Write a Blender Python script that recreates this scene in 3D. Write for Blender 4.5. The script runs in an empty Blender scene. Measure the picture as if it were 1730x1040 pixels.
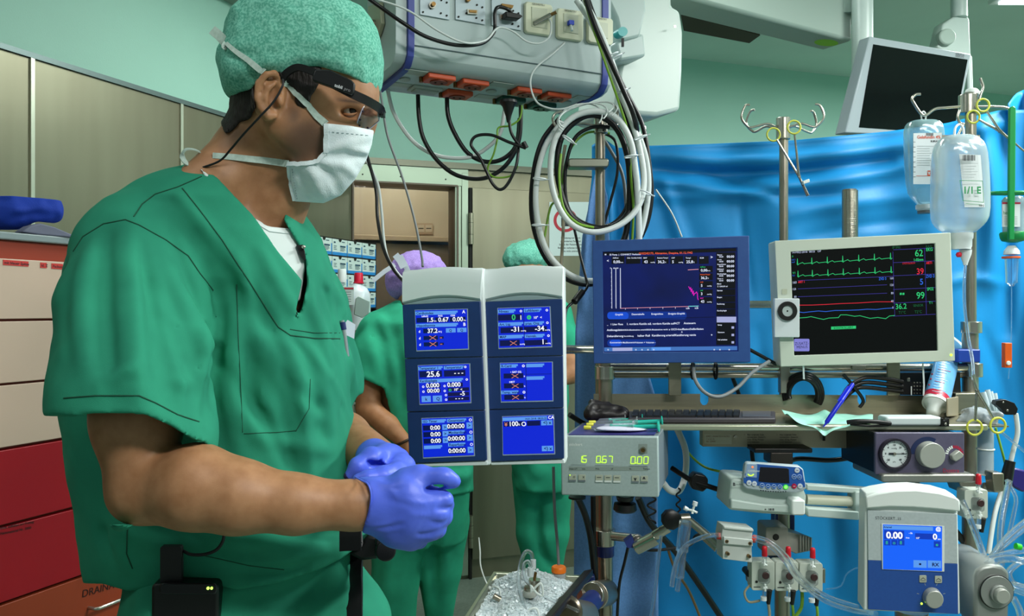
import bpy, bmesh, math, random
import numpy as np
from mathutils import Vector as V, Matrix
from mathutils.bvhtree import BVHTree
random.seed(7)
SC = bpy.context.scene
COL = SC.collection
# ---------------------------------------------------------------- camera
F, CX, CY, CH = 1350.0, 865.0, 520.0, 1.37          # focal length in pixels of a 1730 wide frame
cam = bpy.data.cameras.new('camera'); co = bpy.data.objects.new('camera', cam); COL.objects.link(co)
cam.sensor_width = 36; cam.lens = F / 1730 * 36; cam.clip_start = .02; cam.clip_end = 60
co.location = (0, 0, CH); co.rotation_euler = (math.pi / 2, 0, 0)
SC.camera = co
# ---------------------------------------------------------------- colour management, world
SC.view_settings.view_transform = 'Standard'; SC.view_settings.look = 'None'
SC.view_settings.gamma = 1; SC.view_settings.use_curve_mapping = False
SC.view_settings.exposure = 0.16
w = bpy.data.worlds.new('world'); SC.world = w; w.use_nodes = True
bg = w.node_tree.nodes['Background']; bg.inputs[0].default_value = (.72, .93, .88, 1); bg.inputs[1].default_value = .19
# ---------------------------------------------------------------- ceiling lamps: x, y, size x, size y, watts, colour
LAMPS = [(1.2, -.3, 1.2, .3, 56, (1, .99, .95)), (2.1, 1.6, .4, 1.1, 84, (.95, 1, .96)), (2.76, 3.40, 1.2, .3, 40, (.92, 1, .97)),  # first one is unseen, added behind the viewer to brighten camera-facing surfaces
         (.1, 2.6, 1.2, .3, 22, (.93, 1, .96)), (-1.1, .5, 1.2, .3, 2, (1, .97, .9))]
for i, (x, y, sx, sy, W, c) in enumerate(LAMPS):
    l = bpy.data.lights.new('lamp_light', 'AREA'); l.shape = 'RECTANGLE'; l.size = sx; l.size_y = sy; l.energy = W; l.color = c
    o = bpy.data.objects.new('lamp_light', l); COL.objects.link(o); o.location = (x, y, 2.70)
# ---------------------------------------------------------------- helpers
def at(px, py, d): return V(((px - CX) / F * d, d, CH - (py - CY) / F * d))
def lin(h):
    c = [int(h[i:i + 2], 16) / 255 for i in (0, 2, 4)]
    return tuple((x / 12.92 if x <= .04045 else ((x + .055) / 1.055) ** 2.4) for x in c) + (1,)
MATS = {}
def mat(name, col='808080', rough=.5, metal=0, em=0, noise=None, bump=None, glass=0, sss=0, aniso=None, spec=None, alpha=1, attr=None, ior=1.45, coat=0):
    """noise=(scale, second colour, detail[, lo, hi]); bump=(scale, strength); attr=(attribute, colour)"""
    if name in MATS: return MATS[name]
    m = bpy.data.materials.new(name); m.use_nodes = True; nt = m.node_tree; b = nt.nodes['Principled BSDF']
    N, L = nt.nodes.new, nt.links.new
    b.inputs['Base Color'].default_value = lin(col); b.inputs['Roughness'].default_value = rough; b.inputs['Metallic'].default_value = metal
    b.inputs['IOR'].default_value = ior
    if em: b.inputs['Emission Color'].default_value = lin(col); b.inputs['Emission Strength'].default_value = em
    if em: b.inputs['Base Color'].default_value = (0, 0, 0, 1)
    if glass: b.inputs['Transmission Weight'].default_value = glass
    if alpha < 1: b.inputs['Alpha'].default_value = alpha
    if coat: b.inputs['Coat Weight'].default_value = coat
    if spec is not None: b.inputs['Specular IOR Level'].default_value = spec
    if sss: b.inputs['Subsurface Weight'].default_value = sss; b.inputs['Subsurface Radius'].default_value = (.01, .004, .002); b.inputs['Subsurface Scale'].default_value = 1
    tc = None
    if noise or bump: tc = N('ShaderNodeTexCoord')
    out = None
    if noise:
        mp = N('ShaderNodeMapping'); L(tc.outputs['Object'], mp.inputs[0])
        if aniso: mp.inputs['Scale'].default_value = aniso
        n = N('ShaderNodeTexNoise'); n.inputs['Scale'].default_value = noise[0]; n.inputs['Detail'].default_value = noise[2]
        L(mp.outputs[0], n.inputs['Vector'])
        r = N('ShaderNodeMapRange'); r.inputs[1].default_value = noise[3] if len(noise) > 3 else .3; r.inputs[2].default_value = noise[4] if len(noise) > 4 else .7
        L(n.outputs['Fac'], r.inputs[0])
        mx = N('ShaderNodeMix'); mx.data_type = 'RGBA'; mx.inputs[6].default_value = lin(col); mx.inputs[7].default_value = lin(noise[1])
        L(r.outputs[0], mx.inputs[0]); out = mx.outputs[2]
        L(out, b.inputs['Emission Color' if em else 'Base Color'])
    if attr:
        a = N('ShaderNodeAttribute'); a.attribute_name = attr[0]
        m2 = N('ShaderNodeMix'); m2.data_type = 'RGBA'; m2.inputs[7].default_value = lin(attr[1])
        if out: L(out, m2.inputs[6])
        else: m2.inputs[6].default_value = lin(col)
        L(a.outputs['Fac'], m2.inputs[0]); L(m2.outputs[2], b.inputs['Base Color'])
    if bump:
        n = N('ShaderNodeTexNoise'); n.inputs['Scale'].default_value = bump[0]; n.inputs['Detail'].default_value = 3
        mp = N('ShaderNodeMapping'); L(tc.outputs['Object'], mp.inputs[0]); L(mp.outputs[0], n.inputs['Vector'])
        if aniso: mp.inputs['Scale'].default_value = aniso
        bp = N('ShaderNodeBump'); bp.inputs['Strength'].default_value = bump[1]; bp.inputs['Distance'].default_value = .002
        L(n.outputs['Fac'], bp.inputs['Height']); L(bp.outputs[0], b.inputs['Normal'])
    MATS[name] = m; return m

class Pl:
    """a plane through three photo points with distances; p() maps a photo pixel onto it"""
    def __init__(s, tl, tr, bl):
        a, b, c = at(*tl), at(*tr), at(*bl); s.o = a; s.u = (b - a).normalized(); d = c - a
        s.v = (d - s.u * d.dot(s.u)).normalized(); s.n = s.v.cross(s.u).normalized()
        if s.n.dot(a - V((0, 0, CH))) > 0: s.n = -s.n
        s.m = ((s.p(tl[0] + 1, tl[1]) - s.p(tl[0], tl[1])).length)
    def p(s, px, py, n=0):
        r = at(px, py, 1) - V((0, 0, CH)); C = V((0, 0, CH))
        t = (s.o - C).dot(s.n) / r.dot(s.n)
        return C + r * t + s.n * n
def flat(px, py, d, yaw=0, pitch=0, roll=0):
    """plane through a pixel at distance d; yaw>0 turns the right side away"""
    M = Matrix.Rotation(yaw, 3, 'Z') @ Matrix.Rotation(pitch, 3, 'X') @ Matrix.Rotation(roll, 3, 'Y')
    P = Pl.__new__(Pl); P.o = at(px, py, d); P.u = M @ V((1, 0, 0)); P.v = M @ V((0, 0, -1)); P.n = M @ V((0, -1, 0))
    P.m = d / F; return P

def frame(d):
    d = d.normalized(); a = V((0, 0, 1)) if abs(d.z) < .9 else V((1, 0, 0))
    x = a.cross(d).normalized(); return x, d.cross(x).normalized(), d
def spline(pts, n=8, closed=False):
    pts = [V(p) for p in pts]; k = len(pts); out = []
    g = (lambda i: pts[i % k]) if closed else (lambda i: pts[max(0, min(k - 1, i))])
    for i in range(k if closed else k - 1):
        a, b, c, d = g(i - 1), g(i), g(i + 1), g(i + 2)
        for j in range(n):
            t = j / n; out.append(.5 * (2 * b + (c - a) * t + (2 * a - 5 * b + 4 * c - d) * t * t + (3 * b - a - 3 * c + d) * t ** 3))
    if not closed: out.append(pts[-1])
    return out
def spline2(pts, n): return [(p.x, p.y) for p in spline([V((x, y, 0)) for x, y in pts], n)]
FONT = bpy.data.objects.new('glyphs', bpy.data.curves.new('glyphs', 'FONT'))
SEG = {'0': 'abcdef', '1': 'bc', '2': 'abged', '3': 'abgcd', '4': 'fgbc', '5': 'afgcd', '6': 'afgedc', '7': 'abc', '8': 'abcdefg', '9': 'abcdfg'}
class MB:
    def __init__(s): s.v = []; s.f = []; s.mi = []; s.mats = []
    def M(s, m):
        if m not in s.mats: s.mats.append(m)
        return s.mats.index(m)
    def add(s, vs, fs, m):
        o = len(s.v); s.v += [V(x) for x in vs]; i = s.M(m)
        for f in fs: s.f.append([o + a for a in f]); s.mi.append(i)
        return s
    def ring(s, rings, m, closed=False, caps=True):
        n = len(rings[0]); vs = [p for r in rings for p in r]; fs = []
        k = len(rings)
        for i in range(k if closed else k - 1):
            j = (i + 1) % k
            for a in range(n): b = (a + 1) % n; fs.append([i * n + a, i * n + b, j * n + b, j * n + a])
        if caps and not closed: fs.append(list(range(n))[::-1]); fs.append([(k - 1) * n + a for a in range(n)])
        return s.add(vs, fs, m)
    def box(s, c, x, y, z, m):
        """centre and three half-axis vectors"""
        c, x, y, z = V(c), V(x), V(y), V(z)
        vs = [c + x * i + y * j + z * k for k in (-1, 1) for j in (-1, 1) for i in (-1, 1)]
        return s.add(vs, [[0, 2, 3, 1], [4, 5, 7, 6], [0, 1, 5, 4], [2, 6, 7, 3], [0, 4, 6, 2], [1, 3, 7, 5]], m)
    def abox(s, a, b, m):
        a, b = V(a), V(b); c = (a + b) / 2; h = (b - a) / 2
        return s.box(c, (h.x, 0, 0), (0, h.y, 0), (0, 0, h.z), m)
    def prism(s, pl, poly, n0, n1, m, taper=0):
        """polygon in photo pixels on the plane, from offset n0 to n1 towards the viewer"""
        a = [pl.p(x, y) for x, y in poly]; k = len(a); c = sum(a, V()) / k
        b = [c + (p - c) * (1 - taper) for p in a]
        vs = [p + pl.n * n0 for p in a] + [p + pl.n * n1 for p in b]
        return s.add(vs, [list(range(k)), [k + i for i in range(k)][::-1]] + [[i, k + i, k + (i + 1) % k, (i + 1) % k] for i in range(k)], m)
    def rrect(s, pl, x0, y0, x1, y1, r, n0, n1, m, taper=0, quad=None, seg=4):
        P = []
        for cx, cy, a0 in ((x1 - r, y0 + r, -90), (x1 - r, y1 - r, 0), (x0 + r, y1 - r, 90), (x0 + r, y0 + r, 180)):
            if r <= 0: P.append((cx, cy)); continue
            for i in range(seg + 1): a = math.radians(a0 + 90 * i / seg); P.append((cx + r * math.cos(a), cy + r * math.sin(a)))
        return s.prism(pl, P, n0, n1, m, taper)
    def disc(s, pl, x, y, r, n0, n1, m, taper=0, k=28, ry=None):
        return s.prism(pl, [(x + r * math.cos(6.28319 * i / k), y + (ry or r) * math.sin(6.28319 * i / k)) for i in range(k)], n0, n1, m, taper)
    def annulus(s, pl, x, y, r0, r1, n0, n1, m, k=32, a0=0, a1=360):
        fullc = abs(a1 - a0) >= 360; R = []
        for i in range(k + (0 if fullc else 1)):
            a = math.radians(a0 + (a1 - a0) * i / k); c, t = math.cos(a), math.sin(a)
            R.append([pl.p(x + r0 * c, y + r0 * t, n0), pl.p(x + r1 * c, y + r1 * t, n0), pl.p(x + r1 * c, y + r1 * t, n1), pl.p(x + r0 * c, y + r0 * t, n1)])
        return s.ring(R, m, closed=fullc)
    def line(s, pl, pts, w, n, m):
        """thin raised line through photo pixels, w = width in pixels"""
        h = w / 2
        for (ax, ay), (bx, by) in zip(pts, pts[1:]):
            L = math.hypot(bx - ax, by - ay) or 1; dx, dy = (bx - ax) / L * h, (by - ay) / L * h
            q = [(ax - dx - dy, ay - dy + dx), (bx + dx - dy, by + dy + dx), (bx + dx + dy, by + dy - dx), (ax - dx + dy, ay - dy - dx)]
            s.add([pl.p(x, y, n) for x, y in q], [[0, 1, 2, 3]], m)
        return s
    def quad(s, pl, x0, y0, x1, y1, n, m): return s.add([pl.p(x0, y0, n), pl.p(x0, y1, n), pl.p(x1, y1, n), pl.p(x1, y0, n)], [[0, 1, 2, 3]], m)
    def text(s, pl, x, y, size, body, m, n=.0004, al='LEFT', bold=0, dx=None, squeeze=1, up=False):
        """baseline start in photo pixels, size = letter height in pixels; dx = (dx, dy) slope of the line"""
        c = FONT.data; c.body = body; c.align_x = al; c.size = 1; c.offset = bold; c.resolution_u = 2 if size < 5 else 4
        me = FONT.to_mesh()
        o = pl.p(x, y, n); u = (pl.p(x + 10, y + (dx or 0) * 10, n) - o).normalized(); v = pl.n.cross(u).normalized()
        if up: u, v = v, -u
        k = size * pl.m / .7 * 1.0
        vs = [o + u * (q.co.x * k * squeeze) + v * (q.co.y * k) for q in me.vertices]
        s.add(vs, [list(p.vertices) for p in me.polygons], m); FONT.to_mesh_clear(); return s
    def seg7(s, pl, x, y, w, h, txt, m, n=.0005, sl=.08):
        t = w * .17
        for ch in txt:
            if ch == '.': s.quad(pl, x - t * 1.2, y - t, x - t * .2, y, n, m); continue
            X = lambda yy: x + (y - yy) * sl
            mid = y - h / 2; top = y - h
            g = {'a': ((x, top), (x + w, top)), 'd': ((x, y), (x + w, y)), 'g': ((x, mid), (x + w, mid)), 'f': ((x, top), (x, mid)), 'e': ((x, mid), (x, y)), 'b': ((x + w, top), (x + w, mid)), 'c': ((x + w, mid), (x + w, y))}
            for k in SEG.get(ch, ''):
                (ax, ay), (bx, by) = g[k]; q = .12
                ax, bx, ay, by = ax + (bx - ax) * q, bx - (bx - ax) * q, ay + (by - ay) * q, by - (by - ay) * q
                s.line(pl, [(ax + (y - ay) * sl, ay), (bx + (y - by) * sl, by)], t, n, m)
            x += w * 1.55
        return s
    def cyl(s, a, b, r, m, r2=None, k=20):
        a, b = V(a), V(b); x, y, _ = frame(b - a); r2 = r if r2 is None else r2
        R = [[p + (x * math.cos(t) + y * math.sin(t)) * q for t in [6.283185 * i / k for i in range(k)]] for p, q in ((a, r), (b, r2))]
        return s.ring(R, m)
    def lathe(s, a, ax, prof, m, k=24):
        """profile list of (distance along axis, radius)"""
        a = V(a); x, y, z = frame(V(ax))
        return s.ring([[a + z * h + (x * math.cos(t) + y * math.sin(t)) * max(r, 1e-5) for t in [6.283185 * i / k for i in range(k)]] for h, r in prof], m)
    def tube(s, pts, r, m, k=8, closed=False, flatten=None):
        pts = [V(p) for p in pts]; n = len(pts); R = []; x = None
        if n == 1: pts.append(pts[0] + V((.001, 0, 0))); n = 2
        if n == 0: return s
        for i, p in enumerate(pts):
            d = (pts[(i + 1) % n] - pts[i - 1]) if closed or 0 < i < n - 1 else (pts[1] - pts[0] if i == 0 else pts[-1] - pts[-2])
            d = d.normalized() if d.length > 1e-9 else V((0, 0, 1))
            if x is None: x = frame(d)[0]
            x = (x - d * x.dot(d)).normalized(); y = d.cross(x)
            q = r[min(i, len(r) - 1)] if isinstance(r, (list, tuple)) else r
            if flatten:   # ribbon: flatten = (facing, thickness)
                fn = V(flatten[0]); w_ = d.cross(fn).normalized(); tn = w_.cross(d).normalized(); t = flatten[1]
                R.append([p + w_ * q + tn * t, p - w_ * q + tn * t, p - w_ * q - tn * t, p + w_ * q - tn * t])
            else: R.append([p + (x * math.cos(t) + y * math.sin(t)) * q for t in [6.283185 * j / k for j in range(k)]])
        return s.ring(R, m, closed=closed)
    def ball(s, c, r, m, k=14, sc=(1, 1, 1)):
        c = V(c); R = []
        for i in range(1, k):
            a = math.pi * i / k
            R.append([c + V((math.sin(a) * math.cos(t) * sc[0], math.sin(a) * math.sin(t) * sc[1], math.cos(a) * sc[2])) * r for t in [6.283185 * j / (k * 2) for j in range(k * 2)]])
        return s.ring(R[::-1], m)
    def build(s, name, parent=None, bevel=0, smooth=True, label=None, cat=None, group=None, kind=None, loc=None, ang=.86, sub=0, solid=0):
        P = V(); q = parent
        if not s.v: print('EMPTY MESH', name); s.v = [V(P) if parent else V()] * 1
        while q: P += q.location; q = q.parent
        lo = V([min(v[i] for v in s.v) for i in range(3)]); hi = V([max(v[i] for v in s.v) for i in range(3)])
        L = V(loc) if loc else (P if parent else V(((lo.x + hi.x) / 2, (lo.y + hi.y) / 2, lo.z)))
        me = bpy.data.meshes.new(name); me.from_pydata([v - L for v in s.v], [], s.f)
        for m in s.mats: me.materials.append(m)
        me.polygons.foreach_set('material_index', s.mi)
        if smooth: me.polygons.foreach_set('use_smooth', [True] * len(me.polygons)); me.set_sharp_from_angle(angle=ang)
        me.validate()
        o = bpy.data.objects.new(name, me); COL.objects.link(o); o.parent = parent; o.location = L - P
        if bevel:
            b = o.modifiers.new('bevel', 'BEVEL'); b.width = bevel; b.segments = 2; b.limit_method = 'ANGLE'; b.angle_limit = .6; b.harden_normals = False
        if solid: q = o.modifiers.new('solid', 'SOLIDIFY'); q.thickness = solid; q.offset = 0
        if sub: q = o.modifiers.new('sub', 'SUBSURF'); q.levels = q.render_levels = sub
        if label: o['label'] = label
        if cat: o['category'] = cat
        if group: o['group'] = group
        if kind: o['kind'] = kind
        return o
def T(name, label, cat, loc, group=None):
    o = bpy.data.objects.new(name, None); COL.objects.link(o); o.location = loc; o.empty_display_size = .05
    o['label'] = label; o['category'] = cat
    if group: o['group'] = group
    return o

# ---------------------------------------------------------------- smooth solid modelling on a grid
def smin(a, b, k):
    h = np.clip(.5 + .5 * (b - a) / k, 0, 1); return b + (a - b) * h - k * h * (1 - h)
class Fld:
    def __init__(s, lo, hi, h, m=.06):
        s.lo = np.array(lo, np.float32); s.h = h; s.n = [int((hi[i] - lo[i]) / h) + 2 for i in range(3)]
        s.ax = [(s.lo[i] + h * np.arange(s.n[i])).astype(np.float32) for i in range(3)]; s.f = np.full(s.n, m, np.float32); s.m = m
    def blk(s, lo, hi):
        sl = []
        for i in range(3):
            a = max(0, int((lo[i] - s.lo[i]) / s.h)); b = min(s.n[i], int((hi[i] - s.lo[i]) / s.h) + 2)
            if b <= a: return None
            sl.append(slice(a, b))
        return tuple(sl), s.ax[0][sl[0]][:, None, None], s.ax[1][sl[1]][None, :, None], s.ax[2][sl[2]][None, None, :]
    def op(s, fn, lo, hi, k=.01, mode='u'):
        B = s.blk([a - s.m for a in lo], [a + s.m for a in hi])
        if B is None: return s
        sl, X, Y, Z = B; d = fn(X, Y, Z).astype(np.float32); f = s.f[sl]
        if mode == 'u': s.f[sl] = smin(f, d, k) if k > 0 else np.minimum(f, d)
        elif mode == 'd': s.f[sl] = -smin(-f, d, k) if k > 0 else np.maximum(f, -d)
        elif mode == 'i': s.f[sl] = np.maximum(f, d)
        elif mode == 'a': s.f[sl] = f + d
        return s
    @staticmethod
    def caps(a, b, ra, rb):
        a, b = V(a), V(b); ab = b - a; L2 = max(ab.length_squared, 1e-9)
        def fn(X, Y, Z):
            t = np.clip(((X - a.x) * ab.x + (Y - a.y) * ab.y + (Z - a.z) * ab.z) / L2, 0, 1)
            return np.sqrt((X - a.x - t * ab.x) ** 2 + (Y - a.y - t * ab.y) ** 2 + (Z - a.z - t * ab.z) ** 2) - (ra + (rb - ra) * t)
        R = max(ra, rb); return fn, [min(a[i], b[i]) - R for i in range(3)], [max(a[i], b[i]) + R for i in range(3)]
    def cap(s, a, b, ra, rb=None, k=.012, mode='u'):
        fn, lo, hi = s.caps(a, b, ra, ra if rb is None else rb); return s.op(fn, lo, hi, k, mode)
    def chain(s, pts, rs, k=.012, mode='u'):
        for i in range(len(pts) - 1): s.cap(pts[i], pts[i + 1], rs[i], rs[i + 1], k, mode)
        return s
    def ell(s, c, r, k=.012, mode='u', R=None):
        c = V(c); R = R or Matrix.Identity(3); Q = R.transposed(); m = max(r)
        def fn(X, Y, Z):
            x, y, z = X - c.x, Y - c.y, Z - c.z
            a = (Q[0][0] * x + Q[0][1] * y + Q[0][2] * z) / r[0]; b = (Q[1][0] * x + Q[1][1] * y + Q[1][2] * z) / r[1]; e = (Q[2][0] * x + Q[2][1] * y + Q[2][2] * z) / r[2]
            k0 = np.sqrt(a * a + b * b + e * e); k1 = np.sqrt((a / r[0]) ** 2 + (b / r[1]) ** 2 + (e / r[2]) ** 2) + 1e-6
            return k0 * (k0 - 1) / k1
        return s.op(fn, [c[i] - m for i in range(3)], [c[i] + m for i in range(3)], k, mode)
    def hit(s, px, py, d0=.8, d1=1.5):
        c = np.array([0, 0, CH]); q = at(px, py, 1); r = np.array([q.x, q.y, q.z - CH]); last = None
        for t in np.arange(d0, d1, s.h * .7):
            i = np.round((c + r * t - s.lo) / s.h).astype(int)
            if (i < 0).any() or (i >= s.n).any(): continue
            if s.f[tuple(i)] < 0: return V((c + r * t).tolist())
        return None
    def fold(s, pts, w, amp, d0=.8, d1=1.5):
        q = [p for p in (s.hit(x, y, d0, d1) for x, y in spline2(pts, 4)) if p is not None]
        return s.ridge(q, w, amp, 1) if len(q) > 2 else s
    def ridge(s, pts, w, amp, k=6):
        """raise (amp>0) or sink the surface along a polyline; bell profile of width w, fading at the ends"""
        pts = spline(pts, k) if len(pts) > 2 else [V(p) for p in pts]; n = len(pts) - 1
        lo = [min(p[i] for p in pts) - 2.2 * w for i in range(3)]; hi = [max(p[i] for p in pts) + 2.2 * w for i in range(3)]
        mm = s.m; s.m = 0; B = s.blk(lo, hi); s.m = mm
        if B is None: return s
        sl, X, Y, Z = B; best = None; par = None
        for i in range(n):
            a, b = pts[i], pts[i + 1]; ab = b - a; L2 = max(ab.length_squared, 1e-9)
            t = np.clip(((X - a.x) * ab.x + (Y - a.y) * ab.y + (Z - a.z) * ab.z) / L2, 0, 1)
            d = (X - a.x - t * ab.x) ** 2 + (Y - a.y - t * ab.y) ** 2 + (Z - a.z - t * ab.z) ** 2; u = (i + t) / n
            if best is None: best, par = d, u
            else: q = d < best; best = np.where(q, d, best); par = np.where(q, u, par)
        s.f[sl] -= (amp * np.exp(-best / (w * w)) * np.sin(np.pi * np.clip(par * .9 + .05, 0, 1)) ** .7).astype(np.float32); return s
    def stack(s, lv, k=.02, mode='u', e=2.4):
        """body of stacked ovals: (z, cx, cy, rx, ry)"""
        lv = sorted(lv); A = np.array(lv, np.float32); lo = [min(l[1] - l[3] for l in lv), min(l[2] - l[4] for l in lv), A[0, 0]]; hi = [max(l[1] + l[3] for l in lv), max(l[2] + l[4] for l in lv), A[-1, 0]]
        def fn(X, Y, Z):
            z = Z.ravel(); c = [np.interp(z, A[:, 0], A[:, i])[None, None, :] for i in (1, 2, 3, 4)]
            q = (np.abs((X - c[0]) / c[2]) ** e + np.abs((Y - c[1]) / c[3]) ** e + 1e-9) ** (1 / e)
            d = (q - 1) * np.minimum(c[2], c[3])
            return np.maximum(d, np.maximum(A[0, 0] - Z, Z - A[-1, 0]))
        return s.op(fn, lo, hi, k, mode)
    def cut(s, poly, dmin=0, dmax=9, mode='d', side=None):
        """cut away (d) what shows inside a photo polygon between two distances"""
        P = np.array(poly, np.float32); lo = [-9, dmin, -9]; hi = [9, dmax, 9]; mm = s.m; s.m = 0; B = s.blk(lo, hi); s.m = mm
        sl, X, Y, Z = B; px = CX + X / Y * F; py = CY - (Z - CH) / Y * F
        px, py = np.broadcast_arrays(px, py); best = np.full(px.shape, 1e9, np.float32); ins = np.zeros(px.shape, bool); n = len(P)
        for i in range(n):
            ax, ay = P[i]; bx, by = P[(i + 1) % n]; ex, ey = bx - ax, by - ay
            t = np.clip(((px - ax) * ex + (py - ay) * ey) / (ex * ex + ey * ey + 1e-9), 0, 1)
            best = np.minimum(best, (px - ax - t * ex) ** 2 + (py - ay - t * ey) ** 2)
            c = ((ay > py) != (by > py)) & (px < (bx - ax) * (py - ay) / ((by - ay) or 1e-9) + ax); ins ^= c
        d = np.sqrt(best) * np.where(ins, -1, 1) * (Y / F)
        s.f[sl] = np.maximum(s.f[sl], -d) if mode == 'd' else np.maximum(s.f[sl], d); return s
    def noise(s, scale, amp, seed=1):
        r = np.random.RandomState(seed); g = [int((s.ax[i][-1] - s.ax[i][0]) / scale) + 3 for i in range(3)]; N = r.randn(*g).astype(np.float32)
        idx = [(s.ax[i] - s.ax[i][0]) / scale for i in range(3)]
        for a in range(3):
            i0 = idx[a].astype(int); t = idx[a] - i0; t = t * t * (3 - 2 * t); sh = [1, 1, 1]; sh[a] = -1; t = t.reshape(sh).astype(np.float32)
            N = np.take(N, i0, a) * (1 - t) + np.take(N, i0 + 1, a) * t
        s.f += (amp * N).astype(np.float32); return s
    def norm(s):
        g = np.gradient(s.f, s.h); n = np.sqrt(g[0] ** 2 + g[1] ** 2 + g[2] ** 2); s.f = (s.f / np.clip(n, .85, 4)).astype(np.float32); return s
    def shell(s, t): s.norm(); s.f = np.maximum(s.f, -(s.f + t)); return s
    def copy(s): c = Fld.__new__(Fld); c.__dict__.update(s.__dict__); c.f = s.f.copy(); return c
    def mesh(s, it=2):
        f = s.f.copy()
        for a in range(3):
            sl = [slice(None)] * 3
            for e in (0, -1): sl[a] = e; f[tuple(sl)] = .01
        S = f < 0; c = np.zeros([x - 1 for x in f.shape], np.int8)
        for dx in (0, 1):
            for dy in (0, 1):
                for dz in (0, 1): c += S[dx:dx + c.shape[0], dy:dy + c.shape[1], dz:dz + c.shape[2]]
        I = np.argwhere((c > 0) & (c < 8)); idm = -np.ones(c.shape, np.int32); idm[tuple(I.T)] = np.arange(len(I))
        acc = np.zeros((len(I), 3), np.float32); cnt = np.zeros(len(I), np.float32)
        cor = [(i, j, k) for i in (0, 1) for j in (0, 1) for k in (0, 1)]
        for a in cor:
            for x in range(3):
                if a[x]: continue
                b = list(a); b[x] = 1
                fa = f[I[:, 0] + a[0], I[:, 1] + a[1], I[:, 2] + a[2]]; fb = f[I[:, 0] + b[0], I[:, 1] + b[1], I[:, 2] + b[2]]
                q = (fa < 0) != (fb < 0); t = np.where(q, fa / (fa - fb + 1e-12), 0)
                p = np.repeat(np.array([a], np.float32), len(I), 0); p[:, x] += t; acc += p * q[:, None]; cnt += q
        vs = (I + acc / cnt[:, None]) * s.h + s.lo; fs = []
        for x in range(3):
            y, z = (x + 1) % 3, (x + 2) % 3; sa = [slice(None)] * 3; sb = [slice(None)] * 3; sa[x] = slice(0, -1); sb[x] = slice(1, None)
            A, B = S[tuple(sa)], S[tuple(sb)]
            for E, flip in ((A & ~B, False), (~A & B, True)):
                e = np.argwhere(E); e = e[(e[:, y] > 0) & (e[:, z] > 0)]
                q = []
                for dy, dz in ((1, 1), (0, 1), (0, 0), (1, 0)):
                    w_ = e.copy(); w_[:, y] -= dy; w_[:, z] -= dz; q.append(idm[tuple(w_.T)])
                q = np.stack(q, 1)
                fs.append(q[:, ::-1] if flip else q)
        fs = np.concatenate(fs); ed = np.concatenate([fs[:, [0, 1]], fs[:, [1, 2]], fs[:, [2, 3]], fs[:, [3, 0]]])
        for _ in range(it):
            sm = np.zeros_like(vs); cn = np.zeros(len(vs), np.float32)
            for i in range(3): sm[:, i] = np.bincount(ed[:, 0], vs[ed[:, 1], i], len(vs)) + np.bincount(ed[:, 1], vs[ed[:, 0], i], len(vs))
            cn = np.bincount(ed[:, 0], minlength=len(vs)) + np.bincount(ed[:, 1], minlength=len(vs))
            vs = vs * .4 + sm / np.maximum(cn, 1)[:, None] * .6
        return vs, fs
    def build(s, name, m, parent=None, it=2, label=None, cat=None, attr=None, sharp=None, tint=None, **kw):
        vs, fs = s.mesh(it); P = V(); q = parent
        while q: P += q.location; q = q.parent
        L = P if parent else V(((vs[:, 0].min() + vs[:, 0].max()) / 2, (vs[:, 1].min() + vs[:, 1].max()) / 2, vs[:, 2].min()))
        me = bpy.data.meshes.new(name); n, k = len(vs), len(fs); me.vertices.add(n); me.vertices.foreach_set('co', (vs - np.array(L, np.float32)).astype(np.float32).ravel())
        me.loops.add(k * 4); me.loops.foreach_set('vertex_index', fs.astype(np.int32).ravel()); me.polygons.add(k)
        me.polygons.foreach_set('loop_start', np.arange(0, k * 4, 4, dtype=np.int32)); me.update(calc_edges=True); me.validate()
        me.polygons.foreach_set('use_smooth', np.ones(k, bool)); me.materials.append(m)
        if tint:
            a = me.attributes.new(tint[0], 'FLOAT', 'POINT'); a.data.foreach_set('value', tint[1](vs).astype(np.float32))
        o = bpy.data.objects.new(name, me); COL.objects.link(o); o.parent = parent; o.location = L - P
        if label: o['label'] = label
        if cat: o['category'] = cat
        for a, b in kw.items(): o[a] = b
        return o
def pix(vs): return CX + vs[:, 0] / vs[:, 1] * F, CY - (vs[:, 2] - CH) / vs[:, 1] * F
def bvh(*obs):
    vs, fs = [], []
    for o in obs:
        P = V(); q = o
        while q: P += q.location; q = q.parent
        k = len(vs); vs += [v.co + P for v in o.data.vertices]; fs += [[k + i for i in p.vertices] for p in o.data.polygons]
    return BVHTree.FromPolygons(vs, fs)
def snap(tree, px, py, off=.001, d=None):
    """point of a real surface seen at a photo pixel, lifted off it"""
    r = (at(px, py, 1) - V((0, 0, CH))).normalized(); h, n, _, _ = tree.ray_cast(V((0, 0, CH)), r, 9)
    if h is None: return at(px, py, d) if d else None
    if n.dot(r) > 0: n = -n
    return h + n * off
def snaps(tree, pts, off=.001, d=None, k=4):
    q = []
    for (ax, ay), (bx, by) in zip(pts, pts[1:]):
        for i in range(k): q.append((ax + (bx - ax) * i / k, ay + (by - ay) * i / k))
    q.append(pts[-1]); return [p for p in (snap(tree, x, y, off, d) for x, y in q) if p is not None]
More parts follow.
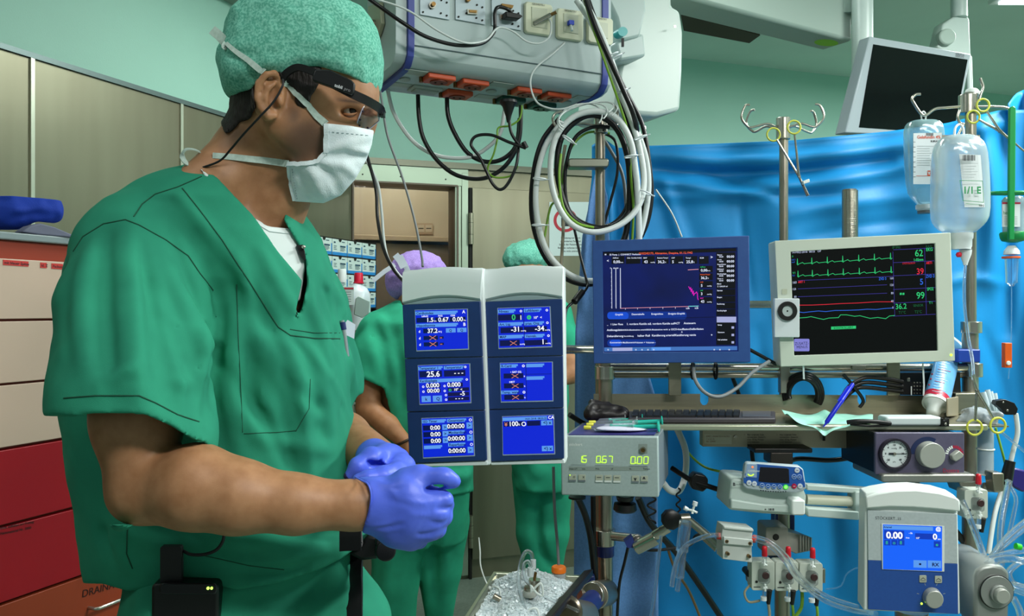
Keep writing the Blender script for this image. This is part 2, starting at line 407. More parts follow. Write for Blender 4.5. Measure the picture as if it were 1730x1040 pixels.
# ---------------------------------------------------------------- materials
mint = mat('mint_paint', 'a2d0be', .55, noise=(1.5, '9ac8b6', 2), bump=(220, .15))
ceilm = mat('ceiling_paint', 'c6dcd2', .7, noise=(3, 'c0d6cc', 2), bump=(160, .2))
steel = mat('brushed_steel', 'a09d88', .38, .85, noise=(4, '949280', 3), bump=(40, .08), aniso=(1, 1, 30))
steelp = mat('steel_panel', '8d8b75', .42, .8, noise=(2.0, '837f6a', 2), bump=(60, .02), aniso=(6, 6, .6))
steelf = mat('steel_frame', 'a5b5a0', .4, .6)
dark = mat('dark_gap', '1c1c18', .8)
chrome = mat('polished_steel', 'd2cec2', .24, .92, noise=(6, 'a39e92', 2))
chromed = mat('worn_steel', 'b0aa9e', .33, .88, noise=(9, '98917f', 3))
floorm = mat('floor_vinyl', '6f7d72', .45, noise=(90, '7d8b80', 3), bump=(60, .05))
white = mat('white_plastic', 'dfe6e2', .4)
offw = mat('cream_plastic', 'cfd6c4', .42)
greyp = mat('grey_plastic', 'a7b5b3', .45)
blackp = mat('black_plastic', '0c0c0d', .4)
blackr = mat('black_rubber', '101012', .5)
WZ = 2.10                                             # top of the steel panelling
P0, P1, P2 = V((-2.30, .2, 0)), at(590, 285, 3.86), at(1000, 305, 4.27)
P1.z = P2.z = 0
dL = (P1 - V((at(0, 105, 2.27).x, 2.27, 0))).normalized(); P0 = P1 - dL * 4.2
dB = (P2 - P1).normalized(); P3 = P1 + dB * 5.2
def wallplane(a, dirn):
    P = Pl.__new__(Pl); P.o = V((a.x, a.y, 0)); P.u = dirn; P.v = V((0, 0, -1)); P.n = V((dirn.y, -dirn.x, 0)).normalized(); P.m = a.y / F
    if P.n.dot(V((0, 0, 0)) - P.o) < 0: P.n = -P.n
    return P
WL, WB = wallplane(P1, dL), wallplane(P1, dB)
def slab(name, a, b, z0, z1, n, t, m, **k):
    """upright slab between ground points a, b, thickness t behind the face"""
    mb = MB(); q = -n * t
    vs = [V((p.x, p.y, z)) + o for o in (V(), q) for p, z in ((a, z0), (b, z0), (b, z1), (a, z1))]
    mb.add(vs, [[0, 1, 2, 3], [7, 6, 5, 4], [0, 4, 5, 1], [1, 5, 6, 2], [2, 6, 7, 3], [3, 7, 4, 0]], m)
    return mb.build(name, smooth=False, kind='structure', **k)
slab('wall_left', P0, P1, 0, 2.76, WL.n, .1, mint)
mb = MB(); mb.abox((-3.6, -2.2, -.05), (4.6, 6.6, 0), floorm); mb.build('floor', kind='structure', smooth=False)
mb = MB(); mb.abox((-3.6, -2.2, 2.76), (4.6, 6.6, 2.82), ceilm); mb.build('ceiling', kind='structure', smooth=False)
# back wall in pieces round the window opening
def bx(px): return WB.p(px, 400) * 1
W0, W1 = bx(596), bx(772)
zt = WB.p(660, 309).z; zb = zt - 1.05
slab('wall_back', P1, P3, WZ - .02, 2.76, WB.n, .12, mint)
slab('wall_back_panelling', P1, W0, 0, WZ - .02, WB.n, .12, steelp)
slab('wall_back_sill', W0, W1, 0, zb, WB.n, .12, steelp)
slab('wall_back_lintel', W0, W1, zt, WZ - .02, WB.n, .12, steelf)
slab('wall_back_lower', W1, P3, 0, WZ - .02, WB.n, .12, steelp)
mb = MB(); mb.abox((4.5, -2.2, 0), (4.6, 6.6, 2.76), mint); mb.build('wall_right', kind='structure', smooth=False)
# left panelling: three sheets with bright seams
pl = MB()
pw = WL.n
def onL(px, z, off=0):
    r = at(px, 520, 1) - V((0, 0, CH)); t = (WL.o - V((0, 0, 0))).dot(WL.n) / r.dot(WL.n); p = r * t; return V((p.x, p.y, z)) + WL.n * off
edges = [-700, 46, 299, 592]
for a, b in zip(edges, edges[1:]):
    A, B = (P0 if a < 0 else onL(a, 0)), onL(b, 0); A = V((A.x, A.y, 0)); B = V((B.x, B.y, 0)); g = dL * .004; ww = WL.n * .018
    vs = [V((p.x, p.y, z)) + o for o in (ww, ww * .05) for p, z in ((A + g, 0), (B - g, 0), (B - g, WZ), (A + g, WZ))]
    pl.add(vs, [[0, 1, 2, 3], [7, 6, 5, 4], [0, 4, 5, 1], [1, 5, 6, 2], [2, 6, 7, 3], [3, 7, 4, 0]], steelp)
pl.build('wall_left_panelling', kind='structure', smooth=False, bevel=.002)
tr = MB()
A, B = P0 + WL.n * .012, P1 + WL.n * .012
tr.box((A + B) / 2 + V((0, 0, WZ + .008)), (B - A) / 2, WL.n * .014, (0, 0, .008), mat('trim_grey', '6a7a78', .4, .6))
for x in (46, 299):
    p = onL(x, 0, .021); tr.box(p + V((0, 0, WZ / 2)), dL * .006, WL.n * .004, (0, 0, WZ / 2), mat('seam_steel', 'c9cdb9', .35, .7))
tr.build('trim_1', kind='structure', smooth=False)
# duct band below the ceiling on the left wall
tr = MB(); A, B = P0 + WL.n * .04, P1 + WL.n * .04
tr.box((A + B) / 2 + V((0, 0, 2.60)), (B - A) / 2, WL.n * .04, (0, 0, .045), mat('duct_grey', '8a9a8c', .5)); tr.build('trim_2', kind='structure', smooth=False, bevel=.004)
# head trim along back wall
tr = MB()
def bseg(p0, p1, z0, z1, o0, o1, m):
    a, b = bx(p0), bx(p1); a.z = b.z = 0
    tr.box((a + b) / 2 + WB.n * (o0 + o1) / 2 + V((0, 0, (z0 + z1) / 2)), (b - a) / 2, WB.n * (o1 - o0) / 2, (0, 0, (z1 - z0) / 2), m)
bseg(597, 1250, WZ - .03, WZ + .0, 0, .02, mat('trim_dark', '7c7c6c', .4, .6))
tr.build('trim_3', kind='structure', smooth=False)
# window: frame, reveal, pane, room beyond
tr = MB()
bseg(590, 597, 0, WZ - .03, 0, .012, steelf)
bseg(597, 790, zt, WZ - .03, 0, .012, steelf)
bseg(768, 778, .02, zt, 0, .012, steelf); bseg(779, 790, .02, WZ - .05, 0, .014, steelf)
bseg(592, 768, zb - .03, zb, 0, .012, steelf)
win = tr.build('window_1', kind='structure', smooth=False, bevel=.002)
tr = MB()
for px in (612, 676, 752): tr.ball(WB.p(px, 295 + (px - 612) * .06, .012), .004, dark, 6)
for px, py in ((773, 330), (773, 430), (773, 480)): tr.ball(WB.p(px, py, .012), .004, dark, 6)
tr.build('screw', win, smooth=True)
tr = MB(); rev = mat('reveal_brown', '6a5f52', .5, .3)
a, b = W0.copy(), W1.copy()
for p in (a, b):
    c = p.copy(); c.z = (zt + zb) / 2; tr.box(c - WB.n * .07, dB * .004, WB.n * .09, (0, 0, (zt - zb) / 2), rev)
c = (a + b) / 2
for z in (zt, zb): tr.box(V((c.x, c.y, z)) - WB.n * .07, (b - a) / 2 * V((1, 1, 0)), WB.n * .09, (0, 0, .004), rev)
tr.build('window_reveal', win, smooth=False)
gl = mat('window_glass', 'e6e2da', .03, glass=1, ior=1.3)
tr = MB(); tr.box(V((c.x, c.y, (zt + zb) / 2)) - WB.n * .05, (b - a) / 2 * V((1, 1, 0)), WB.n * .003, (0, 0, (zt - zb) / 2), gl); tr.build('pane', win, smooth=False)
# room beyond the pane
tr = MB(); C2 = V((c.x, c.y, 0)) - WB.n * .75
beige = mat('beige_wall', 'b9a999', .6, noise=(3, 'ae9e8e', 2))
tr.box(C2 + V((0, 0, 1.4)), dB * .8, WB.n * .02, (0, 0, 1.3), beige)
tr.build('wall_beyond_window', kind='structure', smooth=False)
WY = wallplane(C2 + WB.n * .02, dB)
tr = MB(); tr.box(V((C2.x, C2.y, WY.p(700, 418).z - .26)) + WB.n * .16, dB * .62, WB.n * .12, (0, 0, .26), mat('brown_counter', '8a7862', .5))
tr.box(V((C2.x, C2.y, WY.p(700, 410).z)) + WB.n * .17, dB * .62, WB.n * .13, (0, 0, .014), mat('counter_edge', 'c9b097', .5))
tr.build('counter', label='brown counter seen through the window in the room beyond', cat='counter', smooth=False, bevel=.003)
tr = MB(); tr.rrect(WY, 703, 377, 731, 395, 2, .001, .012, mat('socket_beige', 'a8907c', .5)); tr.rrect(WY, 705, 380, 716, 392, 1, .012, .015, beige); tr.rrect(WY, 718, 380, 729, 392, 1, .012, .015, beige)
tr.line(WY, [(707, 386), (714, 386)], 1.5, .016, dark); tr.line(WY, [(720, 386), (727, 386)], 1.5, .016, dark)
tr.build('wall_socket', label='beige double socket plate on the wall beyond the window', cat='socket')
l = bpy.data.lights.new('lamp_light', 'POINT'); lo2 = bpy.data.objects.new('lamp_light', l); COL.objects.link(lo2); lo2.location = (C2.x + WB.n.x * .55, C2.y + WB.n.y * .55, 2.4); l.energy = 16; l.color = (1, .9, .8); l.shadow_soft_size = .1  # unseen point light added to brighten the room beyond the pane
# door
DT = WB.p(800, 318).z
tr = MB(); a, b = bx(796), bx(1150)
a.z = b.z = 0
tr.box((a + b) / 2 + WB.n * .012 + V((0, 0, (DT + .1) / 2)), (b - a) / 2, WB.n * .012, (0, 0, (DT - .1) / 2), steelp)
door = tr.build('door_1', kind='structure', smooth=False, bevel=.002)
tr = MB(); e = bx(793.5); e.z = 0
tr.box(e + WB.n * .008 + V((0, 0, DT / 2)), dB * .007, WB.n * .01, (0, 0, DT / 2), dark); tr.build('door_gap', door, smooth=False)
for (y0, y1) in ((361, 413), (868, 922)):
    tr = MB(); p, q = WB.p(793, y0, .03), WB.p(793, y1, .03); q.x, q.y = p.x, p.y
    m_ = (p + q) / 2; tr.cyl(p, q, .012, steel); tr.cyl(p + (q - p) * .3, p + (q - p) * .31, .0128, dark); tr.cyl(p + (q - p) * .68, p + (q - p) * .69, .0128, dark)
    tr.build('hinge', door)
# paper notice on door
sg = MB(); DP = wallplane(P1 + WB.n * .026, dB)
paper = mat('paper', 'cfdedb', .7); ink = mat('ink', '20242a', .7); redi = mat('red_ink', 'b8323e', .6)
sg.quad(DP, 928, 341, 1002, 432, .0, paper); sg.quad(DP, 928, 341, 1002, 432, .001, paper)
sg.annulus(DP, 955, 372, 15, 20, .0012, .002, redi); sg.line(DP, [(944, 358), (967, 386)], 4, .0022, redi); sg.rrect(DP, 948, 362, 962, 382, 1, .0012, .0016, ink)
for i, t in enumerate(['Benutzung nur durch', 'autorisiertes Personal', 'Schutz der Patienten und', 'Betreten verboten bei Licht', 'Bitte nicht eintreten']):
    sg.text(DP, 964, 403 + i * 5.6, 3.2, t, ink, .0016, 'CENTER', bold=.01)
sg.build('door_notice', label='white paper notice with red prohibition ring on the steel door', cat='notice', smooth=False)
# ceiling light fittings under the lamps
for i, (x, y, sx, sy, W, c) in enumerate(LAMPS):
    lb = ['ceiling lamp just behind the viewer, lighting the monitors from the front', 'ceiling lamp at right of the room above the blue drape', 'ceiling lamp glowing at the upper right corner of the photo', 'ceiling lamp over the middle of the room', 'ceiling lamp above the red drawer cabinet'][i]
    t = T('ceiling_light', lb, 'ceiling light', (x, y, 2.72))
    m = MB(); m.abox((x - sx / 2 - .03, y - sy / 2 - .03, 2.725), (x + sx / 2 + .03, y + sy / 2 + .03, 2.76), white); m.build('light_housing', t, bevel=.004)
    m = MB(); m.abox((x - sx / 2, y - sy / 2, 2.716), (x + sx / 2, y + sy / 2, 2.726), mat('diffuser', 'f4fbff', .5, em=3)); m.build('diffuser', t, smooth=False)
# ---------------------------------------------------------------- the doctor in front
DM = 1.22
scrub = mat('scrub_cotton', '309475', .85, noise=(12, '288268', 5), bump=(1600, .25), spec=.2)
scrubs = mat('scrub_seam', '16503c', .9)
skin = mat('skin', 'ae7f5b', .5, noise=(60, '9c6d4a', 4), bump=(700, .05), sss=.12, attr=('beard', '503c31'))
hairm = mat('dark_hair', '1a1310', .6, bump=(300, 1), aniso=(1, 1, .2))
capm = mat('mint_nonwoven', '86cdb8', .9, noise=(300, '5aa892', 5, .38, .6), bump=(500, .18), spec=.15)
maskm = mat('mask_nonwoven', 'e6f2f4', .8, noise=(60, 'dae8ec', 3), bump=(600, .3), spec=.2)
glove = mat('nitrile_blue', '5a72ea', .42, noise=(25, '4e66dc', 3), bump=(120, .15), spec=.5)
shirt = mat('white_cotton', 'd5dedd', .9)
lensm = mat('clear_lens', 'dcdce8', .03, glass=1, ior=1.5)
A = at
man = T('person', 'doctor in green scrubs, mint cap, white face mask and blue gloves, facing right', 'person', (A(380, 900, DM).x, DM, 0))
def lv(rows, d, grow=0, gy=None):
    out = []
    for y, xl, xr, ry in rows:
        a, b = A(xl, y, d), A(xr, y, d); out.append((a.z, (a.x + b.x) / 2, d, (b.x - a.x) / 2 + grow, ry + grow))
    return out
TOR = [(282, 350, 440, .055), (300, 305, 465, .09), (322, 262, 488, .125), (352, 210, 505, .155), (400, 160, 535, .165), (460, 136, 556, .165), (520, 124, 566, .158), (600, 120, 580, .148), (700, 122, 592, .143), (800, 136, 602, .143), (900, 158, 630, .148), (960, 166, 640, .15), (1020, 172, 640, .15)]
lo, hi = (-.78, .84, .86), (.0, 1.50, 1.80)
# --- body: head, neck, trunk, arms as one surface
HD = 1.16
b = Fld((-.74, .88, .88), (-.10, 1.44, 1.78), .0029)
b.stack(lv(TOR[:-3], DM, -.034), k=.02)
b.ell(A(503, 110, HD), (.097, .077, .088), .02)
b.ell(A(555, 165, HD), (.066, .064, .075), .03)                     # face
b.ell(A(597, 170, HD), (.031, .050, .038), .02)                     # brow and eye region
b.ell(A(593, 122, HD), (.0285, .054, .046), .03)                     # forehead
for s in (-1, 1):
    b.cap(A(478, 215, HD + .052 * s), A(552, 296, HD + .018 * s), .024, .020, .03)   # jaw
    b.ell(A(572, 232, HD + .030 * s), (.034, .024, .028), .025)     # cheek
    b.ell(A(500, 185, HD + .052 * s), (.045, .018, .05), .02)
    b.ell(A(592, 189, HD + .043 * s), (.014, .012, .008), .010, 'd')  # eye socket
    b.ridge([A(572, 178, HD + .055 * s), A(592, 173, HD + .048 * s), A(614, 177, HD + .032 * s)], .008, .004)
b.chain([A(612, 185, HD), A(622, 205, HD), A(622, 222, HD)], [.010, .010, .009], .012)   # nose
b.ell(A(575, 262, HD), (.028, .032, .032), .02)                     # mouth, chin
b.chain([A(462, 205, HD + .01), A(440, 270, 1.185), A(410, 345, 1.21)], [.060, .060, .068], .025)
b.chain([A(505, 290, HD), A(470, 350, 1.18), A(445, 410, 1.2)], [.030, .034, .045], .03)
b.chain([A(400, 270, 1.17), A(365, 305, 1.14), A(300, 350, 1.12)], [.035, .034, .04], .03)
b.chain([A(215, 440, 1.10), A(222, 600, 1.03), A(232, 712, .99), A(242, 826, .975)], [.055, .055, .050, .040], .02)
b.chain([A(242, 826, .975), A(330, 822, .965), A(400, 838, .965), A(500, 851, .975), A(600, 853, .99), A(650, 855, .995)], [.040, .050, .0435, .0345, .0285, .026], .014)
b.chain([A(495, 480, 1.32), A(510, 640, 1.36), A(510, 725, 1.34)], [.045, .048, .045], .02)
b.chain([A(510, 725, 1.34), A(580, 742, 1.27), A(650, 782, 1.15)], [.046, .042, .028], .014)
# ear
b.ell(A(441, 155, 1.071), (.0055, .005, .006), .002)
ear = [A(474, 133, 1.074), A(464, 124, 1.064), A(448, 126, 1.060), A(436, 142, 1.060), (A(433, 165, 1.062)), A(441, 184, 1.067), A(452, 196, 1.072), A(464, 195, 1.076)]
b.chain([A(437, 138, 1.067), A(446, 143, 1.069), A(456, 148, 1.073)], [.005, .005, .004], .004); b.ell(A(455, 161, 1.080), (.0205, .013, .034), .006, R=Matrix.Rotation(.25, 3, 'Y'))
b.ell(A(461, 162, 1.064), (.0120, .0150, .0215), .002, 'd', R=Matrix.Rotation(.2, 3, 'Y')); b.ell(A(466, 172, 1.066), (.0065, .012, .009), .004, 'd')
b.chain(ear, [.0040, .0046, .0046, .0044, .0044, .005, .0070, .005], .002)
b.chain([A(464, 141, 1.067), A(452, 149, 1.065), A(447, 164, 1.065), A(452, 181, 1.069)], [.0032, .0038, .0038, .0032], .004)
b.ell(A(473, 170, 1.074), (.0045, .008, .009), .004)
def beard(vs):
    x, y = pix(vs); g = np.exp(-(((x - 520) / 48) ** 2 + ((y - 238) / 42) ** 2) ** 2) * .85
    g = np.maximum(g, np.exp(-(((x - 497) / 14) ** 2 + ((y - 196) / 24) ** 2)) * .7)
    g = np.maximum(g, np.exp(-(((x - 398) / 20) ** 2 + ((y - 225) / 22) ** 2)) * .6)
    g = np.maximum(g, np.exp(-(((x - 594 - (y - 172) * .5) / 24) ** 4 + ((y - 171 - (x - 594) * .12) / 3.6) ** 2)) * .95)
    return np.clip(g * (y < 320), 0, 1)
hb = b.copy()
body = b.build('body', skin, man, it=2, tint=('beard', beard))
# --- hair: a thin layer over nape and temple
h = Fld((-.46, 1.02, 1.55), (-.12, 1.34, 1.76), .0028)
def sample(src, dst):
    idx = [np.clip((dst.ax[i] - src.lo[i]) / src.h, 0, src.n[i] - 2) for i in range(3)]; f = src.f
    for a in range(3):
        j = idx[a].astype(int); t = (idx[a] - j).astype(np.float32); sh = [1, 1, 1]; sh[a] = -1; f = np.take(f, j, a) * (1 - t.reshape(sh)) + np.take(f, j + 1, a) * t.reshape(sh)
    return f
h.f = sample(hb, h) - .0032
h.cut([(376, 120), (420, 120), (428, 150), (432, 180), (424, 200), (404, 208), (392, 222), (380, 226), (370, 200)], mode='i')
h2 = Fld((-.46, 1.02, 1.55), (-.12, 1.34, 1.76), .0028); h2.f = sample(hb, h2) - .0024
h2.cut([(470, 120), (500, 100), (545, 110), (536, 150), (527, 160), (522, 178), (513, 184), (500, 178), (497, 150), (480, 140)], mode='i')
h.f = np.minimum(h.f, h2.f); h.noise(.006, .0006, 3)
hair = h.build('hair', hairm, man, it=1)
# --- eye
TB = bvh(body)
e = snap(TB, 590, 189, -.0055)
m = MB(); m.ball(e, .0115, mat('eye_white', 'c9c2b8', .25), 10)
m.ball(e + V((.0055, -.0062, 0)), .0062, mat('iris', '1c1512', .15), 8)
m.build('eye', man)
m = MB()
m.tube(spline([e + V((-.012, -.006, 0)), e + V((-.004, -.0115, .0062)), e + V((.006, -.0105, .0062)), e + V((.0125, -.003, .001))], 5), [.0008] + [.0022] * 13 + [.001] * 2, skin)
m.tube(spline([e + V((-.012, -.006, -.001)), e + V((-.003, -.0115, -.006)), e + V((.006, -.0105, -.006)), e + V((.0125, -.003, -.001))], 5), [.0008] + [.0018] * 13 + [.001] * 2, skin)
m.build('eyelid', man)
m = MB(); m.tube(spline([e + V((-.012, -.0075, .001)), e + V((-.004, -.0135, .005)), e + V((.006, -.0125, .005)), e + V((.0125, -.0045, .0))], 5), .0007, hairm); m.build('eyelash', man)
# --- undershirt
u = Fld((-.62, 1.0, 1.2), (-.1, 1.45, 1.62), .0045)
u.stack(lv(TOR, DM, -.010), k=0); u.chain([A(440, 330, 1.2), A(460, 420, 1.19)], [.050, .055], .03); u.chain([A(400, 270, 1.17), A(365, 305, 1.14), A(300, 350, 1.12)], [.037, .037, .044], .03)
u.cut([(330, 270), (440, 300), (480, 300), (508, 385), (518, 440), (506, 512), (482, 500), (420, 470), (370, 345)], mode='i'); u.shell(.009); u.cut([(200, 200), (600, 200), (600, 388), (500, 386), (478, 384), (455, 382), (428, 366), (410, 345), (372, 312), (345, 288), (330, 270)]); u.cut([(200, 560), (600, 560), (600, 900), (100, 900)])
ush = u.build('undershirt', shirt, man)
TS = bvh(ush)
m = MB(); m.tube(snaps(TS, [(436, 380), (455, 391), (478, 394), (490, 395)], .0004, 1.1), .0006, mat('shirt_stitch', '9fb0ae', .9)); m.build('shirt_stitch', ush)
# --- scrub top
g = Fld((-.80, .84, .88), (-.0, 1.52, 1.64), .0036)
g.stack(lv(TOR, DM), k=.02)
g.ell(A(240, 418, 1.11), (.080, .07, .062), .035)
g.chain([A(222, 440, 1.09), A(212, 520, 1.045), A(222, 620, 1.0), A(226, 700, .982), A(228, 748, .975)], [.070, .076, .083, .090, .094], .03)
g.chain([A(490, 458, 1.33), A(510, 540, 1.36), A(523, 640, 1.37), A(524, 740, 1.37)], [.060, .075, .081, .084], .04)
g.cap(A(520, 520, 1.30), A(526, 600, 1.30), .045, .045, .05)
g.ell(A(330, 330, 1.16), (.08, .06, .03), .04)
N_ = 1.02
for pts, w_, a_ in [
    ([(216, 372), (224, 500), (232, 690)], .018, .008), ([(262, 400), (290, 480), (352, 600), (356, 640)], .016, .011), ([(300, 420), (352, 520), (366, 600)], .014, .012),
    ([(280, 480), (310, 580), (335, 640), (322, 730)], .014, -.009), ([(240, 420), (262, 560), (285, 690)], .013, -.006), ([(160, 660), (200, 640), (240, 615)], .012, .006),
    ([(150, 420), (140, 520), (150, 640)], .014, .006), ([(180, 400), (178, 520), (188, 660)], .012, -.005), ([(330, 640), (345, 600), (350, 560)], .010, .008)]:
    g.fold(pts, w_ * .95, a_ * 2.0)
for pts, w_, a_ in [
    ([(372, 470), (372, 600), (352, 720)], .02, -.016), ([(398, 520), (395, 640), (402, 760)], .014, .010), ([(430, 560), (470, 620), (530, 700)], .015, .011), ([(455, 600), (500, 660), (545, 690)], .012, -.008),
    ([(470, 560), (495, 620), (510, 700), (518, 790)], .014, .009), ([(480, 640), (490, 720), (500, 800)], .012, -.009), ([(530, 600), (548, 660), (560, 740)], .012, .008), ([(380, 620), (430, 690), (500, 800)], .012, -.006),
    ([(410, 700), (450, 740), (560, 760)], .014, .007), ([(420, 480), (450, 545), (470, 560)], .012, -.006), ([(520, 480), (535, 540), (560, 600)], .012, .007), ([(545, 480), (560, 520), (570, 570)], .008, -.006),
    ([(200, 900), (300, 915), (420, 960)], .016, .012), ([(180, 800), (200, 900), (240, 960)], .02, .010), ([(250, 880), (330, 930), (450, 940)], .016, -.012), ([(380, 915), (480, 935), (590, 925)], .018, .012),
    ([(470, 900), (560, 900), (620, 895)], .012, -.010), ([(360, 960), (480, 965), (560, 940)], .01, -.008), ([(145, 750), (160, 850), (190, 940)], .012, -.006), ([(440, 420), (470, 480), (500, 530)], .01, .006), ([(300, 340), (360, 400), (420, 500)], .014, .006), ([(350, 400), (390, 470), (405, 540)], .014, -.007)]:
    g.fold(pts, w_ * .85, a_ * 1.7)
for pts, w_, a_ in [([(226, 372), (228, 450), (232, 560), (236, 690)], .008, .0075), ([(240, 380), (262, 470), (300, 570), (335, 650)], .008, .008), ([(232, 400), (250, 500), (280, 600), (300, 700)], .0085, -.006),
    ([(300, 400), (330, 470), (345, 540), (352, 620)], .008, .008), ([(318, 432), (345, 500), (356, 560)], .008, -.007), ([(367, 480), (372, 540), (366, 610), (358, 690)], .009, -.020), ([(345, 440), (362, 500), (366, 540)], .008, -.012), ([(385, 500), (388, 600), (384, 700)], .010, .009),
    ([(262, 500), (285, 540), (310, 560)], .007, .005), ([(280, 640), (320, 650), (345, 625)], .008, .007), ([(175, 640), (215, 625), (240, 612)], .007, .005), ([(180, 660), (215, 640), (238, 640)], .007, -.004), ([(400, 430), (425, 500), (455, 555)], .007, .005), ([(300, 330), (340, 380), (372, 430)], .008, .006), ([(240, 330), (300, 345), (350, 400)], .008, -.004),
    ([(478, 575), (500, 610), (520, 650)], .008, .008), ([(490, 572), (520, 600), (548, 640)], .007, -.007), ([(505, 580), (545, 625), (580, 680)], .008, .008), ([(462, 600), (490, 690), (505, 790)], .008, .010), ([(475, 620), (500, 700), (515, 800)], .008, -.010), ([(548, 580), (562, 640), (572, 700)], .007, .006), ([(420, 600), (430, 680), (470, 750)], .009, -.006),
    ([(515, 440), (516, 480), (502, 530)], .006, .007), ([(300, 880), (400, 930), (520, 920)], .010, -.010), ([(330, 900), (440, 925), (600, 905)], .009, .009), ([(175, 740), (190, 840), (215, 900)], .009, .007), ([(150, 720), (170, 820), (195, 920)], .009, -.007)]:
    g.fold(pts, w_, a_)
for pts, a_ in [([(545, 470), (575, 510), (585, 560)], .008), ([(560, 440), (590, 500), (597, 560)], -.006), ([(580, 560), (590, 620), (600, 660)], .008)]:
    g.fold(pts, .014, a_)
g.noise(.05, .0012, 5); g.noise(.02, .0005, 9)
g.shell(.0095)
# neck opening, hems
g.cut([(338, 283), (352, 284), (430, 366), (470, 425), (511, 474), (503, 510), (496, 544), (510, 520), (519, 478), (516, 433), (497, 402), (479, 371), (500, 300), (480, 200), (330, 200)], 0, 1.29)
g.cut([(60, 702), (120, 704), (160, 698), (245, 700), (290, 720), (325, 742), (348, 748), (380, 800), (380, 885), (60, 885)], 0, 1.066)
g.cut([(455, 700), (560, 707), (585, 705), (604, 668), (640, 655), (700, 900), (500, 800)], 1.30, 2)
g.cut([(100, 984), (175, 986), (215, 998), (256, 996), (310, 975), (400, 996), (469, 985), (540, 962), (578, 943), (632, 902), (680, 860), (760, 1200), (60, 1200)])
top = g.build('scrub_top', scrub, man, it=2)
TT = bvh(top)
def seam(pts, parent=top, r=.0009, m=scrubs, off=.0003, k=6): 
    q = snaps(TT, pts, off, None, k)
    good = [q[0]]
    for p in q[1:]:
        if (p - good[-1]).length < .05: good.append(p)
    mb = MB(); mb.tube(good, r, m, 6); return mb.build('seam', parent)
seam([(124, 425), (140, 400), (175, 378), (212, 371), (235, 380), (280, 405), (318, 432), (338, 462), (360, 490)])
seam([(226, 366), (240, 345), (262, 328), (300, 316), (341, 298)])
seam([(308, 318), (335, 352), (375, 405), (420, 474)])
seam([(108, 672), (160, 668), (235, 668), (262, 680), (300, 700), (336, 712)])
seam([(420, 474), (440, 505), (470, 552), (490, 566), (530, 571), (574, 572)])
seam([(490, 556), (530, 562), (574, 562)], r=.0006)
seam([(400, 480), (402, 560), (410, 730)], r=.0006)
seam([(412, 732), (470, 730), (500, 727)], r=.0006)
seam([(524, 640), (522, 690), (500, 728)], r=.0006)
seam([(219, 868), (215, 900), (214, 935), (224, 960)])
seam([(345, 938), (420, 955), (480, 962)], r=.0006)
# chest pocket edge with pen and card
pk = MB(); q = [(574, 562), (600, 566), (603, 600), (600, 640)]
# --- trousers
t = Fld((-.75, .95, .02), (.02, 1.5, 1.05), .0085)
t.stack(lv([(880, 222, 590, .12), (960, 225, 600, .135), (1000, 228, 628, .145), (1060, 236, 655, .15), (1140, 250, 640, .15)], DM), k=.02)
for s in (-1, 1):
    t.chain([V((-.42 + .03 * s, DM + .09 * s, .92)), V((-.41 + .03 * s, DM + .10 * s, .5)), V((-.42 + .03 * s, DM + .10 * s, .06))], [.10, .085, .075], .03)
for pts, a_ in [([(560, 960), (575, 1000), (590, 1045)], .012), ([(620, 950), (640, 1000), (655, 1045)], .012), ([(600, 930), (612, 985), (622, 1045)], -.01), ([(372, 1010), (440, 985), (520, 960)], .012), ([(380, 1030), (470, 1005), (540, 975)], -.010), ([(236, 1000), (250, 1040)], .01)]:
    t.fold(pts, .016, a_)
t.noise(.05, .0015, 2)
tr = t.build('scrub_trousers', scrub, man)
TR = bvh(tr, top)
m = MB(); m.tube([p for p in snaps(TR, [(592, 905), (592, 960), (592, 1050)], .004, 1.1)], .0145, blackr, flatten=((0, -1, 0), .003)); 
m.tube([A(592, 900, 1.1) + V((0, 0, .02)), A(592, 930, 1.09)], .0145, blackr, flatten=((0, -1, 0), .003)); m.build('belt_strap', man)
for s in (-1, 1):
    m = MB(); m.lathe(V((-.47 + .03 * s, DM + .1 * s, .045)), (1, 0, 0), [(0, .001), (.0, .035), (.05, .045), (.15, .042), (.22, .03), (.25, .001)], white); m.build('shoe', man)
# --- cap
c = Fld((-.48, 1.0, 1.58), (-.12, 1.32, 1.92), .0030)
c.ell(A(503, 92, HD), (.1015, .090, .079), .01); c.ell(A(446, 125, HD), (.056, .083, .058), .03); c.ell(A(572, 92, HD), (.050, .078, .062), .03); c.ell(A(592, 126, HD), (.037, .070, .056), .03); c.ell(A(600, 100, HD), (.029, .062, .06), .03); c.ell(A(505, 52, HD), (.096, .082, .048), .03); c.ell(A(505,118,HD),(.104,.086,.07),.02)
c.ridge([A(388, 62, HD - .06), A(400, 36, HD - .062), A(440, 27, HD - .066), A(505, 26, HD - .068), A(560, 29, HD - .066), A(603, 45, HD - .06), A(628, 78, HD - .05)], .007, .003)
for pts, a_ in [([(381, 90), (400, 94), (425, 92)], -.006), ([(470, 108), (500, 98), (560, 104), (600, 112)], .004), ([(480, 118), (520, 108), (560, 112)], -.003), ([(400, 130), (450, 112), (500, 100)], .003), ([(420, 16), (480, 12), (540, 14)], -.003), ([(440, 8), (500, 20), (560, 8)], .003), ([(405, 145), (430, 125), (450, 116)], -.004), ([(600, 60), (612, 100), (616, 140)], .003)]:
    c.fold(pts, .008, a_ * .8)
c.noise(.012, .0009, 4); c.noise(.03, .0015, 8)
c.cut([(340, 178), (381, 172), (404, 156), (424, 151), (440, 128), (458, 122), (476, 126), (500, 113), (540, 112), (590, 127), (636, 154), (700, 165), (700, 400), (340, 400)])
capo = c.build('surgical_cap', capm, man, it=1)
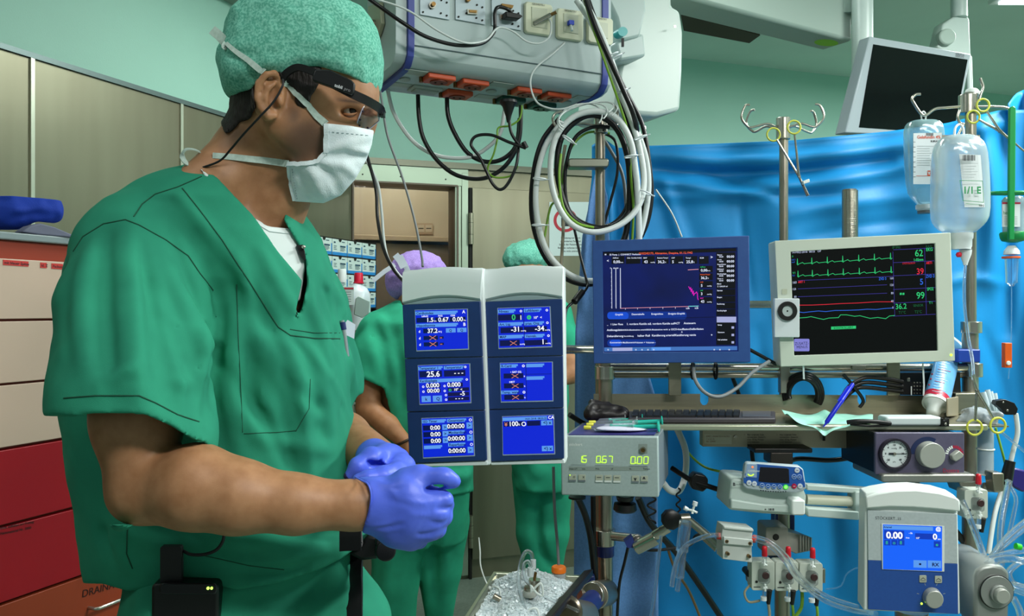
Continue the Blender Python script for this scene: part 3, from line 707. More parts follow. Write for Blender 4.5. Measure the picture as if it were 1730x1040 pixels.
# --- face mask
k_ = Fld((-.36, 1.0, 1.46), (-.14, 1.32, 1.68), .0026)
k_.f = sample(hb, k_) - .005
k_.ell(A(585, 250, HD), (.037, .054, .054), .02); k_.ell(A(606, 240, HD), (.022, .038, .032), .02); k_.ell(A(545, 290, HD), (.045, .05, .042), .03)
for pts, a_ in [([(549, 258), (590, 240), (626, 230)], .0045), ([(551, 264), (590, 262), (620, 266)], -.005), ([(540, 274), (580, 280), (600, 296)], .005), ([(548, 216), (590, 222), (627, 226)], .002), ([(520, 278), (535, 305), (548, 340)], .004), ([(530, 275), (560, 300), (572, 325)], -.004), ([(500, 285), (512, 310), (520, 340)], -.002), ([(590, 250), (605, 255), (622, 258)], .004)]:
    k_.fold(pts, .0058, a_ * 1.45)
k_.cut([(549, 208), (590, 212), (632, 220), (628, 245), (619, 270), (600, 303), (576, 330), (547, 343), (497, 340), (486, 273), (510, 274), (537, 270), (549, 257)], mode='i')
mk = k_.build('face_mask', maskm, man, it=1)
TH = bvh(body, capo, top, mk, hair)
tie = mat('tie_ribbon', 'bccfc6', .8, noise=(200, 'a5bab0', 2))
def ribbon(pts, w_, name, par, m=tie, th=.0006, off=.0018, sn=True, k=5):
    q = snaps(TH, pts, off, 1.08, k) if sn else spline([A(*p) for p in pts], 6)
    n = len(q); ws = [w_[0] + (w_[-1] - w_[0]) * i / (n - 1) for i in range(n)] if isinstance(w_, tuple) else w_
    mb = MB(); mb.tube(q, ws, m, flatten=((0, -1, .1), th)); return mb.build(name, par)
ribbon([(384, 74), (404, 90), (425, 106), (446, 122)], (.0028, .0045), 'tie', mk)
ribbon([(478, 136), (500, 158), (520, 178), (535, 196), (551, 210)], (.0028, .0052), 'tie', mk)
ribbon([(360, 264), (395, 266), (440, 270), (487, 276)], (.004, .005), 'tie', mk)
ribbon([(487, 276), (515, 277), (538, 272), (550, 258)], .003, 'mask_edge', mk, maskm)
ribbon([(551.5, 210), (551.5, 230), (551.5, 257)], .0032, 'mask_edge', mk, maskm)
ribbon([(488, 278), (491, 305), (498, 338)], .002, 'mask_edge', mk, maskm)
ribbon([(384, 76, 1.10), (372, 62, 1.09), (358, 50, 1.085)], .0065, 'tie_end', mk, sn=False)
ribbon([(386, 66, 1.10), (379, 78, 1.085), (388, 80, 1.09)], .004, 'tie_end', mk, sn=False)
mb = MB(); mb.tube(spline([A(348, 268, 1.13), A(335, 255, 1.12), A(315, 252, 1.11), A(308, 264, 1.11), A(318, 278, 1.11), A(335, 276, 1.12), A(348, 268, 1.13)], 6), .0035, tie, flatten=((0, -.6, 1), .0007))
mb.tube(spline([A(345, 266, 1.125), A(352, 258, 1.12), A(358, 263, 1.12), A(350, 276, 1.12), A(340, 281, 1.12)], 5), .0045, tie, flatten=((0, -1, .3), .0007)); mb.ball(A(350, 266, 1.122), .006, tie, 6, (1.2, .8, .8)); mb.build('tie_knot', mk)
m = MB()
for x in range(0, 9): m.tube(snaps(TH, [(553 + x * 8, 222 + x * .8), (557 + x * 8, 222.4 + x * .8)], .0008, 1.08, 1), .0004, mat('mask_stitch', '94a9ad', .8), 4)
for x in range(12): m.tube(snaps(TH, [(494 + x * .7, 285 + x * 4.4), (494.3 + x * .7, 287.6 + x * 4.4)], .0008, 1.08, 1), .0005, MATS['mask_stitch'], 4)
m.build('stitch', mk)
# --- glasses
gt = T('eye_tracking_glasses', 'black camera glasses with clear lenses worn by the doctor', 'glasses', A(560, 200, 1.08))
TG = bvh(body, capo)
fr = MB()
q = [A(476, 134, 1.072), A(486, 122, 1.068), A(504, 114, 1.064), A(530, 122, 1.064), A(560, 140, 1.066), A(592, 157, 1.072), A(620, 170, 1.085), A(640, 182, 1.105), A(646, 190, 1.13), A(646, 190, 1.19), A(640, 182, 1.215), A(592, 157, 1.245)]
fr.tube(spline(q, 6), [.0045] * 20 + [.0058] * 25 + [.0045] * 22, blackp, flatten=((0, -1, 0), .0022)); fr.build('frame', gt)
md = MB(); GP = Pl((531, 118, 1.062), (598, 142, 1.066), (528, 138, 1.062))
md.prism(GP, [(535, 118), (558, 119), (594, 136), (600, 142), (598, 158), (594, 161), (560, 148), (529, 137), (528, 133), (532, 121)], -.006, .004, mat('module_black', '19191b', .35)); mo = md.build('camera_module', gt, bevel=.0015)
md = MB(); md.text(GP, 565.5, 147.5, 5.4, 'tobii', mat('module_print', 'c8ccce', .5), .0045, dx=.33, bold=.03); md.text(GP, 581.5, 153.0, 5.4, 'pro', mat('module_print_grey', '8d8f91', .5), .0045, dx=.36); md.build('lettering', mo, smooth=False)
for s in (-1, 1):
    ls = MB(); dd = HD + s * .038
    ls.prism(Pl((612, 182, dd), (640, 188, dd - s * .022), (602, 222, dd)), [(616, 176), (632, 180), (643, 190), (640, 204), (626, 216), (612, 225), (602, 221), (601, 214), (609, 192)], -.0012, .0012, lensm); lo_ = ls.build('lens', gt, bevel=.0005); lr = MB(); q_ = Pl((612, 182, dd), (640, 188, dd - s * .022), (602, 222, dd)); lr.tube([q_.p(x, y) for x, y in ((616, 176), (632, 180), (643, 190), (640, 204), (626, 216), (612, 225), (602, 221), (601, 214), (609, 192))], .0011, mat('lens_rim', 'b4b4c4', .15, coat=1), closed=True); lr.build('lens_rim', lo_)  # pale tube round each lens outline paints a highlight along its edge
    ls = MB(); pp = Pl((612, 182, dd), (640, 188, dd - s * .022), (602, 222, dd))
    for a_ in ((612, 188), (607, 202), (606, 212), (620, 216)): ls.ball(pp.p(a_[0], a_[1], .0015), .0017, mat('infrared_spot', '2a1c30', .2), 5)
    ls.build('sensor', lo_)
ls = MB(); ls.tube([A(640, 186, 1.12), A(641, 196, 1.145), A(640, 186, 1.19)], .002, blackp); ls.box(A(646, 191, 1.128), (.003, 0, 0), (0, .008, 0), (0, 0, .005), blackp); ls.build('nose_bridge', gt)
ca = MB(); ca.tube(spline([A(478, 134, 1.058), A(477, 146, 1.055), A(462, 172, 1.054), A(440, 196, 1.056), A(412, 226, 1.07), A(390, 252, 1.085), A(372, 271, 1.095), A(345, 282, 1.10), A(326, 288, 1.12), A(315, 300, 1.16)], 7), .00155, blackr); ca.build('cable', gt)
# --- gloves
rg = Fld(A(560, 960, .90), A(800, 770, 1.14), .0021, .03); rg.lo = np.array([A(600, 900, 1.0).x - .06, .90, A(600, 950, 1.0).z], np.float32); rg.n = [int(.21 / .0021), int(.24 / .0021), int(.17 / .0021)]
rg.ax = [(rg.lo[i] + rg.h * np.arange(rg.n[i])).astype(np.float32) for i in range(3)]; rg.f = np.full(rg.n, .03, np.float32)
R_ = lambda x, y, d: A(x, y, d)
wr = R_(638, 853, .992)
rg.chain([R_(618, 853, .990), R_(640, 853, .992), R_(660, 852, .995)], [.0305, .030, .030], .012)
rg.chain([wr, R_(690, 832, .985), R_(728, 845, .985)], [.024, .022, .0155], .016)        # index metacarpal
rg.chain([wr, R_(695, 855, .982), R_(738, 868, .985)], [.024, .021, .0155], .016)
rg.chain([wr, R_(690, 878, .985), R_(724, 890, .99)], [.024, .020, .0150], .016)
rg.chain([wr, R_(672, 890, .992), R_(695, 908, 1.0)], [.024, .019, .0150], .016)
rg.ell(R_(688, 870, .995), (.038, .020, .034), .018)
rg.chain([R_(660, 845, 1.0), R_(690, 815, .997), R_(712, 806, .99), R_(740, 806, .985), R_(752, 808, .985), R_(767, 813, .985)], [.022, .0165, .0135, .0100, .0100, .0085], .010)   # thumb
rg.chain([R_(728, 845, .985), R_(751, 844, .985), R_(754, 852, 1.01), R_(738, 862, 1.03)], [.0135, .0100, .0092, .008], .004)
rg.ell(R_(735, 824, .975), (.0125, .03, .0034), .003, 'd', R=Matrix.Rotation(-.12, 3, 'Y'))
rg.chain([R_(722, 838, .995), R_(738, 834, 1.0), R_(752, 839, 1.0)], [.009, .0068, .007], .004)
rg.chain([R_(740, 868, .985), R_(748, 872, 1.005), R_(744, 880, 1.03), R_(725, 880, 1.045)], [.0145, .012, .010, .008], .005)
rg.chain([R_(727, 890, .99), R_(738, 893, 1.01), R_(732, 897, 1.035), R_(715, 892, 1.05)], [.0145, .0115, .0100, .008], .005)
rg.chain([R_(697, 909, 1.0), R_(708, 911, 1.02), R_(704, 906, 1.04), R_(690, 898, 1.05)], [.0135, .0105, .0095, .008], .005)
for pts, a_ in [([(645, 820), (660, 828), (672, 840)], .0022), ([(632, 812), (645, 815), (665, 822)], .002), ([(625, 890), (650, 886), (678, 876)], .0022), ([(630, 896), (655, 895), (680, 892)], .0018), ([(650, 822), (668, 826), (690, 822)], -.001), ([(628, 893), (652, 890), (682, 884)], -.0015), ([(700, 905), (715, 885), (722, 868)], -.0012), ([(722, 884), (728, 866), (728, 856)], -.0012), ([(735, 858), (748, 859), (760, 857)], -.004), ([(728, 880), (742, 884), (754, 880)], -.004), ([(705, 900), (718, 903), (735, 898)], -.004), ([(690, 845), (715, 850), (735, 846)], .0016), ([(690, 868), (715, 870), (738, 868)], .0016), ([(650, 842), (680, 850), (700, 858)], -.0012)]:
    rg.fold(pts, .003, a_ * .8)
rg.cap(R_(635, 822, .985), R_(608, 809, 1.0), .008, .0025, .008)
rg.noise(.02, .0005, 6)
rg.cut([(560, 700), (606, 795), (600, 806), (610, 812), (621, 816), (626, 832), (624, 863), (613, 893), (600, 960), (500, 960)])
right_glove = rg.build('glove', glove, man, it=1, label='blue glove on the near hand')
cf = MB(); q = [A(600, 806, .995), A(612, 812, .975), A(622, 818, .962), A(627, 836, .958), A(624, 862, .960), A(615, 890, .972), A(614, 893, 1.0), A(619, 880, 1.02), A(624, 845, 1.028), A(618, 820, 1.01)]
cf.tube(spline(q, 5, True), .0011, glove, 6, True); cf.build('cuff_rim', right_glove)
lg = Fld((A(570, 800, 1.1).x, .98, A(600, 850, 1.1).z), (A(705, 800, 1.1).x, 1.22, A(600, 735, 1.1).z), .0021, .03)
lg.chain([R_(632, 772, 1.155), R_(655, 785, 1.125), R_(672, 790, 1.10)], [.027, .026, .020], .014)
lg.chain([R_(650, 774, 1.115), R_(628, 777, 1.075), R_(605, 788, 1.06), R_(590, 802, 1.055)], [.019, .0165, .0115, .0062], .008)    # index
lg.chain([R_(648, 782, 1.14), R_(628, 790, 1.11), R_(604, 798, 1.09), R_(592, 806, 1.08)], [.014, .0115, .0095, .0065], .005)
lg.ell(R_(638, 788, 1.055), (.017, .03, .0045), .003, 'd', R=Matrix.Rotation(.42, 3, 'Y'))
lg.chain([R_(678, 790, 1.10), R_(672, 801, 1.065), R_(648, 804, 1.045), R_(622, 808, 1.035), R_(604, 809, 1.032)], [.018, .0150, .0125, .0100, .0070], .008)   # thumb
lg.chain([R_(676, 775, 1.12), R_(684, 788, 1.10), R_(676, 800, 1.09)], [.014, .012, .010], .006)
lg.chain([R_(664, 768, 1.13), R_(650, 776, 1.15), R_(630, 788, 1.15), R_(615, 800, 1.14)], [.014, .011, .010, .008], .005)
for pts, a_ in [([(620, 790), (645, 778), (668, 768)], -.0035), ([(655, 782), (668, 775), (676, 772)], .0018), ([(660, 790), (670, 782), (680, 780)], .0015), ([(640, 772), (655, 766), (665, 765)], -.0015), ([(660, 776), (672, 772), (680, 776)], -.0015)]:
    lg.fold(pts, .0035, a_)
lg.noise(.02, .0005, 7)
lgo = lg.build('glove', glove, man, it=1, label='blue glove on the far hand pinching the other cuff')
tp = MB(); tp.ball(A(587.5, 803.5, 1.055), .0058, mat('glove_tip', '2a2450', .4), 8); tp.build('fingertip', lgo)
# --- things he carries
rc = T('recording_unit', 'black recording unit with a green light hanging from the belt', 'recorder', A(310, 1060, 1.02))
RP = flat(310, 1010, 1.045, yaw=.12)
m = MB(); m.rrect(RP, 255, 986, 369, 1075, 9, -.03, 0, blackp); m.build('case', rc, bevel=.004)
m = MB(); m.rrect(RP, 270, 983, 368, 1003, 8, .0, .004, mat('gloss_black', '131318', .2)); m.build('lid', rc, bevel=.002)
m = MB(); m.disc(RP, 353, 991, 2.4, .004, .0055, mat('green_led', '9fe050', .5, em=3)); m.disc(RP, 359, 991, 2.2, .004, .0055, MATS['green_led']); m.build('status_light', rc)
m = MB(); m.rrect(RP, 268, 925, 304, 990, 4, -.016, -.006, blackr); m.build('belt_clip', rc)
m = MB(); m.tube(spline([A(378, 895, 1.055), A(377, 912, 1.055), A(366, 928, 1.055), A(345, 936, 1.055), A(322, 936, 1.055), A(305, 930, 1.06), A(295, 950, 1.06)], 6), .0022, blackr); m.build('recorder_cable', rc)
pn = T('pouch', 'black pouch at the belt under the gloved hands', 'pouch', A(630, 948, 1.16))
m = MB(); PP = flat(630, 920, 1.15)
m.prism(PP, [(600, 925), (622, 902), (640, 905), (648, 925), (640, 945), (610, 948), (585, 935)], -.05, .0, blackr); m.build('bag', pn, bevel=.006)
m = MB(); m.cyl(A(652, 930, 1.10), A(648, 930, 1.17), .014, blackp); m.build('cylinder_case', pn, bevel=.002)
m = MB(); m.cyl(A(652, 916, 1.11), A(648, 916, 1.18), .014, blackp); m.build('cylinder_case', pn, bevel=.002)
pen = T('pen', 'silver and blue pen clipped in the chest pocket', 'pen', A(583, 600, 1.20))
pd = 1.245
m = MB(); m.cyl(A(580, 556, pd), A(586, 602, pd), .0042, mat('pen_silver', 'b7bcc0', .3, .8)); m.cyl(A(586, 602, pd), A(587, 608, pd), .003, MATS['pen_silver'], .001); m.build('barrel', pen)
m = MB(); m.cyl(A(578, 544, pd), A(580, 557, pd), .0052, mat('navy_plastic', '1b2560', .4)); m.build('grip', pen); m = MB(); m.cyl(A(577.5, 541, pd), A(578, 545, pd), .004, MATS['pen_silver']); m.build('push_button', pen)
m = MB(); CP = flat(590, 555, 1.25, yaw=.5); m.prism(CP, [(583, 545), (587, 540), (600, 548), (598, 572), (585, 566)], 0, .0015, mat('card_white', 'ccd4e2', .6)); m.build('paper_card', label='white folded card sticking out of the chest pocket', cat='card')
mc = T('microphone', 'small black clip microphone behind the doctor at the shoulder', 'microphone', A(250, 315, 1.2))
m = MB(); m.cyl(A(252, 318, 1.2), A(242, 306, 1.19), .0055, blackr); m.ball(A(242, 306, 1.19), .0055, blackr, 8); m.build('microphone_head', mc)
lc = MB(); lc.prism(flat(510, 415, 1.145, yaw=.3), [(500, 415), (512, 413), (515, 425), (516, 440), (510, 436)], -.004, .004, blackp); lc.ball(A(513, 417, 1.138), .003, chrome, 6); lc.build('clip_microphone', label='black clip on the edge of the scrub neckline', cat='clip', bevel=.001)
# ---------------------------------------------------------------- staff behind
PU = mat('purple_nonwoven', 'a98ed0', .9, noise=(300, '8a6fb5', 4), bump=(200, .5)); skin2 = mat('skin_warm', 'b07a52', .55, noise=(40, 'a36d47', 2))
scrub2 = mat('scrub_green', '33a882', .85, noise=(12, '2c9673', 4), bump=(900, .2), spec=.2)
D2 = 3.0
nu = T('person', 'staff member in purple cap and green scrubs behind the left column of screens', 'person', (A(700, 500, D2).x, D2, 0))
b = Fld((-.68, 2.7, .04), (-.05, 3.3, 1.66), .008)
b.ell(A(708, 478, D2), (.085, .085, .095), .01); b.chain([A(700, 500, D2), A(692, 560, D2)], [.055, .07], .03)
b.stack(lv([(540, 650, 740, .08), (600, 625, 770, .12), (800, 640, 780, .11), (870, 640, 780, .11)], D2), k=.03)
b.chain([A(632, 570, 2.93), A(622, 640, 2.90), A(622, 690, 2.86)], [.06, .05, .042], .02); b.chain([A(622, 690, 2.86), A(655, 718, 2.82), A(690, 752, 2.80)], [.043, .038, .024], .015)
b.chain([A(690, 752, 2.80), A(697, 765, 2.79), A(702, 780, 2.79)], [.028, .026, .015], .01)
for i in range(4): b.chain([A(694 + i * 3, 765, 2.79), A(698 + i * 4, 786, 2.78), A(702 + i * 4, 800 - i * 2, 2.79)], [.011, .009, .008], .006)
for s in (-1, 1): b.chain([(A(672, 890, 2.95), A(668, 980, 2.95), A(668, 1100, 2.95)), (A(745, 880, 3.06), A(742, 960, 3.06), A(742, 1080, 3.06))][s > 0], [.06, .045, .035], .02)
b.build('body', skin2, nu)
g = Fld((-.72, 2.66, .55), (-.05, 3.35, 1.42), .007)
g.stack(lv([(508, 668, 735, .07), (522, 642, 750, .11), (545, 622, 770, .15), (600, 612, 780, .17), (700, 616, 786, .165), (790, 618, 800, .17), (838, 622, 800, .17)], D2), k=.02)
g.chain([A(635, 560, 2.93), A(626, 600, 2.90), A(624, 652, 2.88)], [.075, .078, .082], .03)
for pts, a_ in [([(640, 530), (660, 580), (668, 640)], .02), ([(620, 560), (632, 600), (640, 640)], .015), ([(660, 560), (680, 640), (680, 700)], -.02), ([(630, 700), (660, 760), (690, 790)], .015), ([(740, 795), (770, 805), (795, 800)], .02), ([(745, 815), (775, 825), (795, 820)], -.015)]: g.fold(pts, .018, a_ * .8, 2.5, 3.4)
g.noise(.06, .003, 3); g.shell(.014)
g.cut([(560, 636), (605, 636), (648, 656), (660, 700), (560, 720)], 2.6, 2.885); g.cut([(600, 838), (690, 842), (760, 838), (810, 828), (820, 900), (600, 900)])
g.cut([(672, 490), (680, 514), (700, 520), (760, 500)], 2.6, 3.05)
g.build('scrub_top', scrub2, nu)
t = Fld((-.70, 2.7, .06), (-.05, 3.35, .72), .008)
t.stack(lv([(790, 628, 796, .15), (860, 632, 792, .15), (910, 636, 786, .14)], D2), k=.02)
t.chain([A(672, 890, 2.95), A(668, 980, 2.95), A(668, 1085, 2.95)], [.10, .085, .07], .02); t.chain([A(745, 880, 3.06), A(742, 960, 3.06), A(742, 1036, 3.06)], [.11, .085, .055], .02)
for pts, a_ in [([(735, 860), (732, 940), (735, 1020)], -.03), ([(722, 880), (724, 960), (722, 1030)], .02), ([(735, 900), (752, 950), (740, 980)], .015), ([(660, 900), (655, 980), (650, 1040)], .02)]: t.fold(pts, .02, a_, 2.5, 3.4)
t.build('scrub_trousers', scrub2, nu)
c = Fld((-.56, 2.8, 1.38), (-.18, 3.2, 1.64), .005)
c.ell(A(706, 464, D2), (.112, .102, .092), .02); c.ell(A(676, 478, D2), (.053, .075, .062), .03)
for pts, a_ in [([(655, 470), (690, 460), (720, 440)], .006), ([(690, 440), (700, 430), (720, 428)], -.005), ([(665, 495), (670, 470), (690, 460)], -.006), ([(670, 440), (690, 450), (745, 440)], .004)]: c.fold(pts, .01, a_, 2.5, 3.4)
c.noise(.012, .0018, 3); c.build('surgical_cap', PU, nu, it=1)
m = MB(); tw = mat('white_band', 'd8e0ea', .7)
m.tube([A(630, 474, 2.88), A(650, 458, 2.88), A(667, 447, 2.88)], .008, tw, flatten=((0, -1, 0), .002)); m.tube([A(668, 430, 2.88), A(676, 440, 2.88), A(682, 452, 2.88)], .012, tw, flatten=((0, -1, 0), .002)); m.tube([A(676, 432, 2.88), A(684, 446, 2.88), A(690, 460, 2.885)], .009, tw, flatten=((0, -1, 0), .002)); m.build('cap_tie', nu)
m = MB(); q = A(684, 744, 2.80)
m.tube([q + V((math.cos(a) * .026, math.sin(a) * .026, math.cos(a) * .012)) for a in [i * .3142 for i in range(20)]], .005, mat('bracelet_brown', '3a2a1c', .4), closed=True); m.build('bracelet', nu)
for s in (-1, 1):
    m = MB(); m.lathe((A(716 + s * 28, 1100, 3.0).x, 2.85 + .06 * (s + 1), .05), (.4, .9, 0), [(0, .001), (.02, .035), (.1, .045), (.2, .035), (.24, .001)], white); m.build('shoe', nu)
D3 = 3.6
p3 = T('person', 'staff member in mint cap standing behind the right column of screens', 'person', (A(915, 500, D3).x, D3, 0))
b = Fld((-.2, 3.3, .04), (.45, 3.9, 1.72), .010)
b.ell(A(890, 455, D3), (.08, .085, .115), .01); b.chain([A(892, 480, D3), A(895, 530, D3)], [.06, .07], .03); b.stack(lv([(520, 870, 930, .1), (600, 860, 950, .13), (800, 880, 950, .11)], D3), k=.03)
b.chain([A(945, 540, 3.5), A(958, 610, 3.42), A(962, 630, 3.4), A(948, 640, 3.36)], [.06, .05, .045, .03], .02)
for s in (-1, 1): b.chain([A(917 + s * 21, 800, D3), A(917 + s * 15, 900, D3), A(918 + s * 8, 1015, D3)], [.06, .05, .035], .02)
b.build('body', skin2, p3)
g = Fld((-.2, 3.3, .06), (.45, 3.95, 1.6), .010)
g.stack(lv([(486, 875, 915, .08), (510, 850, 945, .13), (560, 845, 962, .15), (700, 850, 960, .15), (800, 868, 964, .15), (822, 868, 966, .15)], D3), k=.02)
g.chain([A(940, 530, 3.5), A(953, 575, 3.46), A(958, 600, 3.44)], [.07, .065, .062], .03)
g.noise(.05, .003, 3); g.build('scrub_top', scrub2, p3)
t = Fld((-.2, 3.3, .06), (.45, 3.95, .9), .010)
t.chain([A(896, 800, D3), A(902, 900, D3), A(912, 1000, D3)], [.085, .075, .055], .03); t.chain([A(938, 800, D3), A(932, 900, D3), A(924, 1000, D3)], [.085, .075, .055], .03)
for pts, a_ in [([(905, 850), (915, 930), (940, 960)], -.03), ([(925, 840), (920, 900), (930, 950)], .02)]: t.fold(pts, .02, a_, 3, 4)
t.build('scrub_trousers', scrub2, p3)
c = Fld((-.08, 3.4, 1.50), (.22, 3.8, 1.74), .005)
c.ell(A(889, 434, D3), (.100, .10, .070), .02); c.ell(A(872, 440, D3), (.058, .08, .045), .02); c.ell(A(900, 428, D3), (.07, .07, .06), .03); c.noise(.02, .003, 3); c.noise(.008, .001, 4); c.build('surgical_cap', capm, p3, it=1)
m = MB(); m.abox((A(890, 1030, D3).x - .03, D3 - .16, 0), (A(890, 1030, D3).x + .06, D3 + .1, .06), white); m.abox((A(930, 1030, D3).x - .04, D3 - .16, 0), (A(930, 1030, D3).x + .05, D3 + .1, .06), white); m.build('shoes', p3, bevel=.02)

# ---------------------------------------------------------------- red drawer cabinet on the left
CB = T('drawer_cabinet', 'tall drawer cabinet with cream, red and orange drawers beside the doctor', 'cabinet', (A(60, 900, 1.95).x, 1.95, 0))
CO = A(0, 520, 1.80); CO.z = 0; CPn = wallplane(CO, dL)
def cz(y): return CH - (y - 520) * 1.8 / F
def cbox(t0, t1, z0, z1, n0, n1, m, mb=None, bev=0, name='x', par=None):
    own = mb is None; mb = mb or MB(); c_ = CO + dL * (t0 + t1) / 2 + CPn.n * (n0 + n1) / 2 + V((0, 0, (z0 + z1) / 2))
    mb.box(c_, dL * (t1 - t0) / 2, CPn.n * (n1 - n0) / 2, (0, 0, (z1 - z0) / 2), m)
    return mb.build(name, par, bevel=bev) if own else mb
orange = mat('cabinet_orange', 'a23c22', .45, noise=(3, '983820', 2)); cream = mat('drawer_cream', 'd8bda8', .45, noise=(3, 'd2b6a2', 2)); red = mat('drawer_red', 'a90f1c', .42, noise=(4, 'a00d1a', 2)); orl = mat('drawer_orange', 'a04020', .45)
cbox(-.35, .55, .06, cz(404), -.30, -.004, orange, name='carcass', par=CB, bev=.002)
cbox(-.35, .55, 0, .06, -.28, -.03, dark, name='plinth', par=CB)
cbox(-.36, .56, cz(404), cz(391), -.31, .01, mat('worktop_grey', '8f9c9e', .4), name='worktop', par=CB, bev=.003)
rows = [(436, 540, cream), (542, 648, cream), (650, 756, cream), (759, 886, red), (889, 1016, red), (1019, 1160, orl), (1163, 1340, orl), (1343, 1490, orl)]
for i, (a_, c_, m_) in enumerate(rows):
    d_ = cbox(-.345, .545, cz(c_) + .002, cz(a_) - .001, -.003, .014, m_, name='drawer', par=CB, bev=.0015)
    hz_ = {0: None, 4: 930, 5: 1022}.get(i)
    if i >= 3:
        zz = CH - (({3: 812, 4: 943, 5: 1082}.get(i, (a_ + c_) / 2)) - 520) * 1.8 / F
        hx = .17
        if i == 4: zz = CH - (930 - 520) * CPn.p(150, 930).y / F
        if i == 5: zz = CH - (1022 - 520) * CPn.p(150, 1022).y / F
        t_ = (CPn.p(143, 930) - CO).dot(dL)
        p_ = CO + dL * t_ + V((0, 0, zz)) + CPn.n * .014; q_ = CO + dL * (t_ + .16) + V((0, 0, zz)) + CPn.n * .014
        m = MB(); n_ = CPn.n * .028; m.tube([p_, p_ + n_ * .8, p_ + n_ + dL * .006, q_ + n_ - dL * .006, q_ + n_ * .8, q_], .0045, chrome); m.build('handle', d_)
CPl = wallplane(CO + CPn.n * .0145, dL)
tg = mat('tag_red', 'd23a34', .5)
for x0, x1, tx in ((5, 48, 'mit blauer Spitze'), (68, 79, 'kl. Z'), (87, 106, 'Packung')):
    y0 = 438 + x0 * .075
    m = MB(); m.prism(CPl, [(x0, y0), (x1, y0 + (x1 - x0) * .075), (x1, y0 + 9 + (x1 - x0) * .065), (x0, y0 + 9)], 0, .0008, tg); m.text(CPl, x0 + 1.5, y0 + 7, 4.6, tx, ink, .001, dx=.07, bold=.02); m.build('drawer_tag', CB, smooth=False)
m = MB(); br = mat('dark_lettering', '2c1412', .6)
m.text(CPl, 138, 1009, 13.5, 'DRAINAGEN', br, .0006, dx=-.30); m.text(CPl, 137, 900, 11.5, 'KLEMMEN', br, .0006, dx=-.22); m.text(CPl, 121, 784, 11, 'DIV.', br, .0006, dx=-.13)
m.text(CPl, 0, 894, 4.2, 'Bitte auffüllen am Freitag', br, .0006, dx=-.2, bold=.02); m.text(CPl, 0, 903, 4.2, 'Nahtmaterial Nr. 2000', br, .0006, dx=-.2, bold=.02)
m.build('drawer_lettering', CB, smooth=False)
# folded blue garment on top
fb = Fld((-1.42, 1.75, cz(391) + .0), (-.98, 2.25, cz(320)), .004)
zt_ = cz(391); G = lambda x, y, o: CPl.p(x, y) + V((0, 0, 0)) - CPl.n * o
fb.chain([A(-60, 362, 1.86), A(20, 360, 1.90), A(86, 358, 1.96)], [.034, .034, .028], .01)
fb.chain([A(-60, 347, 1.90), A(20, 345, 1.92), A(84, 345, 1.97)], [.036, .034, .030], .012); fb.chain([A(-60, 375, 1.93), A(20, 372, 1.99), A(82, 366, 2.05)], [.03, .028, .02], .02)
for pts, a_ in [([(0, 352), (40, 356), (100, 345)], .006), ([(10, 372), (50, 362), (90, 362)], -.006), ([(60, 330), (70, 345), (65, 370)], .004), ([(0, 335), (50, 332), (95, 335)], .004)]: fb.fold(pts, .008, a_, 1.6, 2.3)
fb.noise(.02, .002, 3); fb.cut([(-200, 322), (20, 324), (95, 322), (104, 340), (108, 352), (107, 372), (100, 378), (62, 374), (40, 384), (30, 388), (-200, 388)], mode='i')
fb.build('folded_gown', mat('blue_cotton', '1440b8', .8, noise=(8, '0f359e', 3), bump=(300, .3)), it=2, label='folded bright blue gown lying on top of the drawer cabinet', cat='clothing')
m = MB(); m.prism(flat(80, 390, 1.92, yaw=1.0), [(30, 392), (45, 382), (62, 378), (85, 384), (118, 398), (121, 402), (60, 397)], -.02, .02, mat('striped_grey', '76788c', .8)); m.build('folded_cloth', label='grey and blue striped cloth tucked under the blue gown', cat='cloth', bevel=.004)

# ---------------------------------------------------------------- suture boxes in a dark rack
RKP = Pl((503, 392, 3.12), (635, 412, 3.68), (503, 520, 3.12)); ru = V((RKP.u.x, RKP.u.y, 0)).normalized(); rn = V((ru.y, -ru.x, 0)); 
ro = A(503, 520, 3.12); ro.z = 0; L_ = (A(635, 520, 3.68) - A(503, 520, 3.12)); L_.z = 0; L_ = L_.length
zt0 = CH + 128 * 3.12 / F; cw = L_ / 5; rh = .0735
rk = T('suture_rack', 'dark wire rack full of small white and blue boxes by the window', 'rack', ro + ru * .3 + V((0, 0, .9)))
m = MB()
for i in range(7): m.box(ro + ru * (L_ / 2 - cw) + V((0, 0, zt0 - i * rh - .002)) - rn * .05, ru * (L_ / 2 + cw), rn * .05, (0, 0, .0015), dark)
m.box(ro + ru * (L_ / 2 - cw) + V((0, 0, zt0 - 3 * rh)) - rn * .104, ru * (L_ / 2 + cw), rn * .003, (0, 0, 3.1 * rh), dark)
for i in (-2, 5): m.box(ro + ru * (cw * i) + V((0, 0, zt0 - 3 * rh)) - rn * .05, ru * .0015, rn * .052, (0, 0, 3.1 * rh), dark)
m.build('shelf_frame', rk, smooth=False)
m = MB(); m.box(ro + ru * .2 + V((0, 0, .62)) - rn * .06, ru * .02, rn * .02, (0, 0, .62), chromed); m.box(ro + ru * .2 + V((0, 0, .01)) - rn * .06, ru * .2, rn * .15, (0, 0, .01), chromed); m.build('stand', rk)
bw = mat('carton_white', 'c4d6cf', .6); bb = mat('carton_blue', '2a86c8', .55); nvy = mat('carton_ink', '284a5c', .6)
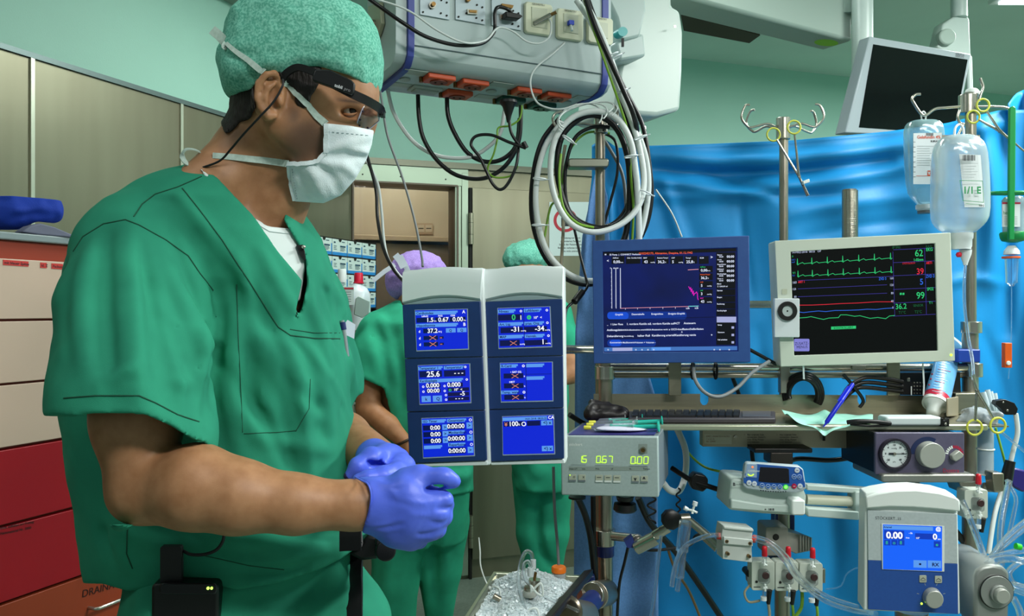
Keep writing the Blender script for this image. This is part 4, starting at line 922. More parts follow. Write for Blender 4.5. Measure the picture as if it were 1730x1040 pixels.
def suture(i, j, k):
    o = ro + ru * (cw * i + .002) + V((0, 0, zt0 - rh * (j + 1) + .001)); w_ = cw - .004; h_ = rh - .006
    t = T('suture_box', '', 'box', o, 'small suture cartons in the dark rack')
    m = MB(); c_ = o + ru * w_ / 2 + V((0, 0, h_ / 2)) - rn * .045; m.box(c_, ru * w_ / 2, rn * .045, (0, 0, h_ / 2), bw)
    m.box(o + ru * w_ / 2 + V((0, 0, .0065)) + rn * .0003, ru * w_ / 2, rn * .0006, (0, 0, .0065), bb); m.box(o + ru * (w_ - .003) + V((0, 0, h_ * .35)) + rn * .0003, ru * .003, rn * .0006, (0, 0, h_ * .35), bb); m.build('carton', t, smooth=False)
    P = Pl.__new__(Pl); P.o = o + V((0, 0, h_)); P.u = ru; P.v = V((0, 0, -1)); P.n = rn; P.m = P.o.y / F
    m = MB(); q = lambda u_, z_: P.o + ru * u_ * w_ - V((0, 0, z_ * h_)) + rn * .001
    for (a_, z_, l_, s_) in [(.08, .16, .12, .09), (.62, .12, .2, .05), (.5, .38, .36, .1), (.5, .52, .3, .03), (.5, .6, .34, .03), (.08, .42, .2, .03), (.08, .52, .16, .03), (.08, .62, .2, .03), (.5, .68, .26, .03)]:
        a = q(a_, z_); m.add([a, a + ru * l_ * w_, a + ru * l_ * w_ - V((0, 0, s_ * h_)), a - V((0, 0, s_ * h_))], [[0, 3, 2, 1]], nvy)
    c0 = q(.5, .0) + rn * .0004; m.add([c0 + ru * math.cos(a) * .011 + V((0, 0, -abs(math.sin(a)) * .011)) for a in [math.pi * x / 8 for x in range(9)]], [list(range(9))], dark)
    m.build('label_print', t, smooth=False); return t
s0 = suture(0, 0, 0)
for j in range(4):
    for i in range(-2, 5):
        if i == -2 and j > 0: continue
        if (i, j) == (0, 0): o = s0
        else:
            o = s0.copy(); COL.objects.link(o); o.location = s0.location + ru * cw * i - V((0, 0, rh * j))
            for ch in list(s0.children): q = ch.copy(); COL.objects.link(q); q.parent = o
        rown = ['top row', 'second row', 'third row', 'bottom row'][j]
        coln = {-2: 'seventh from the window end', -1: 'sixth from the window end', 0: 'fifth from the window end', 1: 'fourth from the window end', 2: 'third from the window end', 3: 'second from the window end', 4: 'at the window end'}[i]
        o['label'] = 'suture carton in the %s of the dark rack, %s' % (rown, coln)
# bottles on a small wall shelf
m = MB(); m.box(A(590, 560, 2.95), (.09, 0, 0), (0, .07, 0), (0, 0, .004), chromed); m.cyl(A(565, 561, 2.99), V((A(565, 561, 2.99).x, 2.99, 0.01)), .012, chromed); m.cyl(V((A(560, 561, 2.99).x, 2.99, 0)), V((A(560, 561, 2.99).x, 2.99, .02)), .06, chromed); m.build('shelf_stand', label='steel stand carrying the plastic bottles behind the doctor', cat='stand')
cp = mat('milky_plastic', 'cfd9dc', .3, sss=.2, alpha=1)
bt = T('disinfectant_bottle', 'translucent white bottle with a red screw cap behind the doctor', 'bottle', A(604, 558, 2.93))
def bz(px, y, d): return A(px, y, d)
m = MB(); m.lathe(bz(604, 558, 2.93), (0, 0, 1), [(0, .02), (.002, .046), (.10, .048), (.135, .046), (.155, .035), (.165, .02), (.172, .018)], cp); m.build('bottle_body', bt)
m = MB(); m.lathe(bz(615, 479, 2.93) + V((-.02, 0, 0)), (0, 0, 1), [(0, .019), (.004, .020), (.006, .017), (.036, .016), (.040, .014)], mat('cap_red', 'd01838', .35)); m.build('screw_cap', bt)
lbp = flat(590, 500, 2.88)
m = MB(); m.rrect(lbp, 578, 484, 598, 515, 0, 0, .001, paper); m.line(lbp, [(580, 487), (596, 487)], 3, .002, redi)
for i in range(5): m.line(lbp, [(581, 493 + i * 4), (593, 493 + i * 4)], .8, .002, ink)
m.build('bottle_label', bt, smooth=False)
b2 = T('bottle', 'small white bottle with white cap beside the red capped bottle', 'bottle', A(576, 558, 2.98))
m = MB(); m.lathe(bz(576, 558, 2.98), (0, 0, 1), [(0, .02), (.002, .034), (.13, .034), (.15, .018), (.16, .016)], cp); m.build('bottle_body', b2); m = MB(); m.lathe(bz(578, 477, 2.98), (0, 0, 1), [(0, .017), (.045, .016), (.05, .014)], white); m.build('screw_cap', b2)
m = MB(); m.prism(flat(612, 520, 2.84, yaw=.3), [(601, 504), (606, 500), (625, 509), (623, 530), (612, 537), (598, 531)], -.01, 0, mat('bracket_grey', '93a79f', .4, .3)); m.build('bottle_bracket', label='grey bracket plate in front of the red capped bottle', cat='bracket', bevel=.002)

# ---------------------------------------------------------------- ceiling pendant with sockets
PD = T('ceiling_pendant', 'grey ceiling supply pendant with blue edges and orange power sockets', 'supply unit', A(850, 140, 1.9))
pa, pb = A(692, 110, 1.75), A(1030, 158, 1.98); pz = (pa.z + pb.z) / 2; pa.z = pb.z = pz
pu = (pb - pa).normalized(); pn_ = V((pu.y, -pu.x, 0)); PL_ = (pb - pa).length
pbod = mat('pendant_grey', 'b9c8c8', .35, noise=(2, 'aebfbe', 2)); pblue = mat('pendant_blue', '3d4a9a', .4); punder = mat('pendant_under', '9aa59c', .45)
def prof(g=0): return [(-.232 - g, 0 - g), (-.045, 0 - g), (-.02, .006 - g), (-.004 + g * .7, .022 - g * .5), (0 + g, .045), (0 + g, .34), (-.03, .36), (-.232 - g, .36)]
def pext(t0, t1, g, m, name, par=PD, bev=.001, mb=None, pr=None):
    mb_ = mb or MB(); R = [[pa + pu * t + pn_ * n - V((0, 0, -z)) for n, z in (pr or prof(g))] for t in (t0, t1)]; mb_.ring(R, m); return mb_.build(name, par, bevel=bev) if not mb else mb_
pext(-.002, PL_ - .012, -.002, pbod, 'casing')
pext(-.004, .011, .002, pblue, 'edge_trim'); pext(PL_ - .022, PL_ - .004, .002, pblue, 'edge_trim')
pext(-.03, -.004, -.006, pbod, 'end_cap'); pext(PL_ - .004, PL_ + .006, -.003, pbod, 'end_cap')
UP = Pl.__new__(Pl); UP.o = pa + V((0, 0, -.0005)) + V((0, 0, .002)); UP.u = pu; UP.v = -pn_; UP.n = V((0, 0, -1)); UP.m = 1.85 / F
FP = Pl.__new__(Pl); FP.o = pa - pn_ * .002; FP.u = pu; FP.v = V((0, 0, -1)); FP.n = pn_; FP.m = 1.85 / F
def up(t, n): return pa + pu * t + pn_ * n + V((0, 0, .001))
def ubox(t, n, lt, ln, h, m, mb): return mb.box(up(t, n) - V((0, 0, h / 2 - .001)), pu * lt / 2, pn_ * ln / 2, (0, 0, h / 2), m)
def uq(pts):  # photo pixel -> (t, n)
    r = []
    for x, y in pts: q = UP.p(x, y) - pa; r.append((q.dot(pu), q.dot(pn_)))
    return r
so = mat('socket_orange', 'c9502a', .4); sod = mat('socket_well', '7c2c14', .5); sog = mat('socket_green', '0f4a3c', .4); brass = mat('brass', '8a6b40', .35, .9)
for i, (x, y, m_, nm) in enumerate([(741, 130, so, 0), (798, 139, so, 0), (772, 156, so, 0), (888, 152, so, 0), (938, 160, so, 0), (862, 167, sog, 1), (914, 176, sog, 1)]):
    (t_, n_), = uq([(x, y)]); m = MB(); ubox(t_, n_, .068, .050, .012, m_, m); s_ = m.build('power_socket', PD, bevel=.003)
    m = MB(); c_ = up(t_, n_) - V((0, 0, .011)); m.cyl(c_, c_ - V((0, 0, .0025)), .0205, sod if not nm else blackp); m.cyl(c_ - pu * .008, c_ - pu * .008 - V((0, 0, .004)), .0026, dark); m.cyl(c_ + pu * .008, c_ + pu * .008 - V((0, 0, .004)), .0026, dark); m.build('socket_well', s_)
    m = MB(); e = up(t_ - .036, n_ - .018); m.cyl(e, e - V((0, 0, .012)), .005, brass); e = up(t_ - .024, n_ - .024); m.cyl(e, e - V((0, 0, .01)), .004, chrome); m.build('earth_stud', s_)
for (x, y, lt, ln) in [(700, 122, .055, .035), (676, 143, .05, .03), (846, 143, .055, .035), (820, 163, .05, .032), (985, 165, .05, .03)]:
    (t_, n_), = uq([(x, y)]); m = MB(); ubox(t_, n_, lt, ln, .002, mat('blank_plate', 'a9b5ad', .5), m); m.build('blank_plate', PD, bevel=.0008)
for (x, y) in [(684, 133), (830, 153), (957, 172)]:
    (t_, n_), = uq([(x, y)]); m = MB(); c_ = up(t_, n_); m.cyl(c_, c_ - V((0, 0, .003)), .013, MATS['blank_plate']); m.build('round_cover', PD)
(t_, n_), = uq([(718, 150)]); m = MB(); ubox(t_, n_, .075, .05, .006, MATS['blank_plate'], m); ubox(t_, n_, .06, .034, .010, punder, m); m.build('blank_socket', PD, bevel=.002)
# groove, plates, outlets on the front face
m = MB(); m.tube([pa + pn_ * .0 + V((0, 0, .0455)), pb + pn_ * .0 + V((0, 0, .0455)) - pu * .015], .0011, mat('groove', '5a6a70', .5), 6); m.build('groove', PD)
F2 = Pl.__new__(Pl); F2.o = pa.copy(); F2.u = pu; F2.v = V((0, 0, -1)); F2.n = pn_; F2.m = 1.85 / F
sil = mat('plate_silver', 'aebcc2', .4, .3)
def slx(x, x0, y0, s=.135): return y0 + (x - x0) * s
for k, (x0, x1, yb) in enumerate([(709, 759, 25), (769, 819, 33), (830, 880, 43)]):
    m = MB(); m.prism(F2, [(x0, -40), (x1, -34), (x1, yb + 9), (x0, yb)], .0, .002, sil); p_ = m.build('connector_plate', PD, bevel=.0006)
    m = MB()
    for (a_, c_) in ((x0 + 5, yb - 4), (x1 - 5, yb + 2), (x0 + 18, yb - 10), (x0 + 35, yb - 2), (x1 - 5, yb - 20), (x0 + 36, yb - 24)): m.disc(F2, a_, c_, 1.7, .002, .0035, dark, k=8)
    cx_, cy_ = [(729, 10), (796, 22), (851, 31)][k]
    if k == 0: m.disc(F2, cx_, cy_, 6, .002, .008, chrome, k=14); m.disc(F2, cx_, cy_, 3.5, .008, .014, brass, k=12)
    else: m.prism(F2, [(cx_ - 9, cy_ - 5), (cx_ + 10, cy_ - 3), (cx_ + 8, cy_ + 4), (cx_ - 8, cy_ + 3)], .002, .008, chrome); m.prism(F2, [(cx_ - 6, cy_ - 3), (cx_ + 7, cy_ - 2), (cx_ + 6, cy_ + 2), (cx_ - 6, cy_ + 1)], .008, .010, brass)
    if k == 2: m.prism(F2, [(cx_ - 6, 8), (cx_ + 14, 11), (cx_ + 12, 16), (cx_ - 5, 13)], .002, .009, brass)
    if k == 1: m.disc(F2, 789, 1, 4, .002, .01, brass, k=12)
    m.build('connector', p_)
oc = mat('outlet_cream', 'cfd2b8', .4)
for k, (x0, y0, w_, h_) in enumerate([(884, 3, 48, 60), (938, 14, 46, 58), (990, 27, 44, 52)]):
    m = MB(); sl = .12; m.prism(F2, [(x0 + 4, y0), (x0 + w_ - 3, y0 + w_ * sl), (x0 + w_, y0 + w_ * sl + 4), (x0 + w_, y0 + h_ - 4), (x0 + w_ - 4, y0 + h_), (x0 + 4, y0 + h_ - w_ * sl), (x0, y0 + h_ - w_ * sl - 4), (x0, y0 + 4)], 0, .008, oc, .06); p_ = m.build('data_outlet', PD, bevel=.0015)
    m = MB(); m.prism(F2, [(x0 + 11, y0 + 10), (x0 + w_ - 10, y0 + 14), (x0 + w_ - 10, y0 + h_ - 12), (x0 + 11, y0 + h_ - 16)], .008, .0095, mat('outlet_insert', 'bfc4ae', .35), .04)
    m.text(F2, x0 + 12, y0 + 7, 3.2, 'GEOHDTEU', ink, .0096, dx=.12); m.build('outlet_insert', p_, smooth=False)
    m = MB()
    if k == 0: a_ = F2.p(900, 44, .012); m.cyl(F2.p(899, 42, .009), F2.p(920, 32, .03), .0055, chrome, k=12); m.cyl(F2.p(918, 33, .028), F2.p(926, 30, .04), .004, brass, k=10); m.build('coaxial_plug', p_)
    if k == 1: m.prism(F2, [(955, 38), (963, 39), (963, 46), (955, 45)], .009, .02, mat('plug_blue', '2248c8', .4)); m.cyl(F2.p(959, 46, .015), F2.p(959, 56, .02), .0035, white, k=10); m.build('network_plug', p_)
m = MB(); m.prism(F2, [(845, 26), (868, 30), (874, 34), (868, 39), (846, 36)], .009, .03, blackp); m.build('serial_plug', PD, bevel=.002)
# left end fitting with hose connector
m = MB(); ep = Pl.__new__(Pl); ep.o = pa - pu * .031; ep.u = pn_; ep.v = V((0, 0, -1)); ep.n = -pu; ep.m = 1.8 / F
m.prism(ep, [(628, 12), (648, 4), (651, 40), (644, 62), (632, 70), (628, 40)], 0, .01, mat('fitting_plate', 'b4b49a', .4, .3)); q = m.build('gas_fitting', PD, bevel=.002)
m = MB(); m.cyl(ep.p(640, 42, .01), ep.p(640, 42, .03), .010, chrome); m.cyl(ep.p(629, 36, .03), ep.p(630, 60, .03), .012, chrome); m.cyl(ep.p(630, 60, .03), ep.p(631, 74, .03), .009, chromed); m.build('gas_connector', q)
m = MB(); m.box(pa + pu * .30 + pn_ * -.12 + V((0, 0, .55)), pu * .09, pn_ * .06, (0, 0, .20), pbod); m.cyl(pa + pu * .30 + pn_ * -.12 + V((0, 0, .7)), V((pa + pu * .30 + pn_ * -.12).xy.to_3d()) + V((0, 0, 2.76)), .06, pbod); m.build('suspension_column', PD, bevel=.01)
# suspension arm at the right of the pendant
AR = T('pendant_arm', 'bulky white suspension arm with rounded housing right of the socket unit', 'support arm', A(1110, 190, 2.4))
m = MB(); m.prism(flat(1110, 100, 2.28, yaw=.45), [(1050, -60), (1133, -60), (1136, 10), (1150, 18), (1155, 55), (1154, 120), (1150, 186), (1110, 196), (1060, 192), (1040, 188), (1046, 120), (1052, 90)], -.22, 0, mat('arm_white', 'c2cfc8', .4)); m.build('arm_housing', AR, bevel=.012)
m = MB(); m.prism(flat(1060, 50, 2.15, yaw=.45), [(1000, -60), (1088, -60), (1092, 18), (1082, 62), (1050, 70), (1042, 30)], -.1, 0, mat('arm_grey', 'a9b9b5', .4)); m.prism(flat(1060, 80, 2.16, yaw=.45), [(1040, 70), (1088, 55), (1092, 95), (1048, 103)], -.1, 0, MATS['arm_grey']); m.build('arm_joint', AR, bevel=.008)
m = MB(); m.disc(flat(1050, 55, 2.12, yaw=.45), 1051, 54, 8, -.02, .004, mat('teal_button', '2f9c9c', .4)); m.build('lock_button', AR)
m = MB(); m.box(A(1052, 72, 2.02), (.003, 0, 0), (0, .004, 0), (0, 0, .01), blackp); m.build('lock_pin', AR)
m = MB(); m.disc(flat(1138, 45, 2.28, yaw=.45), 1139, 45, 2, 0, .003, chrome, k=10); m.build('screw', AR)
m = MB(); m.cyl(A(1090, 0, 2.4) + V((0, 0, .05)), V((A(1090, 0, 2.4).x, 2.4, 2.76)), .06, MATS['arm_white']); m.build('ceiling_column', AR)
# ceiling boom with green sticker
BM = T('ceiling_boom', 'horizontal grey ceiling boom with a green oval sticker under its end', 'ceiling arm', A(1400, 75, 3.0))
Cc, Dd, Bb = A(1440, 70, 3.0), A(1120, -14, 2.53), A(1390, 86, 3.11); Cc.z = Dd.z = Bb.z = 2.37
off_ = Bb - Cc; m = MB(); up_ = V((0, 0, .17)); vs = [Dd, Cc, Cc + off_, Dd + off_]
m.add(vs + [v + up_ for v in vs], [[0, 1, 2, 3], [4, 7, 6, 5], [0, 4, 5, 1], [1, 5, 6, 2], [2, 6, 7, 3], [3, 7, 4, 0]], mat('boom_grey', '9fb0a6', .5)); m.build('boom_beam', BM, bevel=.012)
m = MB(); bc = A(1396, 72, 1350 * (2.37 - CH) / (520 - 72)); bc.z = 2.3695; bu = (Cc - Dd).normalized(); bv = off_.normalized()
m.add([bc + bu * math.cos(a) * .055 + bv * math.sin(a) * .032 for a in [i * .2618 for i in range(24)]], [list(range(24))], mat('sticker_green', '8fd024', .5)); m.build('sticker', BM, smooth=False)
m = MB(); m.cyl(Cc + V((-.02, .05, .1)), V((Cc.x - .02, Cc.y + .05, 2.76)), .08, MATS['boom_grey']); m.build('boom_mount', BM)
m = MB(); vq = [(1150, 24), (1284, 60), (1266, 73), (1155, 52)]; vs = []
for x, y in vq: p = A(x, y, 1350 * (2.735 - CH) / (520 - y)); vs.append(p)
m.add(vs + [v + V((0, 0, .025)) for v in vs], [[0, 1, 2, 3], [4, 7, 6, 5], [0, 4, 5, 1], [1, 5, 6, 2], [2, 6, 7, 3], [3, 7, 4, 0]], mat('vent_brown', '3c2c20', .7)); m.build('ceiling_vent', label='dark brown recessed panel in the ceiling behind the boom', cat='vent', smooth=False)
# monitor on ceiling mount
LC = T('ceiling_monitor', 'switched-off grey framed monitor tilted on a ceiling mount', 'monitor', A(1540, 200, 2.9))
LP = Pl((1472, 62, 2.85), (1641, 92, 3.05), (1437, 221, 2.83)); lg_ = mat('monitor_grey', '939ea2', .4)
m = MB(); m.prism(LP, [(1470, 61), (1641, 91), (1614, 232), (1428, 224)], -.05, 0, lg_); m.build('housing', LC, bevel=.004)
m = MB(); m.prism(LP, [(1475, 75), (1634, 101), (1610, 226), (1451, 215)], 0, .002, mat('dead_screen', '07070a', .12)); sc_ = m.build('screen', LC)
m = MB(); m.text(LP, 1614, 92.5, 2.6, 'SURGICAL', ink, .001, dx=.17); m.text(LP, 1614, 96, 2.6, 'DISPLAYS', ink, .001, dx=.17); m.build('lettering', LC, smooth=False)
m = MB(); m.cyl(A(1457, -60, 2.95), A(1457, 178, 2.95), .037, mat('tube_white', 'bccac4', .35)); m.build('mounting_tube', LC)
m = MB(); m.prism(flat(1610, 60, 3.12, yaw=.3), [(1594, 40), (1612, 28), (1634, 26), (1638, 32), (1641, 100), (1600, 92), (1584, 80)], -.05, .0, MATS['tube_white']); m.cyl(A(1636, 95, 3.12), A(1640, 200, 3.12), .012, MATS['tube_white']); m.disc(flat(1600, 60, 3.09, yaw=.3), 1601, 62, 14, -.02, .004, MATS['boom_grey']); m.build('support_bracket', LC, bevel=.006)
m = MB(); m.cyl(A(1620, 30, 3.14), V((A(1620, 30, 3.14).x, 3.14, 2.76)), .03, MATS['tube_white']); m.build('ceiling_rod', LC)
# ---------------------------------------------------------------- blue drapes
dm = mat('drape_blue', '188ccd', .5, noise=(2.5, '1480bf', 3), bump=(90, .12), spec=.35); pm = mat('sheet_blue', '5f8cc4', .8, noise=(180, '557fb6', 3), bump=(300, .3))
def drape(name, x0, x1, top, bot, dfn, ridges, m, step=6, thick=.002, amp=1, label=None, left=None, right=None):
    xs = np.arange(x0, x1 + step, step, dtype=float); n = len(xs); rows_ = int((bot - 200) / step); vs = []
    tp = np.interp(xs, [t[0] for t in top], [t[1] for t in top]); R = np.linspace(0, 1, rows_)
    Y = tp[:, None] * (1 - R) + bot * R; X = np.repeat(xs[:, None], rows_, 1)
    if left: lx = np.interp(Y, [q[1] for q in left], [q[0] for q in left]); X = lx + (X - x0) / (x1 - x0) * ((np.interp(Y, [q[1] for q in right], [q[0] for q in right]) if right else x1) - lx)
    D = dfn(X, Y)
    for pts, w_, a_ in ridges:
        pts = spline2(pts, 5) if len(pts) > 2 else pts; best = np.full(X.shape, 1e9); par = np.zeros(X.shape)
        for i, ((ax, ay), (bx_, by)) in enumerate(zip(pts, pts[1:])):
            ex, ey = bx_ - ax, by - ay; t = np.clip(((X - ax) * ex + (Y - ay) * ey) / (ex * ex + ey * ey + 1e-9), 0, 1); d = (X - ax - t * ex) ** 2 + (Y - ay - t * ey) ** 2; q = d < best; best = np.where(q, d, best); par = np.where(q, (i + t) / (len(pts) - 1), par)
        D = D - a_ * amp * .75 * np.exp(-best / (w_ * w_)) * np.sin(np.pi * np.clip(par * .84 + .08, 0, 1)) ** .6
    P = np.stack([(X - CX) / F * D, D, CH - (Y - CY) / F * D], -1)
    P[..., 2] = np.maximum(P[..., 2], .01)
    mb = MB(); fs = [[i * rows_ + j, i * rows_ + j + 1, (i + 1) * rows_ + j + 1, (i + 1) * rows_ + j] for i in range(n - 1) for j in range(rows_ - 1)]
    mb.add([tuple(p) for p in P.reshape(-1, 3)], fs, m)
    return mb.build(name, label=label, cat='drape', solid=thick, ang=3)
rg_ = [([(1100, 262), (1250, 272), (1400, 262), (1560, 240), (1700, 205)], 12, .03), ([(1095, 285), (1200, 292), (1330, 290), (1500, 268)], 10, -.035), ([(1100, 305), (1180, 315), (1300, 330)], 9, .025), ([(1090, 330), (1200, 330), (1330, 315), (1500, 290), (1600, 250)], 10, .02),
  ([(1180, 290), (1300, 325), (1420, 330)], 9, -.02), ([(1120, 300), (1150, 400), (1200, 520)], 12, .02), ([(1250, 330), (1255, 400), (1270, 500)], 6, -.008), ([(1340, 360), (1420, 345), (1560, 330)], 14, .02), ([(1360, 400), (1460, 380), (1560, 370)], 10, -.012),
  ([(1100, 240), (1300, 232), (1500, 212)], 8, .015), ([(1660, 215), (1680, 330), (1670, 480)], 18, .03), ([(1690, 230), (1700, 380), (1700, 560)], 12, -.03), ([(1600, 480), (1640, 470), (1700, 480)], 8, .012), ([(1150, 720), (1300, 740), (1460, 700)], 30, .02), ([(1280, 560), (1290, 700), (1300, 860)], 12, -.012),
  ([(1150, 560), (1170, 700), (1180, 900)], 20, .02), ([(1660, 560), (1690, 640), (1700, 700)], 10, -.012), ([(1640, 830), (1690, 840), (1730, 800)], 20, .02), ([(1400, 820), (1410, 930), (1400, 1040)], 14, -.012), ([(1050, 330), (1055, 400), (1060, 470)], 8, -.03), ([(1072, 300), (1078, 400), (1085, 480)], 7, .03), ([(1035, 300), (1030, 380), (1030, 480)], 7, .03), ([(1020, 250), (1030, 300), (1060, 400)], 8, -.02)]
drape('surgical_drape', 1002, 1860, [(1002, 246), (1020, 232), (1045, 250), (1100, 246), (1200, 243), (1340, 237), (1500, 222), (1600, 208), (1690, 186), (1860, 184)], 1290, lambda X, Y: 2.42 + (1100 - X) * .0002 + .012 * np.sin(X * .021 + Y * .004) + .006 * np.sin(X * .05 - Y * .013), rg_, dm, label='bright blue surgical drape hanging as a wall behind all equipment', left=[(1000, 200), (1000, 300), (985, 420), (975, 700), (968, 1290)])
drape('pale_drape', 968, 1110, [(968, 300), (1000, 262), (1022, 246), (1110, 330)], 1290, lambda X, Y: 2.26 + .01 * np.sin(X * .06) + .005 * np.sin(X * .11 + Y * .01), [([(1000, 300), (990, 400), (985, 520)], 7, .02), ([(1012, 300), (1005, 420), (1010, 520)], 6, -.02), ([(970, 885), (1110, 890)], 3, .003), ([(970, 760), (1110, 765)], 3, -.003), ([(1010, 950), (1100, 955)], 3, .003)], pm, label='pale blue matt drape falling behind the left steel pole', left=[(1014, 240), (1004, 300), (984, 400), (972, 560), (968, 1290)], right=[(1020, 240), (1024, 300), (1030, 420), (1075, 560), (1108, 680), (1112, 1290)])
drape('gathered_drape', 1690, 1860, [(1690, 175), (1706, 158), (1720, 152), (1860, 175)], 1290, lambda X, Y: 2.30 + .03 * np.sin(X * .11) + .01 * np.sin(Y * .02), [], dm, label='gathered corner of blue drape bunched at the right pole top', left=[(1700, 150), (1706, 200), (1716, 300), (1724, 420), (1730, 1290)])

# ---------------------------------------------------------------- steel stand: poles, rails, shelf
def pole(x, y0, y1, d, r, m=chromed, mb=None):
    mb = mb or MB(); a = A(x, y0, d); b_ = A(x, y1, d); b_ = V((a.x, a.y, b_.z)); mb.cyl(a, b_, r, m, k=28); return mb
ST = T('equipment_stand', 'steel pole and rail frame carrying the monitors and pumps', 'stand', A(1300, 1200, 1.9))
fl = lambda d: CY + CH / d * F
m = pole(1022, 612, fl(1.87) - 30, 1.87, .0185); m.build('pole', ST); m = pole(1639, 560, fl(1.87) - 30, 1.87, .0175); m.build('pole', ST)
m = pole(1014, 222, 1000, 1.92, .0118); m.build('pole', ST)
for (x, y0, y1, r, mm) in [(1022, 618, 640, .0235, chrome), (1021, 893, 919, .026, chrome), (1022, 918, 938, .0215, mat('clamp_blue', '27357a', .4)), (1641, 543, 562, .0225, chrome), (1643, 613, 636, .0215, chrome)]:
    m = pole(x, y0, y1, 1.865, r, mm); m.build('collar', ST, bevel=.001)
m = MB(); m.rrect(flat(1637, 600, 1.83), 1618, 590, 1657, 612, 2, -.05, 0, mat('clip_blue', '1c3f9c', .4)); m.build('pole_clip', ST, bevel=.003)
m = MB(); a, b_ = A(1030, 620, 1.86), A(1632, 620, 1.86); m.cyl(a, b_, .0095, chrome); m.build('rail', ST)
m = MB(); a, b_ = A(1030, 633, 1.875), A(1632, 633, 1.875); m.cyl(a, b_, .0075, chromed); m.build('rail', ST)
m = MB(); m.cyl(A(952, 590, 1.93), A(1015, 590, 1.93), .0095, chrome); m.build('rail', ST); m = MB(); m.cyl(A(1200, 514, 1.96), A(1330, 514, 1.96), .0095, chrome); m.build('rail', ST)
for x in (1140, 1510): m = MB(); m.prism(flat(x, 640, 1.835), [(x - 10, 608), (x + 11, 608), (x + 11, 668), (x - 10, 668)], -.008, 0, steel); m.build('bracket', ST, bevel=.001)
m = MB(); m.rrect(flat(1327, 625, 1.845), 1319, 618, 1335, 664, 1, -.02, 0, chromed); m.build('joint', ST, bevel=.002)
m = MB(); m.rrect(flat(1450, 620, 1.845), 1440, 617, 1463, 624, 1, -.01, .0, chromed); m.build('joint', ST, bevel=.001)
# shelf tray with upright back
BS = flat(1300, 680, 1.86); P_ = [(1003, 665), (1183, 665), (1183, 678), (1186, 683), (1190, 684.5), (1194, 683), (1197, 678), (1197, 665.5), (1449, 667), (1449, 678), (1452, 683), (1456, 684.5), (1460, 683), (1463, 678), (1463, 667), (1608, 668), (1608, 700), (1003, 700)]
SH = T('tray_shelf', 'long brushed steel shelf with upright back under the monitors', 'shelf', A(1300, 715, 1.75))
m = MB(); m.prism(BS, P_, -.002, .0, steel); m.build('upright_back', SH, smooth=False)
zs = A(1300, 697, 1.86).z; m = MB(); m.abox((A(1060, 697, 1.66).x, 1.655, zs - .003), (A(1612, 697, 1.86).x, 1.86, zs), steel); m.build('tray', SH)
m = MB(); a, b_ = V((A(1108, 714, 1.655).x, 1.655, zs - .003)), V((A(1668, 714, 1.655).x, 1.655, zs - .003)); m.box((a + b_) / 2, (b_ - a) / 2, (0, .006, 0), (0, 0, .0065), mat('lip_steel', 'b9bda6', .3, .7)); m.build('front_lip', SH, bevel=.004)
m = MB(); m.box(A(1631, 680, 1.84), (.034, 0, 0), (0, .02, 0), (0, 0, .024), steel); m.prism(flat(1612, 680, 1.80, yaw=.9), [(1598, 672), (1624, 668), (1624, 702), (1598, 703)], -.0, .004, mat('end_plate', 'a89c86', .4, .4)); m.build('end_bracket', SH, bevel=.003)
m = MB(); UPL = flat(1310, 740, 1.75); m.prism(UPL, [(1187, 724), (1450, 727), (1450, 757), (1187, 754)], -.03, 0, mat('bracket_plate', 'a39a84', .4, .5)); pt = m.build('support_plate', SH, bevel=.001)
m = MB(); m.prism(UPL, [(1190, 733), (1236, 734), (1236, 750), (1190, 749)], 0, .0006, mat('rating_label', 'b5b09a', .5)); m.build('rating_label', pt)
m = MB()
for i in range(3): m.text(UPL, 1193, 738 + i * 4.2, 2.6, ['DMT - EXAKTE P-TOTO', '1 x 6,3 A', 'Nr. 23400'][i], mat('label_red', '6a2a22', .6), .001)
for x in (1262, 1317):
    m.text(UPL, x - 5, 736, 3.4, '!', ink, .001)
    for i, t_ in enumerate(['Nur originale Teile', 'verwenden, Gewicht', 'max. 15 kg, Pumpe', 'nicht belasten.', 'Bedienung beachten']): m.text(UPL, x, 735 + i * 4.1, 2.6, t_, ink, .001)
m.build('warning_print', pt, smooth=False)
m = MB(); m.disc(UPL, 1242, 737, 2.6, 0, .003, chromed, k=12); m.build('screw', pt)
m = MB(); m.cyl(A(1392, 735, 1.74), A(1392, 744, 1.74), .003, dark); m.build('spring_pin', pt)
# IV poles with hooks
def hook(par, hub, ang, L=.085, up=.05, r=.0032):
    d = V((math.cos(ang), math.sin(ang), 0)); p = hub
    pts = [p, p + d * .02, p + d * .045 + V((0, 0, .006)), p + d * L * .85 + V((0, 0, -.004)), p + d * L + V((0, 0, -.002)), p + d * (L + .016) + V((0, 0, .02)), p + d * (L + .006) + V((0, 0, up)), p + d * (L - .006) + V((0, 0, up + .004))]
    m = MB(); m.tube(spline(pts, 6), r, chrome); return m.build('hook', par)
I1 = T('iv_pole', 'slim steel infusion pole with four empty hooks in front of the drape', 'infusion pole', A(1324, 1000, 2.1))
m = pole(1324, 228, fl(2.1), 2.1, .0115); m.build('pole', I1); m = pole(1323, 199, 236, 2.1, .018, chrome); m.build('hub', I1, bevel=.002)
for an, L in ((3.3, .10), (-.25, .085), (2.6, .08), (.5, .11)): hook(I1, A(1323, 214, 2.1) + V((0, 0, 0)), an, L)
I2 = T('pole_hooks', 'steel hub with curled hooks on top of the left pole inside the cable coil', 'hook rack', A(1015, 225, 1.92))
m = pole(1015, 200, 226, 1.92, .017, chrome); m.build('hub', I2, bevel=.002)
